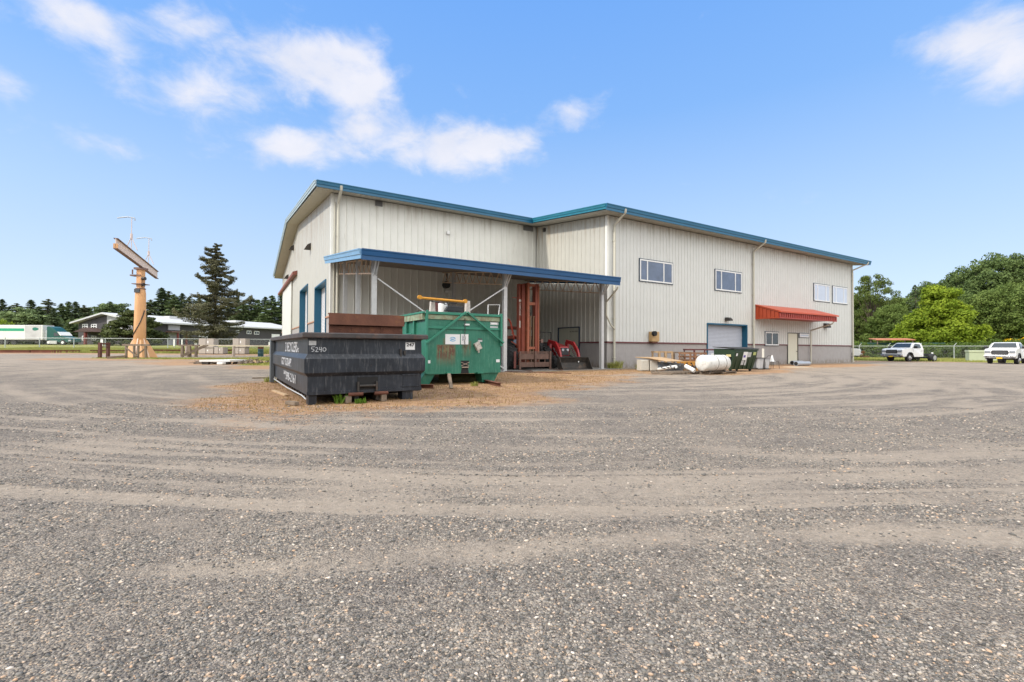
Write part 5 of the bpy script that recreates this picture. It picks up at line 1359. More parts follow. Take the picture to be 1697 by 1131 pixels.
# ---------------------------------------------------------------- things along the front wall of the right wing
def on_ground(px, py): return G(px, py)
def pallet(px, py, rz, lab, L=1.2, W=1.0, mt=WOOD):
    T = thing('pallet', lab, 'pallet', G(px, py), rz, 'wooden pallets on the ground')
    for i in range(6):
        m = MB(); y = -W / 2 + i * (W - .1) / 5; m.bb(-L / 2, L / 2, y, y + .1, .10, .122); m.build('deck_board', mt, T)
    for x in (-L / 2, -.05, L / 2 - .1):
        m = MB(); m.bb(x, x + .1, -W / 2, W / 2, .022, .099); m.build('stringer', mt, T)
    return T
TANKW = mat('tank_white', (.66, .65, .62), .5, 0, .05, 2, dirt=(.28, .21, .15), dirt_amt=.45, bump=.1)
def build_yard():
    # propane tank on a pallet
    pa = G(1182, 620.5); d = Vector((UX, UY, 0)); rz = BROT
    pallet(1182, 619.5, rz, 'weathered wooden pallet under the white propane tank', 2.1, 1.1)
    T = thing('propane_tank', 'dirty white horizontal propane tank with domed ends on a pallet', 'tank', pa + Vector((0, 0, .122)), rz)
    r = .385; m = MB(); h = .82
    prof = [(.01, -h - .10), (r * .45, -h - .09), (r * .8, -h - .05), (r * .95, -h - .01), (r, -h + .05), (r, h - .05), (r * .95, h + .01), (r * .8, h + .05), (r * .45, h + .09), (.01, h + .10)]
    m.lathe(prof, (0, 0, r + .03), (1, 0, 0), 32); m.build('shell', TANKW, T, smooth=True)
    for x in (-.1, .5):
        m = MB(); m.lathe([(r + .006, -.02), (r + .008, 0), (r + .006, .02)], (x, 0, r + .03), (1, 0, 0), 32); m.build('strap', mat('tank_strap', (.22, .2, .18), .6), T)
    m = MB(); m.cyl((-.05, 0, 2 * r + .02), (-.05, 0, 2 * r + .10), .06, n=10); m.build('valve_cap', GALV, T, smooth=True)
    for x in (-.55, .55):
        m = MB(); m.bb(x - .04, x + .04, -.25, .25, 0, .06); m.build('saddle', STEELDK, T)
    # scrap pallet with white tubes and tangled metal
    pallet(1121, 620, rz, 'wooden pallet carrying metal scrap left of the tank', 2.2, 1.2)
    def tubething(name, lab, cat, pts, r, mt, n=10):
        m = MB(); c = Vector(pts[0]); m.tube([Vector(p) - c for p in pts], r, n); o = m.build(name, mt, smooth=True); o.location = c; return tag(o, lab, cat)
    a = G(1086, 615); b = P(1120, 608, 22.3); tubething('white_pipe', 'long white pipe sloping down to the ground left of the scrap pallet', 'pipe', [a + Vector((0, 0, .06)), b], .085, WHITE)
    a = P(1136, 607, 22.0); b = P(1151, 615, 21.6); tubething('white_pipe', 'short white pipe leaning from the scrap pallet towards the tank', 'pipe', [a, b], .10, WHITE)
    rs = np.random.RandomState(9); c = G(1126, 618) + Vector((0, 0, .12))
    m = MB()
    for i in range(70):
        p = Vector((rs.uniform(-.8, .8), rs.uniform(-.4, .5), rs.uniform(.0, .32) * (1))); q = p + Vector((rs.uniform(-.5, .5), rs.uniform(-.3, .3), rs.uniform(-.12, .12)))
        q.z = max(q.z, .02); p.z = max(p.z * (1 - abs(p.x)), .02); m.bar(p, q, rs.uniform(.015, .05))
    o = m.build('scrap_pile', mat('scrap', (.10, .10, .10), .6, .3, .7, 5)); o.location = c; o.rotation_euler = (0, 0, rz); tag(o, 'tangle of dark metal scrap on the pallet between the white pipes', 'scrap')
    # cabinets under a plywood sheet
    for x0, x1, lab in ((1062.5, 1076, 'left white dented metal cabinet under the plywood'), (1078, 1092, 'right white dented metal cabinet under the plywood')):
        g0, g1 = G(x0, 610.0), G(x1, 611.0); dd = 24.3
        p0 = GX(x0, dd); w_ = (GX(x1, dd) - p0).length * 1.02
        T = thing('metal_cabinet', lab, 'cabinet', p0, R(6), 'cabinets under the plywood sheet')
        m = MB(); m.bb(0, w_, 0, .62, .03, .60); m.build('carcass', mat('cabinet_white', (.52, .50, .45), .6, 0, .1, 5, dirt=(.3, .2, .12), dirt_amt=.35), T, bevel=.01)
        m = MB(); m.bb(.02, w_ - .02, -.022, -.002, .06, .57); m.build('door', mat('cabinet_door', (.48, .465, .42), .55, 0, .1, 5, dirt=(.3, .22, .15), dirt_amt=.4), T, bevel=.008)
        for k in (0, 1):
            m = MB(); m.bb(.03 + k * (w_ - .1), .07 + k * (w_ - .1), .05, .1, 0, .03); m.build('foot', BLACK, T)
    m = MB(); p0 = GX(1093, 24.2); T = thing('steel_trough', 'dark blue-grey steel trough beside the cabinets', 'trough', p0, R(8))
    m.add([(0, 0, .05), (1.3, 0, .05), (1.3, .6, .05), (0, .6, .05), (-.06, -.06, .5), (1.36, -.06, .42), (1.36, .66, .42), (-.06, .66, .5), (-.02, -.02, .5), (1.32, -.02, .42), (1.32, .62, .42), (-.02, .62, .5), (.04, .04, .09), (1.26, .04, .09), (1.26, .56, .09), (.04, .56, .09)],
          [(0, 1, 2, 3), (0, 1, 5, 4), (1, 2, 6, 5), (2, 3, 7, 6), (3, 0, 4, 7), (4, 5, 9, 8), (5, 6, 10, 9), (6, 7, 11, 10), (7, 4, 8, 11), (8, 9, 13, 12), (9, 10, 14, 13), (10, 11, 15, 14), (11, 8, 12, 15), (12, 13, 14, 15)])
    m.build('shell', mat('trough_blue', (.11, .13, .16), .6, 0, .2, 4), T); m = MB(); m.bb(.1, .18, .1, .5, 0, .05); m.bb(1.1, 1.18, .1, .5, 0, .05); m.build('runner', WOOD, T)
    c0, c1, c2, c3 = P(1053, 591.8, 24.6), P(1128, 598.6, 23.6), P(1112, 598.9, 23.2), P(1070, 593.5, 24.0)
    m = MB(); t = Vector((0, 0, .03)); cc = (c0 + c1 + c2 + c3) / 4
    z = .655
    q = [P(1053, 591.8, 25.2), P(1096, 592.0, 25.3), P(1133, 598.6, 23.9), P(1105, 598.8, 23.6), P(1075, 593.2, 24.2)]
    poly = [Vector(v) - q[0] for v in q]; n = len(poly)
    m.add(poly + [v - t for v in poly], [tuple(range(n)), tuple(range(n, 2 * n))[::-1]] + [(i, (i + 1) % n, n + (i + 1) % n, n + i) for i in range(n)])
    o = m.build('plywood_sheet', mat('plywood', (.42, .29, .17), .8, 0, .15, 5, dirt=(.3, .18, .09), dirt_amt=.3)); o.location = q[0]; tag(o, 'warped tan plywood sheet laid over the white cabinets', 'plywood sheet')
    # timber frames and racks behind
    def rack(px0, px1, py0, py1, depth, lab, mt, name, cat, posts=3, rails=(1.0, .55), dd=.7, th=.08):
        p0, p1 = GX(px0, depth), GX(px1, depth + (px1 - px0) * .012)
        d_ = p1 - p0; T = thing(name, lab, cat, p0, math.atan2(d_.y, d_.x)); L_ = d_.length
        h = P(px0, py0, depth).z
        for yy in (0, dd):
            for i in range(posts):
                m = MB(); x = i * (L_ - th) / (posts - 1); m.bb(x, x + th, yy, yy + th, 0, h - .001); m.build('post', mt, T)
            for rl in rails:
                m = MB(); m.bb(-.02, L_ + .02, yy + th + .001, yy + th + .03, h * rl - .08, h * rl); m.build('rail', mt, T)
        m = MB(); m.bb(0, th, .001 + th, dd - .001, h - .09, h - .01); m.bb(L_ - th, L_, .001 + th, dd - .001, h - .09, h - .01); m.build('end_rail', mt, T)
        return T, L_, h
    rack(1093, 1116, 582.5, 606, 26.2, 'pale wooden frame of posts standing behind the plywood', WOOD_L, 'timber_rack', 'wooden rack')
    rack(1117, 1146, 583.5, 606, 26.6, 'grey weathered wooden frame right of the pale one', WOOD, 'timber_rack', 'wooden rack', 3, (1.0, .5), .8, .07)
    rack(1144, 1172, 584.5, 606, 25.0, 'brown slatted wooden crate left of the green bin', mat('crate_brown', (.24, .13, .075), .85, 0, .3, 7), 'wood_crate', 'wooden crate', 4, (1.0, .8, .6, .4), .9, .06)
    rack(1150, 1186, 578.6, 606, 27.2, 'tall dark red steel rack behind the wooden crate', mat('rack_red', (.10, .03, .03), .6, 0, .2), 'steel_rack', 'steel rack', 3, (1.0, .62), .9, .055)
    p0 = GX(1133, 24.6); T = thing('machine_base', 'rusty yellow slotted machine base between the scrap and the tank', 'machine part', p0, R(10))
    m = MB(); YL = mat('machine_yellow', (.42, .20, .03), .7, 0, .25, 5, dirt=(.16, .08, .03), dirt_amt=.5)
    m.bb(0, .9, 0, .7, .28, .52); m.bb(.02, .12, .02, .68, 0, .279); m.bb(.78, .88, .02, .68, 0, .279); m.build('frame', YL, T, bevel=.01)
    for x in (.14, .40, .66):
        m = MB(); m.cyl((x + .05, -.004, .42), (x + .05, .002, .42), .05, n=10); m.build('port', BLACK, T)
    # dark green rubbish bin
    org = GX(1216.7, 24.0); rz = BROT
    T = thing('rubbish_bin', 'dark green steel rubbish bin with black lids and ribbed slanting front', 'rubbish bin', org, rz)
    DG = mat('bin_green', (.012, .035, .016), .5, 0, .15, 3, dirt=(.05, .06, .045), dirt_amt=.25)
    L_, D_ = 1.98, 1.2
    m = MB(); m.prism([(.22, .12), (D_, .12), (D_, 1.22), (-.06, 1.16), (-.06, 1.05), (.0, .80)], 0, L_, axis='x'); m.build('body', DG, T)
    m = MB()
    for i in range(5): 
        x = .25 + i * .37; m.prism([(.16, .16), (.22, .16), (.0, 1.02), (-.06, 1.02)], x, x + .10, axis='x')
    m.build('front_ribs', DG, T, bevel=.01)
    m = MB(); m.bb(-.05, L_ + .05, -.10, -.03, 1.13, 1.20); m.build('rim', DG, T, bevel=.01)
    LD = mat('lid_plastic', (.02, .022, .022), .55, 0, .2, 4)
    for x0, x1 in ((-.06, L_ / 2 - .01), (L_ / 2 + .01, L_ + .06)):
        m = MB(); m.add([(x0, -.14, 1.205), (x1, -.14, 1.205), (x1, D_ + .05, 1.30), (x0, D_ + .05, 1.30), (x0, -.14, 1.24), (x1, -.14, 1.24), (x1, .5, 1.315), (x0, .5, 1.315), (x1, D_ + .05, 1.335), (x0, D_ + .05, 1.335)],
              [(0, 1, 2, 3), (0, 1, 5, 4), (4, 5, 6, 7), (7, 6, 8, 9), (3, 2, 8, 9), (1, 2, 8, 6, 5), (0, 4, 7, 9, 3)]); m.build('lid', LD, T, bevel=.008)
    for x in (-.07, L_ + .001):
        m = MB(); m.bb(x, x + .07, .15, .85, .62, .80); m.build('fork_pocket', BLACK, T)
    m = MB(); m.bb(-.012, -.001, .18, .45, .72, .92); m.build('label_plate', mat('label_yellow', (.6, .52, .25), .6), T)
    def bsl(x, z): # slanted front surface y at z
        return -.06 + (1.02 - z) / .86 * .22 - .012 if z < 1.02 else -.075
    for x0, x1, z0, z1, c in ((.10, .22, .84, .98, STICK), (.72, 1.10, .62, 1.06, STICK), (1.12, 1.42, .78, 1.04, STICKG), (1.6, 1.84, .88, 1.05, mat('label_lime', (.40, .44, .16), .6)), (.68, .90, .36, .60, STICKG), (.98, 1.12, .34, .61, STICKG)):
        m = MB(); ya, yb = bsl(0, z0) - .012, bsl(0, z1) - .012
        m.add([(x0, ya, z0), (x1, ya, z0), (x1, yb, z1), (x0, yb, z1), (x0, ya + .008, z0), (x1, ya + .008, z0), (x1, yb + .008, z1), (x0, yb + .008, z1)], [(0, 1, 2, 3), (4, 5, 6, 7), (0, 1, 5, 4), (1, 2, 6, 5), (2, 3, 7, 6), (3, 0, 4, 7)]); m.build('sticker', c, T)
    m = MB(); ya, yb = bsl(0, .76) - .018, bsl(0, .88) - .018; m.add([(.76, ya, .76), (.94, ya, .76), (.94, yb, .88), (.76, yb, .88)], [(0, 1, 2, 3)]); m.build('logo_mark', mat('logo_purple', (.10, .07, .35), .6), T)
    for x in (.1, L_ - .15):
        for y in (.3, D_ - .12):
            m = MB(); m.cyl((x, y, .075), (x + .05, y, .075), .07, n=12); m.build('caster', RUBBER, T, smooth=True)
    # grey tubs with a dark tray on top
    for x0, x1, dep, lab in ((1258.5, 1267.5, 27.0, 'left light grey square tub by the green bin'), (1268.5, 1277.5, 27.3, 'right light grey square tub by the green bin')):
        p0 = GX(x0, dep); w_ = (GX(x1, dep) - p0).length * .96
        T = thing('grey_tub', lab, 'tub', p0 , R(14), 'grey tubs by the green bin'); m = MB()
        m.add([(.04, .04, .06), (w_ - .04, .04, .06), (w_ - .04, .5, .06), (.04, .5, .06), (0, 0, .62), (w_, 0, .62), (w_, .54, .62), (0, .54, .62)], [(0, 1, 2, 3), (4, 5, 6, 7), (0, 1, 5, 4), (1, 2, 6, 5), (2, 3, 7, 6), (3, 0, 4, 7)])
        m.build('shell', mat('tub_grey', (.42, .43, .45), .6, 0, .08, 3), T, bevel=.015)
        m = MB(); m.bb(-.02, w_ + .02, -.02, .56, .621, .66); m.build('lid', mat('lid_grey', (.22, .22, .23), .6), T)
        m = MB(); m.bb(-.02, w_ + .02, -.02, .56, .0, .055); m.build('base', STEELDK, T)
    p0 = GX(1247, 27.2); T = thing('steel_table', 'low dark steel cart between the green bin and the tubs', 'cart', p0, R(14)); m = MB(); m.bb(0, .5, 0, .6, .1, .55); m.build('box', mat('cart_grey', (.16, .17, .18), .6), T)
    m = MB(); m.bb(-.05, .9, -.1, .62, .66, .70) ; m.build('top', STEELDK, T); m = MB(); m.bb(-.2, .55, -.1, .6, .03, .099); m.build('base', STEELDK, T)
    p0 = GX(1274, 27.6) ; m = MB(); m.cyl((0, 0, 0), (0, 0, 1.25), .065, n=12); o = m.build('upright_pipe', mat('pale_pipe', (.60, .58, .52), .5, 0, .06), smooth=True); o.location = (p0.x, p0.y + .62, 0); tag(o, 'pale upright pipe standing behind the grey tubs', 'pipe')
    p0 = GX(1279.5, 28.6); T = thing('traffic_cone', 'small white cone on the seat beside the wire chair', 'cone', p0 + Vector((0, 0, .45))); m = MB(); m.lathe([(.13, 0), (.11, .05), (.03, .38), (.01, .39)], n=16); m.build('cone', WHITE, T, smooth=True); m = MB(); m.bb(-.15, .15, -.15, .15, -.02, -.001); m.build('base', WHITE, T)
    p0 = GX(1282, 28.4); T = thing('wire_chair', 'thin dark wire-framed chair beside the office door', 'chair', p0, R(20)); m = MB(); m.bb(-.25, .45, 0, .42, .42, .445); m.build('seat', STEELDK, T)
    for x, y in ((-.2, .0), (.42, .0), (-.2, .4), (.42, .4)):
        m = MB(); m.cyl((x, y, .42), (x * 1.15 + .0, y * 1.1, 0), .014, n=6); m.build('leg', STEELDK, T)
    m = MB(); m.tube([(-.0, .42, .44), (-.02, .46, .72), (.08, .46, .80), (.36, .46, .80), (.44, .46, .72), (.42, .42, .44)], .014, 6); m.build('backrest', STEELDK, T)
    # grey ducts by the door
    for (pa, pb, lab) in (((1312.5, 605.5), (1335, 604.5), 'rear grey duct pipe lying by the office door'), ((1319, 607.3), (1340, 606), 'front grey duct pipe lying by the office door')):
        a, b = G(*pa), G(*pb); d_ = (UV * 1.45 if 'rear' in lab else UV * 1.75); T = thing('duct_pipe', lab, 'duct pipe', a, 0, 'grey duct pipes by the office door')
        m = MB(); r = .16; m.lathe([(r * .86, .02), (r * .86, 0), (r, 0), (r, d_.length), (r * .86, d_.length)], (0, 0, r + .02), d_, 20); m.build('shell', mat('duct_grey', (.33, .36, .40), .4, .2, .08, 4), T, smooth=True)
        m = MB(); m.lathe([(.01, .018), (r * .84, .018), (r * .84, .012), (.01, .012)], (0, 0, r + .02), d_, 20); m.build('opening', BLACK, T)
    m = MB(); p = G(1322, 609); m.box((0, 0, .01), (1.6, .9, .02), .3); o = m.build('cardboard_sheet', mat('pale_board', (.55, .48, .36), .8)); o.location = p; tag(o, 'pale flattened board under the grey duct pipes', 'board')
    m = MB(); m.box((0, 0, .02), (3.4, .12, .03), 0); o = m.build('rusty_strip', RUST); c = G(890, 618); o.location = c; o.rotation_euler = (0, 0, R(-22)); tag(o, 'long rusty steel strip on the ground before the fork carriage', 'steel strip')
build_yard()
# ---------------------------------------------------------------- left of the yard
TAN = mat('steel_tan', (.60, .33, .155), .6, 0, .10, .6, dirt=(.34, .16, .08), dirt_amt=.28, streak=True)
BEAMC = mat('beam_pale', (.78, .60, .50), .65, 0, .04, .3)
BEAMD = mat('beam_flange_brown', (.17, .10, .08), .7, 0, .2, 2)
def build_post_crane():
    b = G(231, 593.5); T = thing('pillar_crane', 'tall tan steel pillar carrying a long horizontal I-beam, with flared foot', 'pillar crane', b)
    D = b.y; k = D / FPX                                         # metres per pixel at its distance
    def z_at(y): return P(231, y, D).z
    def r_at(w): return w * k / 2 * .80
    ztop = z_at(478)
    m = MB(); m.lathe([(r_at(19), 1.0), (r_at(20.5), 1.05), (r_at(20.5), 3.0), (r_at(18), ztop - .5), (r_at(15), ztop), (r_at(9.0), ztop + .15), (.1, ztop + .16)], n=28); m.build('pillar', TAN, T, smooth=True)
    m = MB(); m.add([(-.9, -.9, 0), (1.05, -.9, 0), (1.15, .9, 0), (-.9, .9, 0), (-.40, -.40, 1.75), (.42, -.40, 1.75), (.42, .40, 1.75), (-.40, .40, 1.75)], [(0, 1, 2, 3), (4, 5, 6, 7), (0, 1, 5, 4), (1, 2, 6, 5), (2, 3, 7, 6), (3, 0, 4, 7)])
    m.lathe([(r_at(24), -.05), (r_at(21.5), 1.8)], n=24)
    m.build('flared_foot', TAN, T)
    m = MB()
    for a in (-2.3, -1.2, -.2):
        m.prism([(.4, 1.9), (.48, 1.9), (1.2, 0), (.9, 0)], -.04, .04, M=Matrix.Rotation(a, 4, 'Z'), axis='y')
    m.build('gusset', BEAMC, T)
    # cap plates, upper square stub
    m = MB(); m.cyl((0, 0, ztop - .1), (0, 0, ztop - .02), r_at(18), n=16); m.bb(-.5, .5, -.5, .5, ztop + .35, ztop + .42); m.build('cap_plate', BEAMD, T)
    zb = z_at(444)
    m = MB(); m.bb(-.25, .25, -.25, .25, ztop + .1, zb - .2); m.build('stub', TAN, T, bevel=.02)
    m = MB(); m.bb(-.85, .2, -.3, .3, zb - .85, zb - .72); m.bb(-.4, .4, -.4, .4, zb - .22, zb - .02); m.cyl((-.5, -.4, zb - .7), (-.5, -.4, zb - .25), .06, n=8); m.build('bearing', BEAMD, T)
    m = MB(); m.cyl((.3, -.2, zb - 1.1), (.6, -.2, zb - 1.1), .17, n=12); m.cyl((.3, -.2, zb - 1.7), (.5, -.2, zb - 1.7), .17, n=12); m.build('motor', STEELDK, T, smooth=True)
    m = MB(); m.bb(-.22, .28, -.52, -.40, z_at(486) , z_at(480)); m.build('hatch', mat('hatch_dark', (.04, .045, .05), .5), T)
    m = MB()
    pts = []
    for i in range(13):
        t = i / 12; a = math.pi * (1.06 + .88 * t); rr = r_at(21.5)
        pts.append((rr * math.cos(a), rr * math.sin(a), 2.0 + 2.5 * t ** 2.2 + .15))
    m.tube(pts, .05, 6); m.build('chain', STEELDK, T)
    # beam
    pL, pR = P(191.5, 415, 36.2) - b, P(260.5, 460, 52.5) - b
    zb2 = zb + .02; pL.z = zb2; pR.z = zb2
    d = pR - pL; L_ = d.length; u = d.normalized(); H = .86
    Bm = bpy.data.objects.new('beam', None)
    def beam_part(name, n0, n1, z0, z1, mt):
        m = MB(); M = Matrix.Translation(pL) @ Matrix.Rotation(math.atan2(u.y, u.x), 4, 'Z'); m.bb(0, L_, n0, n1, z0, z1, M); return m.build(name, mt, T)
    w = beam_part('beam_web', -.02, .02, .04, H - .04, BEAMC); beam_part('beam_flange', -.15, .15, 0, .038, BEAMD); beam_part('beam_flange', -.15, .15, H - .038, H, BEAMD)
    m = MB(); M = Matrix.Translation(pL) @ Matrix.Rotation(math.atan2(u.y, u.x), 4, 'Z'); m.bb(.0, .06, -.15, .15, .05, .42, M); m.build('end_stop', TAN, T)
    for px, y0, y1, dd in ((215, 362, 415, 41.0), (246, 396, 440, 48.5)):
        t = (px - 191.5) / 69; base = pL + u * L_ * (.29 if px == 215 else .72); base.z = zb2 + H
        top = P(px, y0, b.y + base.y) - b; top.x = base.x; 
        m = MB(); m.cyl(base, (base.x, base.y, top.z), .03, n=6); hh = top.z - base.z
        m.cyl((base.x - .55, base.y, base.z), (base.x, base.y, base.z + hh * .42), .03, n=6); m.cyl((base.x + .55, base.y, base.z), (base.x, base.y, base.z + hh * .42), .03, n=6)
        m.cyl((base.x, base.y, base.z + hh * .36), (base.x, base.y, base.z + hh * .52), .09, n=8); m.build('mast', mat('mast_pale', (.55, .45, .42), .6), T)
        m = MB(); m.tube([(base.x - 1.3, base.y, top.z + .02), (base.x - .4, base.y, top.z + .12), (base.x + .25, base.y, top.z + .02), (base.x + .3, base.y, top.z - .2)], .05, 6); m.build('mast_arm', mat('arm_grey', (.35, .38, .42), .5), T)
build_post_crane()
def frame_box(T, x0, x1, y0, y1, h, mt, th=.16, brace=True, top=True, legs=True):
    for x in (x0, x1):
        for y in (y0, y1):
            m = MB(); m.box((x, y, h / 2), (th, th, h), 0, 0, rnd.uniform(-.05, .05)); m.build('leg', mt, T)
    if top:
        for y in (y0, y1):
            m = MB(); m.bb(x0 - .35, x1 + .35, y - th / 2, y + th / 2, h + .001, h + .17); m.build('top_rail', mt, T)
    if brace:
        m = MB(); m.bar((x0, y0 - .13, h * .9), (x1, y0 - .13, .2), .1); m.build('diagonal', mt, T)
        m = MB(); m.bar((x1, y1 + .13, h * .9), (x0, y1 + .13, .2), .1); m.build('diagonal', mt, T)
def build_left():
    def span(px0, px1, y, dep=None):
        a = G(px0, y); b = G(px1, y); return a, (b - a).length
    a, L_ = span(209, 232, 594.5)
    T = thing('timber_trestle', 'weathered timber trestle with crossed braces in front of the tan pillar', 'trestle', a, 0, 'timber trestles'); h = P(215, 573.5, a.y).z
    frame_box(T, 0, L_, 0, .9, h, WOOD, .15)
    m = MB(); m.bar((-.9, -1.0, .1), (.0, -.1, .2), .2); m.build('foot_beam', WOOD, T)
    a, L_ = span(302, 311, 592.0)
    T = thing('timber_trestle', 'low timber trestle with leaning planks left of the grey crates', 'trestle', a, 0, 'timber trestles'); h = P(305, 574, a.y).z
    frame_box(T, 0, L_ + .3, 0, 1.0, h, WOOD, .22, False)
    for i in range(3):
        m = MB(); m.bar((.1 + i * .25, -.35 - i * .1, .15), (2.0 + i * .2, .6, h + .1), .13); m.build('plank', WOOD, T)
    a = G(165.5, 594); T = thing('post_gate', 'narrow brown steel post frame standing left of the timber trestle', 'post frame', a); h = P(166, 568, a.y).z
    for x, y in ((0, 0), (.05, .8)):
        m = MB(); m.bb(x - .11, x + .11, y - .11, y + .11, 0, h); m.build('post', mat('post_brown', (.09, .035, .028), .8, 0, .2), T)
    m = MB(); m.bar((0, 0, h - .12), (.05, .8, h - .12), .14); m.build('top_bar', mat('post_brown', (.1, .04, .03)), T)
    m = MB(); m.bar((0, 0, h * .72), (.05, .8, h * .72), .08); m.build('mid_bar', MATS['post_brown'], T)
    # long rail on posts running right, behind the black dumpster
    a = G(386.5, 591.5); T = thing('timber_rail_fence', 'long pale timber rail on stout posts in front of the grey crates', 'rail', a)
    z = P(386, 573.3, a.y).z
    x0 = P(300, 573, a.y).x - a.x; x1 = P(470, 573, a.y).x - a.x
    m = MB(); m.bb(x0, x1, -.07, .07, z - .07, z + .07); m.build('rail', mat('rail_pale', (.50, .44, .34), .8, 0, .15, 3), T)
    for x in (0, x0 + .6, x1 - 1.5):
        m = MB(); m.cyl((x, .05, 0), (x + .03, .05, z - .071), .17, .15, 10); m.build('post', mat('post_pale', (.36, .30, .26), .9, 0, .2, 6, bump=.3), T, smooth=True)
    # grey strapped crates
    CR = mat('crate_grey', (.40, .36, .32), .8, 0, .1, 4, dirt=(.25, .21, .17), dirt_amt=.2)
    STR = mat('crate_strap', (.14, .12, .11), .7)
    def crate(px0, px1, py0, py1, dep, z0, lab, lid=False):
        p0 = P(px0, 575, dep); p1 = P(px1, 575, dep); g = gz(p0.x, dep); zt = P(px0, py0, dep).z - g; w = p1.x - p0.x
        h = zt - z0; T = thing('crate', lab, 'crate', (p0.x, dep, g + z0), R(3), 'stacked grey crates by the timber rail')
        m = MB(); m.bb(0, w, 0, 1.1, .08, h - .02); m.build('box', CR, T, bevel=.02)
        m = MB(); m.bb(w / 2 - .03, w / 2 + .03, -.012, -.001, .08, h - .02); m.bb(-.012, -.001, .5, .56, .08, h - .02); m.build('strap', STR, T)
        m = MB(); m.bb(.02, w - .02, .05, 1.05, 0, .079); m.build('base', STR, T)
        m = MB(); m.bb(w * .58, w * .66, -.008, -.0015, h * .5, h * .75); m.build('label_plate', WHITE, T)
        return zt
    dep = 58.0
    zt = crate(329, 352.5, 577.5, 587, dep, 0, 'bottom crate of the left stack behind the timber rail'); crate(329, 353, 561.0, 571, dep, zt + .0, 'top crate of the left stack behind the timber rail')
    crate(355, 369, 575.5, 587, dep, 0, 'single low grey crate right of the left stack')
    zt = crate(386, 405, 577, 588, dep, 0, 'bottom crate of the right stack behind the stout post'); crate(385.5, 406, 561.0, 572, dep, zt, 'top crate of the right stack behind the stout post')
    p = P(432, 588, 53); T = thing('drum', 'dark blue-green drum with rusty rim standing near the black dumpster', 'drum', (p.x, 53, 0)); h = P(432, 575.3, 53).z
    m = MB(); m.lathe([(.28, 0), (.30, .02), (.30, h * .33), (.315, h * .35), (.30, h * .37), (.30, h * .66), (.315, h * .68), (.3, h * .7), (.30, h), (.27, h)], n=20); m.build('shell', mat('drum_teal', (.015, .06, .075), .5), T, smooth=True)
    m = MB(); m.lathe([(.305, h - .22), (.31, h - .1), (.31, h + .01), (.28, h + .012)], n=20); m.build('rim', RUST, T)
    # white slab lying on blocks
    a, L_ = span(330, 380, 604.5); T = thing('steel_platform', 'flat white steel frame lying on low blocks on the gravel', 'steel frame', a)
    m = MB(); m.add([(0, 0, .18), (L_, .3, .18), (L_ + .2, 1.9, .18), (1.0, 1.9, .18), (0, 0, .30), (L_, .3, .30), (L_ + .2, 1.9, .30), (1.0, 1.9, .30)], [(0, 1, 2, 3), (4, 5, 6, 7), (0, 1, 5, 4), (1, 2, 6, 5), (2, 3, 7, 6), (3, 0, 4, 7)]); m.build('top', WHITE, T)
    m = MB(); m.bb(.1, L_ * .28, .1, .35, 0, .179); m.bb(L_ * .8, L_ * .95, .1, .6, .0, .179); m.build('block', STEELDK, T)
    m = MB(); m.bb(L_ * .72, L_ * .93, -.25, .1, .02, .16); m.build('end_plate', WHITE, T, bevel=.02)
    # heap of branches and rubble right of it
    rs = np.random.RandomState(12); m = MB(); c = G(425, 604)
    for i in range(90):
        t = rs.rand(); x = -4.2 + 6.0 * t; y = .4 * math.sin(x) + rs.uniform(-.35, .35) + t * 1.2; r = rs.uniform(.02, .06); hh = .12 + .55 * t ** 2.5
        p = Vector((x, y, rs.uniform(.02, hh))); a_ = rs.uniform(0, 6.28); q = p + Vector((math.cos(a_), math.sin(a_), rs.uniform(-.2, .3))) * rs.uniform(.15, .6); m.tube([p, (p + q) / 2 + Vector((0, 0, .03)), q], [r, r * .8, r * .5], 5)
    for i in range(26):
        t = rs.rand(); m.box((-1.5 + 3.6 * t, rs.uniform(-.4, 1.0), .06 + .2 * t * rs.rand()), (rs.uniform(.1, .3), rs.uniform(.1, .25), rs.uniform(.06, .16)), rs.uniform(0, 3), rs.uniform(-.4, .4), rs.uniform(-.4, .4))
    o = m.build('brush_heap', mat('brush', (.17, .135, .105), .95, 0, .5, 6)); o.location = c; tag(o, kind='stuff')
    # brown steel kerb of the verge
    KB = mat('kerb_rust', (.13, .045, .028), .85, 0, .25, .8, dirt=(.2, .1, .05), dirt_amt=.4)
    for px0, px1, lab in ((-30, 50, 'rust-brown retaining beam in front of the semi trailer, leftmost one'), (52, 132, 'rust-brown retaining beam in front of the green truck cab'), (150, 208, 'rust-brown retaining beam between the brown posts and the tan pillar'), (243, 330, 'rust-brown retaining beam right of the tan pillar'), (370, 386, 'short rust-brown retaining beam seen between the grey crate stacks')):
        a = G(px0, 585.0); b_ = G(px1, 585.0); d = b_ - a
        m = MB(); hgt = .34 if px0 < 240 else .42
        m.bb(0, d.length, -.1, .1, -.3, hgt); m.bb(0, d.length, -.16, .16, hgt + .001, hgt + .04); o = m.build('steel_kerb', KB); o.location = a; o.rotation_euler = (0, 0, math.atan2(d.y, d.x)); tag(o, lab, 'kerb beam', 'rusty retaining beams along the verge')
build_left()

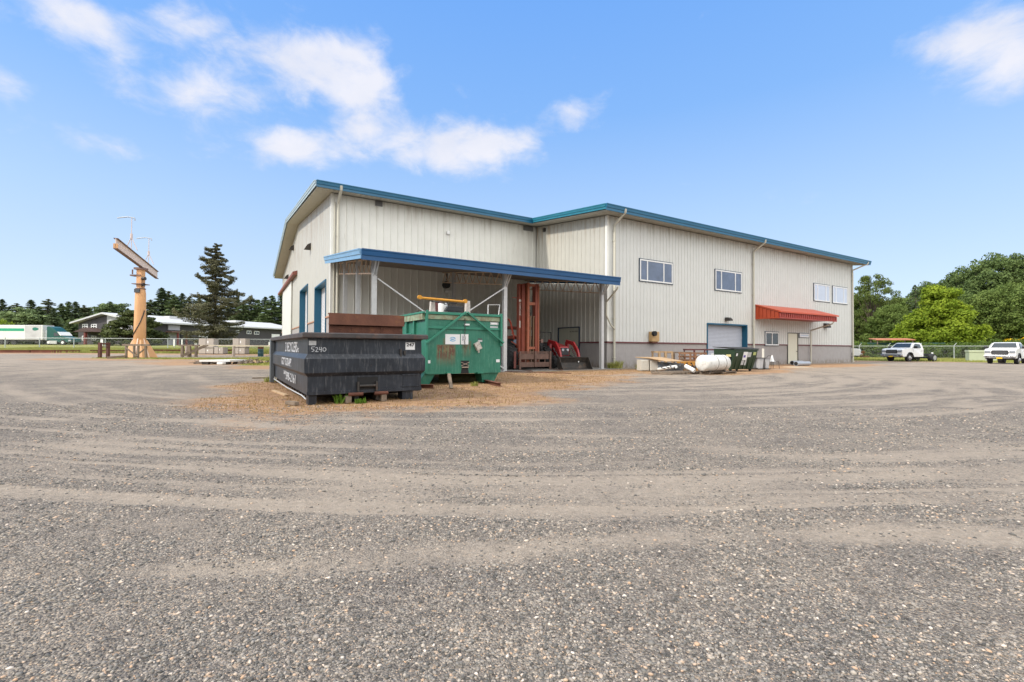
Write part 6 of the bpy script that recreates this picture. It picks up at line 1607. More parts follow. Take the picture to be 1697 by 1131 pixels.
# ---------------------------------------------------------------- chain link fences
def link_mat():
    m, nt, b = node_mat('chain_link'); N, L = nt.nodes.new, nt.links.new
    tc = N('ShaderNodeTexCoord'); s = N('ShaderNodeSeparateXYZ'); L(tc.outputs['Object'], s.inputs[0])
    fs = []
    for sg in (1, -1):
        a = N('ShaderNodeMath'); a.operation = 'MULTIPLY_ADD'; L(s.outputs['Z'], a.inputs[0]); a.inputs[1].default_value = sg; L(s.outputs['X'], a.inputs[2])
        p = N('ShaderNodeMath'); p.operation = 'PINGPONG'; L(a.outputs[0], p.inputs[0]); p.inputs[1].default_value = .05
        l = N('ShaderNodeMath'); l.operation = 'LESS_THAN'; L(p.outputs[0], l.inputs[0]); l.inputs[1].default_value = .002; fs.append(l)
    mx = N('ShaderNodeMath'); mx.operation = 'MAXIMUM'; L(fs[0].outputs[0], mx.inputs[0]); L(fs[1].outputs[0], mx.inputs[1])
    L(mx.outputs[0], b.inputs['Alpha']); b.inputs['Base Color'].default_value = (.36, .38, .37, 1); b.inputs['Roughness'].default_value = .5; b.inputs['Metallic'].default_value = .3
    return m
LINK = link_mat()
FG = mat('fence_post_grey', (.42, .45, .44), .5, .2, .1, 4)
def fence(pts, h, step, lab, arms=True, r=.045):
    a = Vector(pts[0]); T = thing('chain_link_fence', lab, 'fence', a); 
    for i in range(len(pts) - 1):
        p, q = Vector(pts[i]), Vector(pts[i + 1]); d = q - p; L_ = Vector((d.x, d.y, 0)).length
        m = MB(); m.add([(0, 0, .04), (L_, 0, .04 + d.z), (L_, 0, h + d.z), (0, 0, h)], [(0, 1, 2, 3)]); o = m.build('wire_mesh', LINK, T); o.location = p - a; o.rotation_euler = (0, 0, math.atan2(d.y, d.x))
        m = MB(); m.cyl(p - a + Vector((0, 0, h)), q - a + Vector((0, 0, h)), .035, n=6); m.build('top_rail', FG, T)
        n = max(1, int(round(L_ / step)))
        for k in range(n + (i == len(pts) - 2)):
            c = p + d * (k / n) - a; m = MB(); m.cyl(c - Vector((0, 0, .2)), c + Vector((0, 0, h + .05)), r, n=8)
            if arms: m.cyl(c + Vector((0, 0, h + .05)), c + Vector((.25, -.1, h + .4)), .03, n=6)
            m.build('post', FG, T)
    return T
lp = [Vector((x, 73, gz(x, 73))) for x in (-92, -70, -50, -33, -20)]
fence(lp, 1.75, 5.6, 'grey chain link fence on the grassy verge before the road', False, .06)
fence([GX(1380, 72.5), GX(1424, 70), GX(1472, 67.5), GX(1523.5, 64.5), GX(1581, 61.5), GX(1640, 58.8), GX(1705, 56), GX(1790, 53)], 1.8, 30, 'pale chain link fence with barbed-wire arms behind the white trucks')

# ---------------------------------------------------------------- long dark building across the road
def build_far():
    DK = mat('cladding_dark', (.058, .053, .056), .8, 0, .1, .5); WR = mat('roof_white', (.50, .50, .50), .6, 0, .04, .4); GY = mat('cladding_pale', (.40, .40, .42), .7, 0, .05); RD = mat('porch_red', (.16, .035, .03), .6)
    pA = Vector((-83.0, 101.4, 0)); u = Vector((.338, .941, 0)).normalized(); rz = math.atan2(u.y, u.x); n = Vector((-u.y, u.x, 0)); W = 21.4
    g = 1.3
    T = thing('long_building', 'long low dark grey building with white metal roof across the road', 'building', (pA.x, pA.y, g), rz)
    L_ = 44.0
    eave = 5.1; ridge = 7.0
    m = MB(); m.bb(-.02, L_, 0, W, -.5, eave); m.prism([(0, eave + .002), (W, eave + .002), (W / 2, ridge)], -.0, L_, axis='x'); m.build('wall', DK, T)
    m = MB(); o_ = 1.2
    for s0, s1 in ((-o_, W / 2), (W / 2, W + o_)):
        z = lambda s: ridge + .1 - abs(s - W / 2) * (ridge - eave) / (W / 2)
        vs = [(a, s, z(s) + d) for d in (0, .35) for s in (s0, s1) for a in (-o_, L_ + 1)]
        m.add(vs, [(0, 2, 3, 1), (4, 5, 7, 6), (0, 1, 5, 4), (2, 6, 7, 3), (0, 4, 6, 2), (1, 3, 7, 5)])
    m.build('roof', WR, T)
    m = MB(); m.bb(-.12, -.021, .3, W * .50, 2.6, eave + .05); m.prism([(.3, eave + .051), (W * .5, eave + .051), (W * .5, ridge - .15)], -.12, -.021, axis='x'); m.build('pale_panel', GY, T)
    def fx(px, py):
        h = hit(px, py, T.location, n) - T.location; return h.dot(u), h.z
    def win(x0, x1, y0, y1, mid=True, fr=WHITE):
        a0, z1 = fx(x0, y0); a1, z0 = fx(x1, y1); F = MB(); F.bb(a0, a1, -.12, -.001, z0, z1); f = F.build('window', fr, T)
        k = MB(); mw = (a0 + a1) / 2; t = .14
        for q0, q1 in ((a0 + t, mw - t / 2), (mw + t / 2, a1 - t)):
            k.bb(q0, q1, -.15, -.121, z0 + t, z1 - t)
        k.build('pane', GLASS_DK, f)
    # long side openings
    a0, z1 = fx(278, 539); a1, z0 = fx(297, 548); m = MB(); m.bb(a0, a1, -.25, -.003, z0, z1); m.build('bay_panel', GY, T)
    win(283, 293, 541, 546); win(390.5, 396, 547.5, 552.5); win(408.5, 416, 548.2, 554); win(421, 429, 549, 554.8)
    a0, z1 = fx(278, 550); a1, _ = fx(297, 550); m = MB(); m.bb(a0, a1, -.15, -.003, 0, z1 - .2); m.build('entrance_panel', GY, T)
    m = MB(); m.bb(a0 - .5, a1 + .6, -2.2, -.01, z1 - .2, z1 + .1); m.build('entrance_roof', BEAMD, T)
    m = MB(); b0, _ = fx(284.5, 550); m.bb(b0, b0 + .35, -2.0, -1.7, 0, z1 - .21); b1, _ = fx(299, 550); m.bb(b1, b1 + .35, -2.0, -1.7, 0, z1 - .21); m.build('entrance_post', RD, T)
    a0, z1 = fx(329, 547); a1, _ = fx(345, 547); m = MB(); m.bb(a0, a1, -.15, -.003, 0, z1); m.build('loading_door', WHITE, T)
    a0, z1 = fx(450, 554); a1, _ = fx(463, 554); m = MB(); m.bb(a0, a1, -.15, -.003, 0, z1); m.build('loading_door', WHITE, T)
    for px in (310, 418):
        a0, _ = fx(px, 560); m = MB(); m.bb(a0, a0 + 3, W * .3, W * .4, ridge - .8, ridge + .35); m.build('roof_vent', WR, T)
    # gable end windows (faces left)
    def gx(px, py):
        h = hit(px, py, T.location, u) - T.location; return h.dot(n), h.z
    for x0, x1, y0, y1 in ((137.5, 146, 537.5, 545), (152, 161, 537.5, 545), (137, 145, 557, 564.5), (152, 160, 557, 564.5)):
        s0, z1 = gx(x0, y0); s1, z0 = gx(x1, y1); s0, s1 = min(s0, s1), max(s0, s1)
        m = MB(); m.bb(-.14, -.022, s0, s1, z0, z1); f = m.build('window', WHITE, T); k = MB(); mw = (s0 + s1) / 2; mz = (z0 + z1) / 2
        for q0, q1 in ((s0 + (s1 - s0) * .14, mw - .07 * (s1 - s0)), (mw + .07 * (s1 - s0), s1 - (s1 - s0) * .14)):
            k.bb(-.17, -.141, q0, q1, z0 + (z1 - z0) * .15, mz - .1); k.bb(-.17, -.141, q0, q1, mz + .1, z1 - (z1 - z0) * .15)
        k.build('pane', GLASS_DK, f)
    s0, z0 = gx(146, 549); s1, _ = gx(176, 549); lo, hi = min(s0, s1), max(s0, s1)
    m = MB(); m.prism([(lo - .5, z0 - .3), (hi + .5, z0 - .3), ((lo + hi) / 2, z0 + .7)], -2.6, -.03, axis='x'); m.build('porch_roof', mat('porch_roof_brown', (.07, .04, .035), .8), T)
    m = MB(); m.bb(-2.4, -2.0, (lo + hi) / 2 - .3, (lo + hi) / 2 + .3, 0, z0 - .31); m.build('porch_post', RD, T)
build_far()
for px, w_, h_, lab in ((168.5, 4.0, 15, 'pale tan utility cabinet on the verge by the brown post frame'), (288.5, 2.6, 15, 'white sign board left of the dark building entrance'), (301.5, 2.2, 15, 'narrow white board right of the dark building entrance'), (324.5, 4.2, 17, 'white board beside the left grey crate stack'), (447, 3.6, 8, 'small white board seen just left of the warehouse')):
    dep = 84; p = P(px, 575, dep); k_ = dep / FPX; g = gz(p.x, dep); top = P(px, 572 - h_ * .62, dep).z
    T = thing('sign_board', lab, 'sign board', (p.x, dep, g)); m = MB(); m.bb(-w_ * k_ / 2, w_ * k_ / 2, -.04, .04, .25, max(.8, top - g)); m.build('board', WHITE, T)
    m = MB(); m.bb(-.05, .05, .045, .12, -.1, max(.8, top - g)); m.build('post', GALV, T)

# ---------------------------------------------------------------- semi truck
def build_semi():
    dep = 96.0; g = 1.25; k = dep / FPX
    def X(px): return P(px, 570, dep).x
    def Z(px, py): return P(px, py, dep).z - g
    x0, x1 = X(-45), X(70)
    T = thing('semi_trailer', 'white semi trailer with green stripe parked on the road behind the verge', 'trailer', (x0, dep, g))
    L_ = x1 - x0; zt, zb = Z(30, 539), Z(30, 563.2)
    m = MB(); m.bb(0, L_, 0, 2.5, zb, zt); m.build('body', mat('trailer_white', (.66, .66, .65), .5, 0, .04, .4), T, bevel=.05)
    xs = X(41) - x0
    m = MB(); m.bb(xs, L_ - .3, -.02, -.002, zb + .05, zt - .1); m.build('side_panel', mat('trailer_grey', (.46, .45, .47), .6, 0, .15, .6), T)
    m = MB(); m.bb(X(-40) - x0, X(39.5) - x0, -.02, -.002, Z(30, 549), Z(30, 544.5)); m.build('stripe', mat('stripe_green', (.012, .30, .17), .5), T)
    m = MB(); cx, cz = X(58.5) - x0, Z(58, 545.6); m.add([(cx + 5.3 * k * math.cos(t), -.03, cz + 2.7 * k * math.sin(t) * (1 - .2 * math.cos(t))) for t in [i * .45 for i in range(14)]], [tuple(range(14))]); m.build('leaf_logo', mat('logo_green', (.02, .16, .12), .5), T)
    m = MB(); m.bb(.3, L_ - .2, .3, 2.2, zb - .35, zb - .01); m.build('underframe', STEELDK, T)
    for px in (1, 9, 22):
        for y in (.25, 2.25): pass
        m = MB(); xx = X(px) - x0; m.cyl((xx, .05, .5), (xx, .45, .5), .5, n=18); m.build('wheel', RUBBER, T, smooth=True)
    m = MB(); m.bb(X(57) - x0, X(62) - x0, .1, .5, .35, zb - .36); m.build('landing_gear', STEELDK, T)
    x0 = X(76); T = thing('semi_tractor', 'dark green long-nosed truck cab with tall wind fairing', 'truck', (x0, dep, g))
    GT = mat('cab_green', (.006, .075, .06), .3, 0, .15, .8)
    def q(px, py): return (X(px) - x0, Z(px, py))
    m = MB(); m.prism([q(77, 567.5), q(77, 541.5), q(80.5, 541.2), q(86, 543.5), q(93, 549.5), q(97, 552), q(99.5, 556.5), q(114, 561), q(116.5, 563), q(117.5, 567.5)], 0, 2.4, axis='y'); m.build('cab', GT, T, bevel=.06)
    m = MB(); m.prism([q(89, 551.5), q(94, 552), q(98.5, 557), q(89, 557.5)], -.03, 2.43, axis='y'); m.build('window', GLASS_DK, T)
    m = MB(); m.prism([q(94.8, 550.6), q(96.0, 550.2), q(101.5, 556.3), q(99.8, 556.6)], -.04, 2.44, axis='y'); m.build('windshield_trim', WHITE, T)
    m = MB(); a = q(81.5, 570); b = q(94.5, 565); m.bb(a[0], b[0], -.12, -.001, a[1], b[1]); m.build('side_step', GALV, T)
    for px in (104.5, 81):
        xx = X(px) - x0; m = MB(); m.cyl((xx, -.1, .52), (xx, .35, .52), .54, n=20); w_ = m.build('wheel', RUBBER, T, smooth=True); m = MB(); m.cyl((xx, -.16, .52), (xx, -.101, .52), .27, n=16); m.build('rim', WHITE, w_, smooth=True)
    m = MB(); a = q(113, 566); b = q(117.3, 563.8); m.bb(a[0], b[0], -.05, .3, a[1], b[1]); m.build('headlight', CHROME, T, bevel=.03)
    m = MB(); m.bb(X(70.3) - x0, X(76.6) - x0, .5, 1.9, 1.0, Z(73, 547.5)); m.build('fairing_gap', mat('fairing_white', (.55, .58, .62), .5), T)
build_semi()

# ---------------------------------------------------------------- white cab-chassis pickups
PW = mat('truck_white', (.72, .72, .72), .25, 0, .02, 1); PBK = mat('truck_black', (.015, .015, .017), .5, 0, .3, 4); TG = mat('truck_glass', (.02, .03, .035), .08, 0, .3, 1, spec=.8)
ALU = mat('wheel_alloy', (.42, .42, .43), .4, .5, .1, 6)
def make_pickup():
    T = thing('pickup_truck', '', 'pickup truck')
    # x = across, y = rearward (front at y 0), z up
    W = 1.0
    prof = [(0.0, .62), (-.02, 1.18), (.08, 1.30), (.40, 1.37), (1.42, 1.44), (1.98, 1.93), (2.2, 1.99), (3.15, 1.99), (3.32, 1.90), (3.40, 1.3), (3.38, .52), (2.9, .50), (1.68, .5), (1.62, .78), (1.38, .98), (1.02, .98), (.78, .78), (.70, .55), (.2, .5)]
    # body: rings across x with slight tumblehome
    m = MB(); n = len(prof); xs = (-1, -.93, .93, 1)
    vs = []
    for i, x in enumerate(xs):
        for y, z in prof:
            t = max(0, (z - 1.40) / .58); xx = x * W * (1 - .17 * t); yy = y
            if abs(x) > .95: yy = y + (.06 if y < .2 else 0); z = z - (.05 if z > 1.8 else .0)
            vs.append((xx, yy, z))
    fs = [tuple(range(n))[::-1], tuple(range(3 * n, 4 * n))] + [(k * n + i, k * n + (i + 1) % n, (k + 1) * n + (i + 1) % n, (k + 1) * n + i) for k in range(3) for i in range(n)]
    m.add(vs, fs); m.build('body', PW, T, bevel=.02)
    m = MB(); m.bb(-.92, .92, .12, 1.2, .45, 1.0); m.bb(-.92, .92, 1.2, 1.66, .45, .9); m.build('engine_bay', PBK, T)
    def pane(name, pts, th=.012):
        m = MB(); a, b, c = [Vector(p) for p in pts[:3]]; nn = (b - a).cross(c - a).normalized() * th; k = len(pts)
        m.add([Vector(p) + nn for p in pts] + [Vector(p) - nn for p in pts], [tuple(range(k)), tuple(range(k, 2 * k))[::-1]] + [(i, (i + 1) % k, k + (i + 1) % k, k + i) for i in range(k)]); return m.build(name, TG, T)
    pane('windshield', [(-.84, 1.47, 1.49), (.84, 1.47, 1.49), (.70, 1.95, 1.905), (-.70, 1.95, 1.905)], .025)
    for s in (-1, 1):
        pane('side_window', [(s * .985, 1.80, 1.46), (s * .985, 3.0, 1.46), (s * .87, 2.95, 1.86), (s * .87, 2.22, 1.88), (s * .93, 1.96, 1.68)], .016)
        m = MB(); m.bb(s * 1.0 - .02, s * 1.0 + .0, 1.72, 1.74, .6, 1.3); m.bb(s * 1.002 - .01, s * 1.002 + .01, 3.0, 3.18, 1.12, 1.15); m.build('door_handle', PBK, T)
        m = MB(); m.box((s * 1.24, 1.72, 1.52), (.28, .12, .24)); m.bb(min(s * .93, s * 1.12), max(s * .93, s * 1.12), 1.70, 1.76, 1.43, 1.48); m.build('mirror', PBK, T, bevel=.02)
        m = MB(); m.box((s * .78, -.025, 1.10), (.36, .08, .20)); m.build('headlight', mat('headlight_lens', (.30, .32, .35), .12, .3, .3, 9), T, bevel=.02)
        # fender flare
        m = MB(); 
        for i in range(9):
            a0 = math.pi * i / 9; a1 = math.pi * (i + 1) / 9
            m.bar((s * 1.03, 1.2 + .50 * math.cos(a0), .44 + .53 * math.sin(a0)), (s * 1.03, 1.2 + .50 * math.cos(a1), .44 + .53 * math.sin(a1)), .08)
        m.build('fender_flare', PBK, T)
    m = MB(); m.prism([(-.50, .86), (-.57, 1.05), (-.50, 1.25), (.50, 1.25), (.57, 1.05), (.50, .86)], -.07, -.002, axis='y'); g = m.build('grille', PBK, T, bevel=.02)
    m = MB(); 
    for z in (.94, 1.05, 1.16): m.bb(-.46, .46, -.085, -.071, z - .012, z + .012)
    m.build('grille_bar', mat('bar_chrome', (.35, .35, .36), .25, .8), g)
    m = MB(); m.prism([(-1.0, .58), (-1.02, .78), (1.02, .78), (1.0, .58), (.6, .52), (-.6, .52)], -.16, .04, axis='y'); b = m.build('bumper', CHROME, T, bevel=.03)
    m = MB(); m.bb(-.55, .55, -.175, -.161, .62, .70); m.build('bumper_slot', PBK, b)
    for s in (-1, 1):
        m = MB(); m.bb(s * .78 - .12, s * .78 + .12, -.175, -.161, .62, .72); m.build('fog_lamp', PBK, b)
    m = MB(); m.bb(-.19, .19, -.19, -.178, .48, .60); m.build('licence_plate', mat('plate_yellow', (.75, .50, .01), .5), b)
    for s in (-1, 1):
        xi, xo = s * .72, s * .98
        m = MB(); m.cyl((xi, 1.2, .40), (xo, 1.2, .40), .40, n=24); w = m.build('wheel', RUBBER, T, smooth=True)
        m = MB(); m.lathe([(.21, -.0), (.22, .012), (.16, .03), (.11, .12), (.02, .13)], (xo, 1.2, .40), (s, 0, 0), 18); m.build('rim', ALU, w, smooth=True)
        m = MB(); m.cyl((s * .55, 5.2, .40), (s * 1.02, 5.2, .40), .40, n=24); w = m.build('wheel', RUBBER, T, smooth=True)
        m = MB(); m.lathe([(.26, .02), (.25, .01), (.12, -.08), (.02, -.08)], (s * 1.02, 5.2, .40), (s, 0, 0), 18); m.build('rim', ALU, w, smooth=True)
        m = MB(); m.bb(s * .42 - .04, s * .42 + .04, 3.0, 6.0, .62, .84); m.build('frame_rail', PBK, T)
    m = MB(); m.cyl((-.6, 5.2, .4), (.6, 5.2, .4), .09, n=8); m.bb(-.42, .42, 5.9, 6.0, .64, .82); m.bb(-.38, .38, 3.6, 4.5, .45, .72); m.build('rear_axle', PBK, T)
    m = MB(); m.cyl((.5, 5.75, .84), (.5, 5.75, .98), .09, n=8); m.build('filler_cap', WHITE, T)
    return T
tr = make_pickup()
def place_truck(o, px, py, yaw, lab):
    p = G(px, py); o.location = p; o.rotation_euler = (0, 0, yaw); o['label'] = lab; o['group'] = 'white pickup trucks along the fence'
# front centre pixel on the ground; yaw turns the nose towards the viewer
place_truck(tr, 1478, 599.3, R(-71), 'white cab-chassis pickup by the fence, side and bare rear frame in view')
t2 = copy_tree(tr); place_truck(t2, 1657, 603.6, R(-57), 'nearest white pickup at the far right edge, seen from the front')
t3 = copy_tree(tr); place_truck(t3, 1424, 597.0, R(62), 'white pickup of which only the nose shows past the right end of the warehouse')
# utility cabinet, container, bushes behind
p = GX(1606, 50.5); T = thing('utility_cabinet', 'pale green utility cabinet by the fence between the two white pickups', 'utility cabinet', p, R(-30)); UG = mat('cabinet_green', (.38, .42, .29), .6, 0, .06, 2, dirt=(.27, .28, .18), dirt_amt=.15)
m = MB(); m.bb(0, 2.2, 0, 1.2, 0, 1.0); m.build('body', UG, T, bevel=.02); m = MB(); m.bb(-.05, 2.25, -.05, 1.25, 1.001, 1.25); m.build('lid', UG, T, bevel=.03)
p = GX(1412, 74); T = thing('storage_container', 'dark green storage container behind the fence at the end of the warehouse', 'container', p, R(-20)); m = MB(); m.bb(0, 12, 0, 2.5, 0, 2.4); m.build('body', mat('container_green', (.02, .07, .055), .7, 0, .1, .6), T)
m = MB()
for i in range(40): m.bb(.1 + i * .3, .2 + i * .3, -.04, -.001, .1, 2.3)
m.build('side_ribs', MATS['container_green'], T)
p = GX(1452, 72); T = thing('open_shed', 'low shed with rusty orange roof behind the fence and the green container', 'shed', p, R(-20)); m = MB(); m.prism([(0, 2.75), (3, 3.0), (3, 3.12), (0, 2.87)], 0, 5.0, axis='x'); m.build('roof', mat('shed_roof', (.42, .16, .08), .7, 0, .2, .8), T)
for x in (.2, 4.7):
    for y in (.2, 2.8):
        m = MB(); m.bb(x, x + .12, y, y + .12, 0, 2.76 + y * .08); m.build('post', WOOD, T)
# ---------------------------------------------------------------- trees
def quads(C, D, U_, ln, wd):
    """leaf-shaped quads: centre C, long axis D, side axis U"""
    a = C - D * ln[:, None] / 2; b = C + D * ln[:, None] / 2; s = U_ * wd[:, None] / 2
    V = np.stack([a, C + s, b, C - s], 1).reshape(-1, 3)
    F = np.arange(len(C) * 4).reshape(-1, 4); return V, F
def nrm(v): return v / (np.linalg.norm(v, axis=-1, keepdims=True) + 1e-9)
BARK = mat('bark', (.10, .075, .055), .95, 0, .3, 4, bump=.5, bump_scale=12)
BARK_L = mat('bark_pale', (.34, .31, .27), .9, 0, .3, 3)
CON = [leaf_mat('fir_dark', (.075, .11, .058), (.175, .225, .11), trans=.15), leaf_mat('fir_green', (.09, .14, .06), (.23, .29, .12), trans=.18), leaf_mat('fir_olive', (.10, .125, .065), (.25, .265, .13), trans=.15)]
def conifer(name, seed, H, Rm, mt, nb=70, per=60, base=.06, droop=.12, power=.8, leaf=.42, irregular=.35, tips=.25, wide=.24):
    rs = np.random.RandomState(seed); T = thing(name, '', 'conifer')
    tr_ = MB(); lean = rs.uniform(-.01, .01)
    tr_.tube([(0, 0, -.3), (lean * H * .5, 0, H * .5), (lean * H, 0, H * .98)], [H * .018 + .05, H * .012, .02], 8)
    Cs, Ds, Us, Ls, Ws = [], [], [], [], []
    for i in range(nb):
        t = base + (1 - base) * ((i + rs.rand()) / nb); z = H * t
        rad = Rm * (1 - t) ** power * (1 - .5 * max(0, .18 - t) / .18) * (1 + irregular * rs.uniform(-1, .8)) + .12
        az = i * 2.399 + rs.uniform(-.5, .5); d = np.array([math.cos(az), math.sin(az)])
        n = int(per * (.35 + 1.1 * rad / Rm)); s = rs.rand(n) ** .75
        bd = rs.uniform(.3, 1.8); bt = rs.uniform(-.1, 1.2)
        zz = z - droop * bd * rad * s * 2.2 + tips * bt * rad * s ** 3
        spread = rad * wide * (1 - .55 * s) * (.3 + s)
        off = rs.uniform(-1, 1, n) * spread
        x = d[0] * rad * s - d[1] * off; y = d[1] * rad * s + d[0] * off
        zc = zz + rs.uniform(-1, .6, n) * (.10 + .05 * rad)
        Cs.append(np.stack([x, y, zc], -1))
        dd = np.stack([d[0] + rs.uniform(-.6, .6, n), d[1] + rs.uniform(-.6, .6, n), rs.uniform(-.5, .25, n)], -1); Ds.append(nrm(dd))
        u = np.stack([-d[1] + rs.uniform(-.4, .4, n), d[0] + rs.uniform(-.4, .4, n), rs.uniform(-.7, .7, n)], -1); Us.append(nrm(u))
        Ls.append(leaf * (.6 + .8 * rs.rand(n))); Ws.append(leaf * .42 * (.6 + .8 * rs.rand(n)))
        if rad > .6 and i % 2 == 0: tr_.cyl((0, 0, z), (d[0] * rad * .8, d[1] * rad * .8, z - droop * rad * 1.4), .035 + rad * .008, .012, 4, False)
    tr_.build('trunk', BARK, T)
    V, F = quads(np.concatenate(Cs), np.concatenate(Ds), np.concatenate(Us), np.concatenate(Ls), np.concatenate(Ws))
    np_mesh('crown', V, F, mt, T); return T
def broadleaf(name, seed, H, Rx, mt, z0=.18, nclump=60, per=130, leaf=.34, clump=1.1, bark=BARK, shape=None, gap=.0, cat='tree', flat=.62):
    rs = np.random.RandomState(seed); T = thing(name, '', cat)
    tr_ = MB(); tr_.tube([(0, 0, -.3), (rs.uniform(-.3, .3), rs.uniform(-.3, .3), H * .35), (rs.uniform(-.4, .4), 0, H * .8)], [H * .022 + .04, H * .014 + .02, .04], 8)
    Cs, Ns = [], []; zc = H * (z0 + (1 - z0) * .5); hz = H * (1 - z0) * .5
    k = 0
    while k < nclump:
        t = rs.uniform(0.02, .97); az = rs.uniform(0, 6.283)
        pr = shape(t) if shape else math.sqrt(max(0, 1 - (2 * t - 1) ** 2)) * (1 + .18 * math.sin(3 * az + seed) + .12 * math.sin(7 * t + 2 * az))
        if rs.rand() > pr + .08: continue
        r = rs.uniform(.12, 1.0) ** .55 * max(pr, .04)
        p = np.array([math.cos(az) * Rx * r, math.sin(az) * Rx * r, H * (z0 + (1 - z0) * t)])
        k += 1
        cr = clump * rs.uniform(.6, 1.35)
        n = int(per * (cr / clump) ** 2)
        w = rs.normal(size=(n, 3)); w /= np.linalg.norm(w, axis=1)[:, None]; rr = rs.uniform(.25, 1.0, n) ** .45
        q = w * rr[:, None] * cr * np.array([1.15, 1.15, flat]); Cs.append(p + q); Ns.append(nrm(w + rs.normal(size=(n, 3)) * .6 + np.array([0, 0, .4])))
        if k % 2 == 0:
            s = rs.uniform(.3, .7); tr_.tube([(0, 0, H * (z0 * .6 + .25 * s)), (p[0] * .45, p[1] * .45, (H * (z0 * .6 + .25 * s) + p[2]) / 2 + .2), tuple(p)], [H * .006 + .02, H * .004 + .01, .012], 5, False)
    tr_.build('trunk', bark, T)
    C = np.concatenate(Cs); N_ = np.concatenate(Ns); n = len(C)
    a = nrm(np.cross(N_, rs.normal(size=(n, 3)))); b = np.cross(N_, a)
    V, F = quads(C, a, b, leaf * (.6 + .8 * rs.rand(n)), leaf * .7 * (.6 + .8 * rs.rand(n))); np_mesh('crown', V, F, mt, T); return T
def place(o, px, py_top, depth, H0, lab, group=None, wpx=None, R0=None, rot=None, sz=None):
    g = GX(px, depth); top = P(px, py_top, depth).z; s = (top - g.z) / H0
    o.location = g; sx = s if not wpx else (wpx * depth / FPX / 2) / R0
    if depth > 60 and wpx is None: pass
    o.scale = (sx, sx, s); o.rotation_euler = (0, 0, rnd.uniform(0, 6.28) if rot is None else rot); o['label'] = lab
    if group: o['group'] = group
    return o

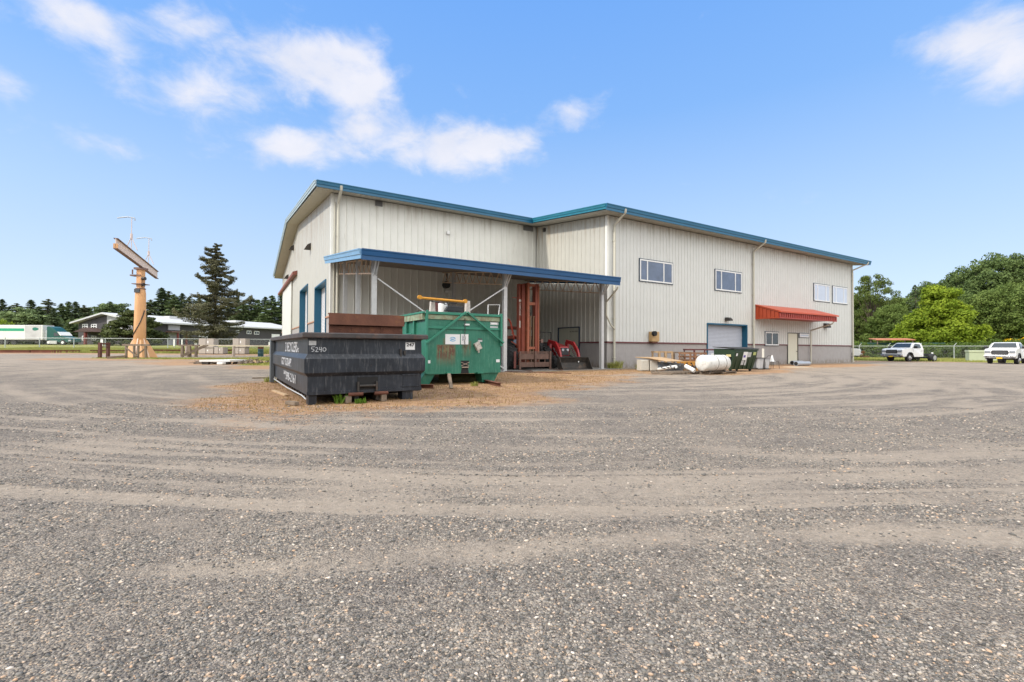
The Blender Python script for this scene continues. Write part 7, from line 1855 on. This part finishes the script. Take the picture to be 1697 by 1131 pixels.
def build_trees_left():
    # the lone fir
    hero = conifer('fir_tree', 41, 20, 6.4, leaf_mat('fir_hero', (.08, .082, .05), (.24, .225, .125), trans=.12), nb=120, per=480, base=.05, droop=.09, power=.46, leaf=.46, irregular=.75, tips=.40, wide=.34)
    place(hero, 356, 404.5, 84, 20, 'tall ragged lone fir standing between the tan pillar and the warehouse', rot=.6, wpx=86, R0=6.4)
    # low broad cedar behind the pillar
    c1 = broadleaf('cedar_tree', 5, 8, 6, leaf_mat('cedar', (.03, .045, .014), (.10, .115, .035), trans=.12), z0=.02, nclump=130, per=110, leaf=.42, clump=.95, shape=lambda t: 1.0 - .82 * t ** 1.3, flat=.5)
    place(c1, 222, 514.5, 96, 8, 'low broad dark cedar directly behind the tan pillar', wpx=100, R0=6)
    G1 = 'conifers beyond the dark building'
    protos = [conifer('conifer_tree', 11, 15, 4.3, CON[0], nb=120, per=95, leaf=.6, wide=.34, droop=.10), conifer('conifer_tree', 12, 15, 4.6, CON[1], nb=120, per=95, leaf=.62, wide=.34, irregular=.25, power=.7),
              conifer('conifer_tree', 13, 15, 4.2, CON[2], nb=100, per=95, leaf=.6, wide=.36, irregular=.5, power=.55, base=.12), 
              broadleaf('pine_tree', 14, 15, 4.6, CON[1], z0=.08, nclump=90, per=90, leaf=.6, clump=1.2, flat=.55)]
    used = [False] * 4
    def src(k):
        if not used[k]: used[k] = True; return protos[k]
        return copy_tree(protos[k])
    T_ = [(-12, 505, 130, 1, 'conifer at the far left edge of the picture behind the trailer'), (2, 499, 134, 0, 'pointed dark conifer rising behind the rear of the white trailer'), (14, 511, 128, 1, 'green conifer behind the middle of the white trailer'),
          (26, 506, 138, 2, 'olive conifer behind the green stripe of the trailer'), (38, 513, 128, 3, 'rounded pine behind the front half of the trailer'), (50, 500, 140, 0, 'dark conifer behind the leaf logo of the trailer'),
          (63, 511, 130, 1, 'green conifer behind the front end of the trailer'), (78, 499, 138, 2, 'tallest ragged conifer above the green truck cab'), (88, 514, 128, 0, 'dark conifer right behind the wind fairing of the green cab'),
          (100, 506, 136, 1, 'green conifer above the nose of the green truck cab'), (112, 503, 142, 1, 'broad green conifer left of the dark building gable'), (124, 503, 138, 0, 'dark pointed conifer beside the gable of the dark building'),
          (138, 509, 142, 2, 'olive conifer over the left slope of the gable roof'), (152, 512, 145, 3, 'rounded pine over the gable peak, the left one'), (168, 506, 150, 2, 'olive conifer over the right half of the gable peak'), (181, 503, 146, 1, 'green conifer left of the low cedar top'),
          (196, 506, 150, 3, 'rounded pine between the cedar and the tan pillar'), (210, 514, 146, 0, 'dark conifer just left of the tan pillar'), (248, 500, 150, 2, 'ragged conifer just right of the tan pillar'),
          (266, 480, 150, 0, 'tall dark conifer right of the pillar, highest of that clump'), (277, 486, 154, 2, 'olive conifer leaning against the highest of the clump'), (287, 491, 148, 1, 'bright green conifer right of the tall dark clump'), (300, 489, 155, 0, 'thin-topped dark conifer left of the lone fir'), (313, 494, 150, 2, 'ragged conifer touching the left side of the lone fir'),
          (328, 497, 152, 0, 'dark conifer behind the left branches of the lone fir'), (342, 500, 150, 1, 'green conifer half hidden behind the trunk of the lone fir'), (378, 500, 152, 2, 'olive conifer behind the right branches of the lone fir'), (391, 496, 154, 0, 'dark conifer touching the right side of the lone fir'),
          (403, 501, 148, 1, 'green conifer right of the lone fir'), (415, 494, 152, 2, 'pointed conifer midway between the lone fir and the warehouse'), (427, 500, 150, 1, 'broad green conifer left of the warehouse roof edge'), (438, 495, 154, 0, 'dark conifer second from the warehouse wall'), (450, 493, 146, 1, 'green conifer next to the warehouse wall'), (466, 489, 150, 0, 'dark conifer cut off by the warehouse wall')]
    for px, py, dep, k, lab in T_:
        if px > 330: dep += 14
        o = src(k); place(o, px, py - 3, dep, 15, lab, G1); w = 1.2 + .25 * rnd.random(); o.scale.x *= w; o.scale.y *= w
    # smaller ones before the building
    o = copy_tree(protos[1]); place(o, 119, 528, 112, 15, 'small layered conifer between the green cab and the dark building', G1); o.scale.x *= 1.5; o.scale.y *= 1.5
    o = copy_tree(protos[0]); place(o, 131, 541, 116, 15, 'small dark conifer at the corner of the dark building', G1); o.scale.x *= 1.5; o.scale.y *= 1.5
    bl = broadleaf('shrub', 21, 4, 2.4, leaf_mat('lime_leaf', (.13, .20, .02), (.30, .38, .04)), z0=.0, nclump=26, per=60, leaf=.35, clump=.8, cat='shrub'); place(bl, 6, 527, 104, 4, 'bright yellow-green shrub above the rear of the trailer', wpx=22, R0=2.4)
    o = copy_tree(bl); place(o, 437, 532, 168, 4, 'bright green bush above the white roof right of the lone fir', wpx=16, R0=2.4)
    hd = mat('hedge_base', (.05, .06, .02), .9)
build_trees_left()
def build_trees_right():
    DEC = leaf_mat('leaf_mid', (.07, .115, .026), (.21, .275, .07), trans=.32); DEC2 = leaf_mat('leaf_dark', (.058, .098, .03), (.175, .235, .075), trans=.3); MAP = leaf_mat('leaf_maple', (.11, .18, .012), (.31, .385, .035), trans=.35); AIR = leaf_mat('leaf_airy', (.06, .09, .02), (.17, .21, .055), trans=.3)
    BU = leaf_mat('bramble', (.05, .09, .015), (.14, .20, .035), trans=.25)
    G2 = 'trees behind the chain link fence'
    a = broadleaf('tall_tree', 31, 17, 5.5, AIR, z0=.30, nclump=95, per=120, leaf=.34, clump=.9, bark=BARK, flat=.7); place(a, 1447, 456, 90, 17, 'tall airy tree with pale trunk near the right end of the warehouse', G2, wpx=66, R0=5.5, rot=1)
    b = conifer('conifer_tree', 33, 15, 4.2, CON[0], nb=60, per=90, leaf=.6, power=.55); place(b, 1518, 472, 96, 15, 'dark narrow conifer between the airy tree and the bright maple', G2, wpx=40, R0=4.2)
    c = broadleaf('maple_tree', 35, 11, 7.5, MAP, z0=.0, nclump=230, per=190, leaf=.36, clump=.95, shape=lambda t: (1.0 - .93 * t ** 1.35) * (.88 + .12 * math.sin(t * 23)), flat=.7); place(c, 1556, 473, 76, 11, 'bright yellow-green spreading maple behind the fence', G2, wpx=160, R0=7.5, rot=2)
    d = broadleaf('broadleaf_tree', 37, 18, 7.0, DEC2, z0=.05, nclump=260, per=120, leaf=.42, clump=1.15, flat=.8)
    place(d, 1655, 424, 100, 18, 'tallest dark broadleaf tree above the nearest pickup', G2, wpx=118, R0=7.0)
    e = broadleaf('broadleaf_tree', 39, 14, 6.0, DEC, z0=.03, nclump=210, per=110, leaf=.40, clump=1.05, flat=.8)
    place(e, 1430, 488, 96, 14, 'dark broadleaf tree touching the right end of the warehouse', G2, wpx=70, R0=6.0)
    D = [(d, 1600, 446, 104, 90, 'broadleaf tree behind the top of the bright maple'), (d, 1715, 426, 96, 120, 'broadleaf tree cut by the right edge of the picture'), (e, 1475, 505, 86, 60, 'lower green tree in front of the airy tree'), (e, 1500, 492, 100, 66, 'green tree right of the airy tree trunk'),
         (d, 1540, 470, 108, 80, 'dark tree just left of the maple crown'), (e, 1628, 482, 90, 84, 'mid-green tree at the right flank of the maple'), (e, 1680, 468, 88, 80, 'mid-green tree above the yellow broom'), (d, 1410, 500, 104, 60, 'dark tree half hidden behind the warehouse end'), (e, 1720, 480, 84, 90, 'lower tree at the right edge above the yellow broom'),
         (d, 1575, 468, 112, 70, 'dark tree peeping over the maple crown'), (e, 1785, 440, 90, 110, 'tree just outside the right edge')]
    for s, px, py, dep, w, lab in D[:-1]:
        o = copy_tree(s); place(o, px, py, dep, 18 if s is d else 14, lab, G2, wpx=w, R0=7.0 if s is d else 6.0)
    bs = broadleaf('bramble_bush', 43, 3.0, 2.6, BU, z0=-.1, nclump=40, per=90, leaf=.26, clump=.8, cat='bush', flat=.7)
    labs = ['at the end of the warehouse', 'behind the hidden pickup', 'left of the side-view pickup', 'behind the cab of the side-view pickup', 'behind the bare frame of the side-view pickup', 'right of the side-view pickup', 'midway along the fence between the two pickups', 'left of the green utility cabinet', 'behind the green utility cabinet', 'left of the nearest pickup', 'behind the nearest pickup', 'at the right edge behind the nearest pickup']
    for i, l in enumerate(labs):
        o = bs if i == 0 else copy_tree(bs); px = 1416 + i * 26; dep = 74 - i * 1.25
        place(o, px, (567, 572, 574, 571, 574, 570, 573, 569, 571, 566, 568, 565)[i], dep, 3.0, 'green bramble thicket ' + l, 'bramble thickets along the fence', wpx=44, R0=2.6)
    br = broadleaf('broom_bush', 47, 2.6, 2.4, leaf_mat('broom', (.50, .33, .005), (.80, .55, .01), trans=.2), z0=.1, nclump=24, per=110, leaf=.22, clump=.7, cat='bush'); place(br, 1690, 563, 62, 2.6, 'bright yellow flowering broom above the nearest pickup', wpx=62, R0=2.4)
    rb_ = broadleaf('red_bush', 49, 1.6, 1.2, leaf_mat('red_leaf', (.14, .05, .03), (.26, .12, .06)), z0=0, nclump=18, per=60, leaf=.18, clump=.45, cat='bush'); place(rb_, 1429, 581.5, 66, 1.6, 'small reddish bush right of the hidden pickup', wpx=17, R0=1.2)
    # the far wood that closes the horizon
    rs = np.random.RandomState(77); n = 46000
    side = rs.rand(n) < .62
    ang = np.where(side, rs.uniform(-1.05, -.40, n), rs.uniform(.52, 1.05, n)); rad = np.where(side, rs.uniform(185, 215, n), rs.uniform(150, 180, n))
    x = np.sin(ang) * rad; y = np.cos(ang) * rad
    hmax = 5.0 + 3.0 * vnoise(ang * 90, rad * .05, 3) + 2 * vnoise(ang * 300, ang * 0, 4)
    z = ground_z(x, y) + hmax * rs.rand(n) ** .8
    N_ = nrm(rs.normal(size=(n, 3))); a_ = nrm(np.cross(N_, rs.normal(size=(n, 3)))); b_ = np.cross(N_, a_)
    # unseen leaf belt added behind the viewer to cut low light under the canopy
    k = 9000; az = rs.uniform(1.9, 4.4, k); rr = rs.uniform(42, 50, k)
    xb, yb = np.sin(az) * rr, np.cos(az) * rr; zb = (10 + 4 * vnoise(az * 14, az * 0, 9)) * rs.rand(k)
    x = np.concatenate([x, xb]); y = np.concatenate([y, yb]); z = np.concatenate([z, zb])
    ln = np.concatenate([1.5 + rs.rand(n), 2.2 + rs.rand(k)]); wd = np.concatenate([1.1 + .8 * rs.rand(n), 1.8 + rs.rand(k)]); n += k
    N_ = nrm(rs.normal(size=(n, 3))); a_ = nrm(np.cross(N_, rs.normal(size=(n, 3)))); b_ = np.cross(N_, a_)
    V, F = quads(np.stack([x, y, z], -1), a_, b_, ln, wd); tag(np_mesh('distant_wood_and_rear_blocker', V, F, CON[1]), kind='stuff')
build_trees_right()
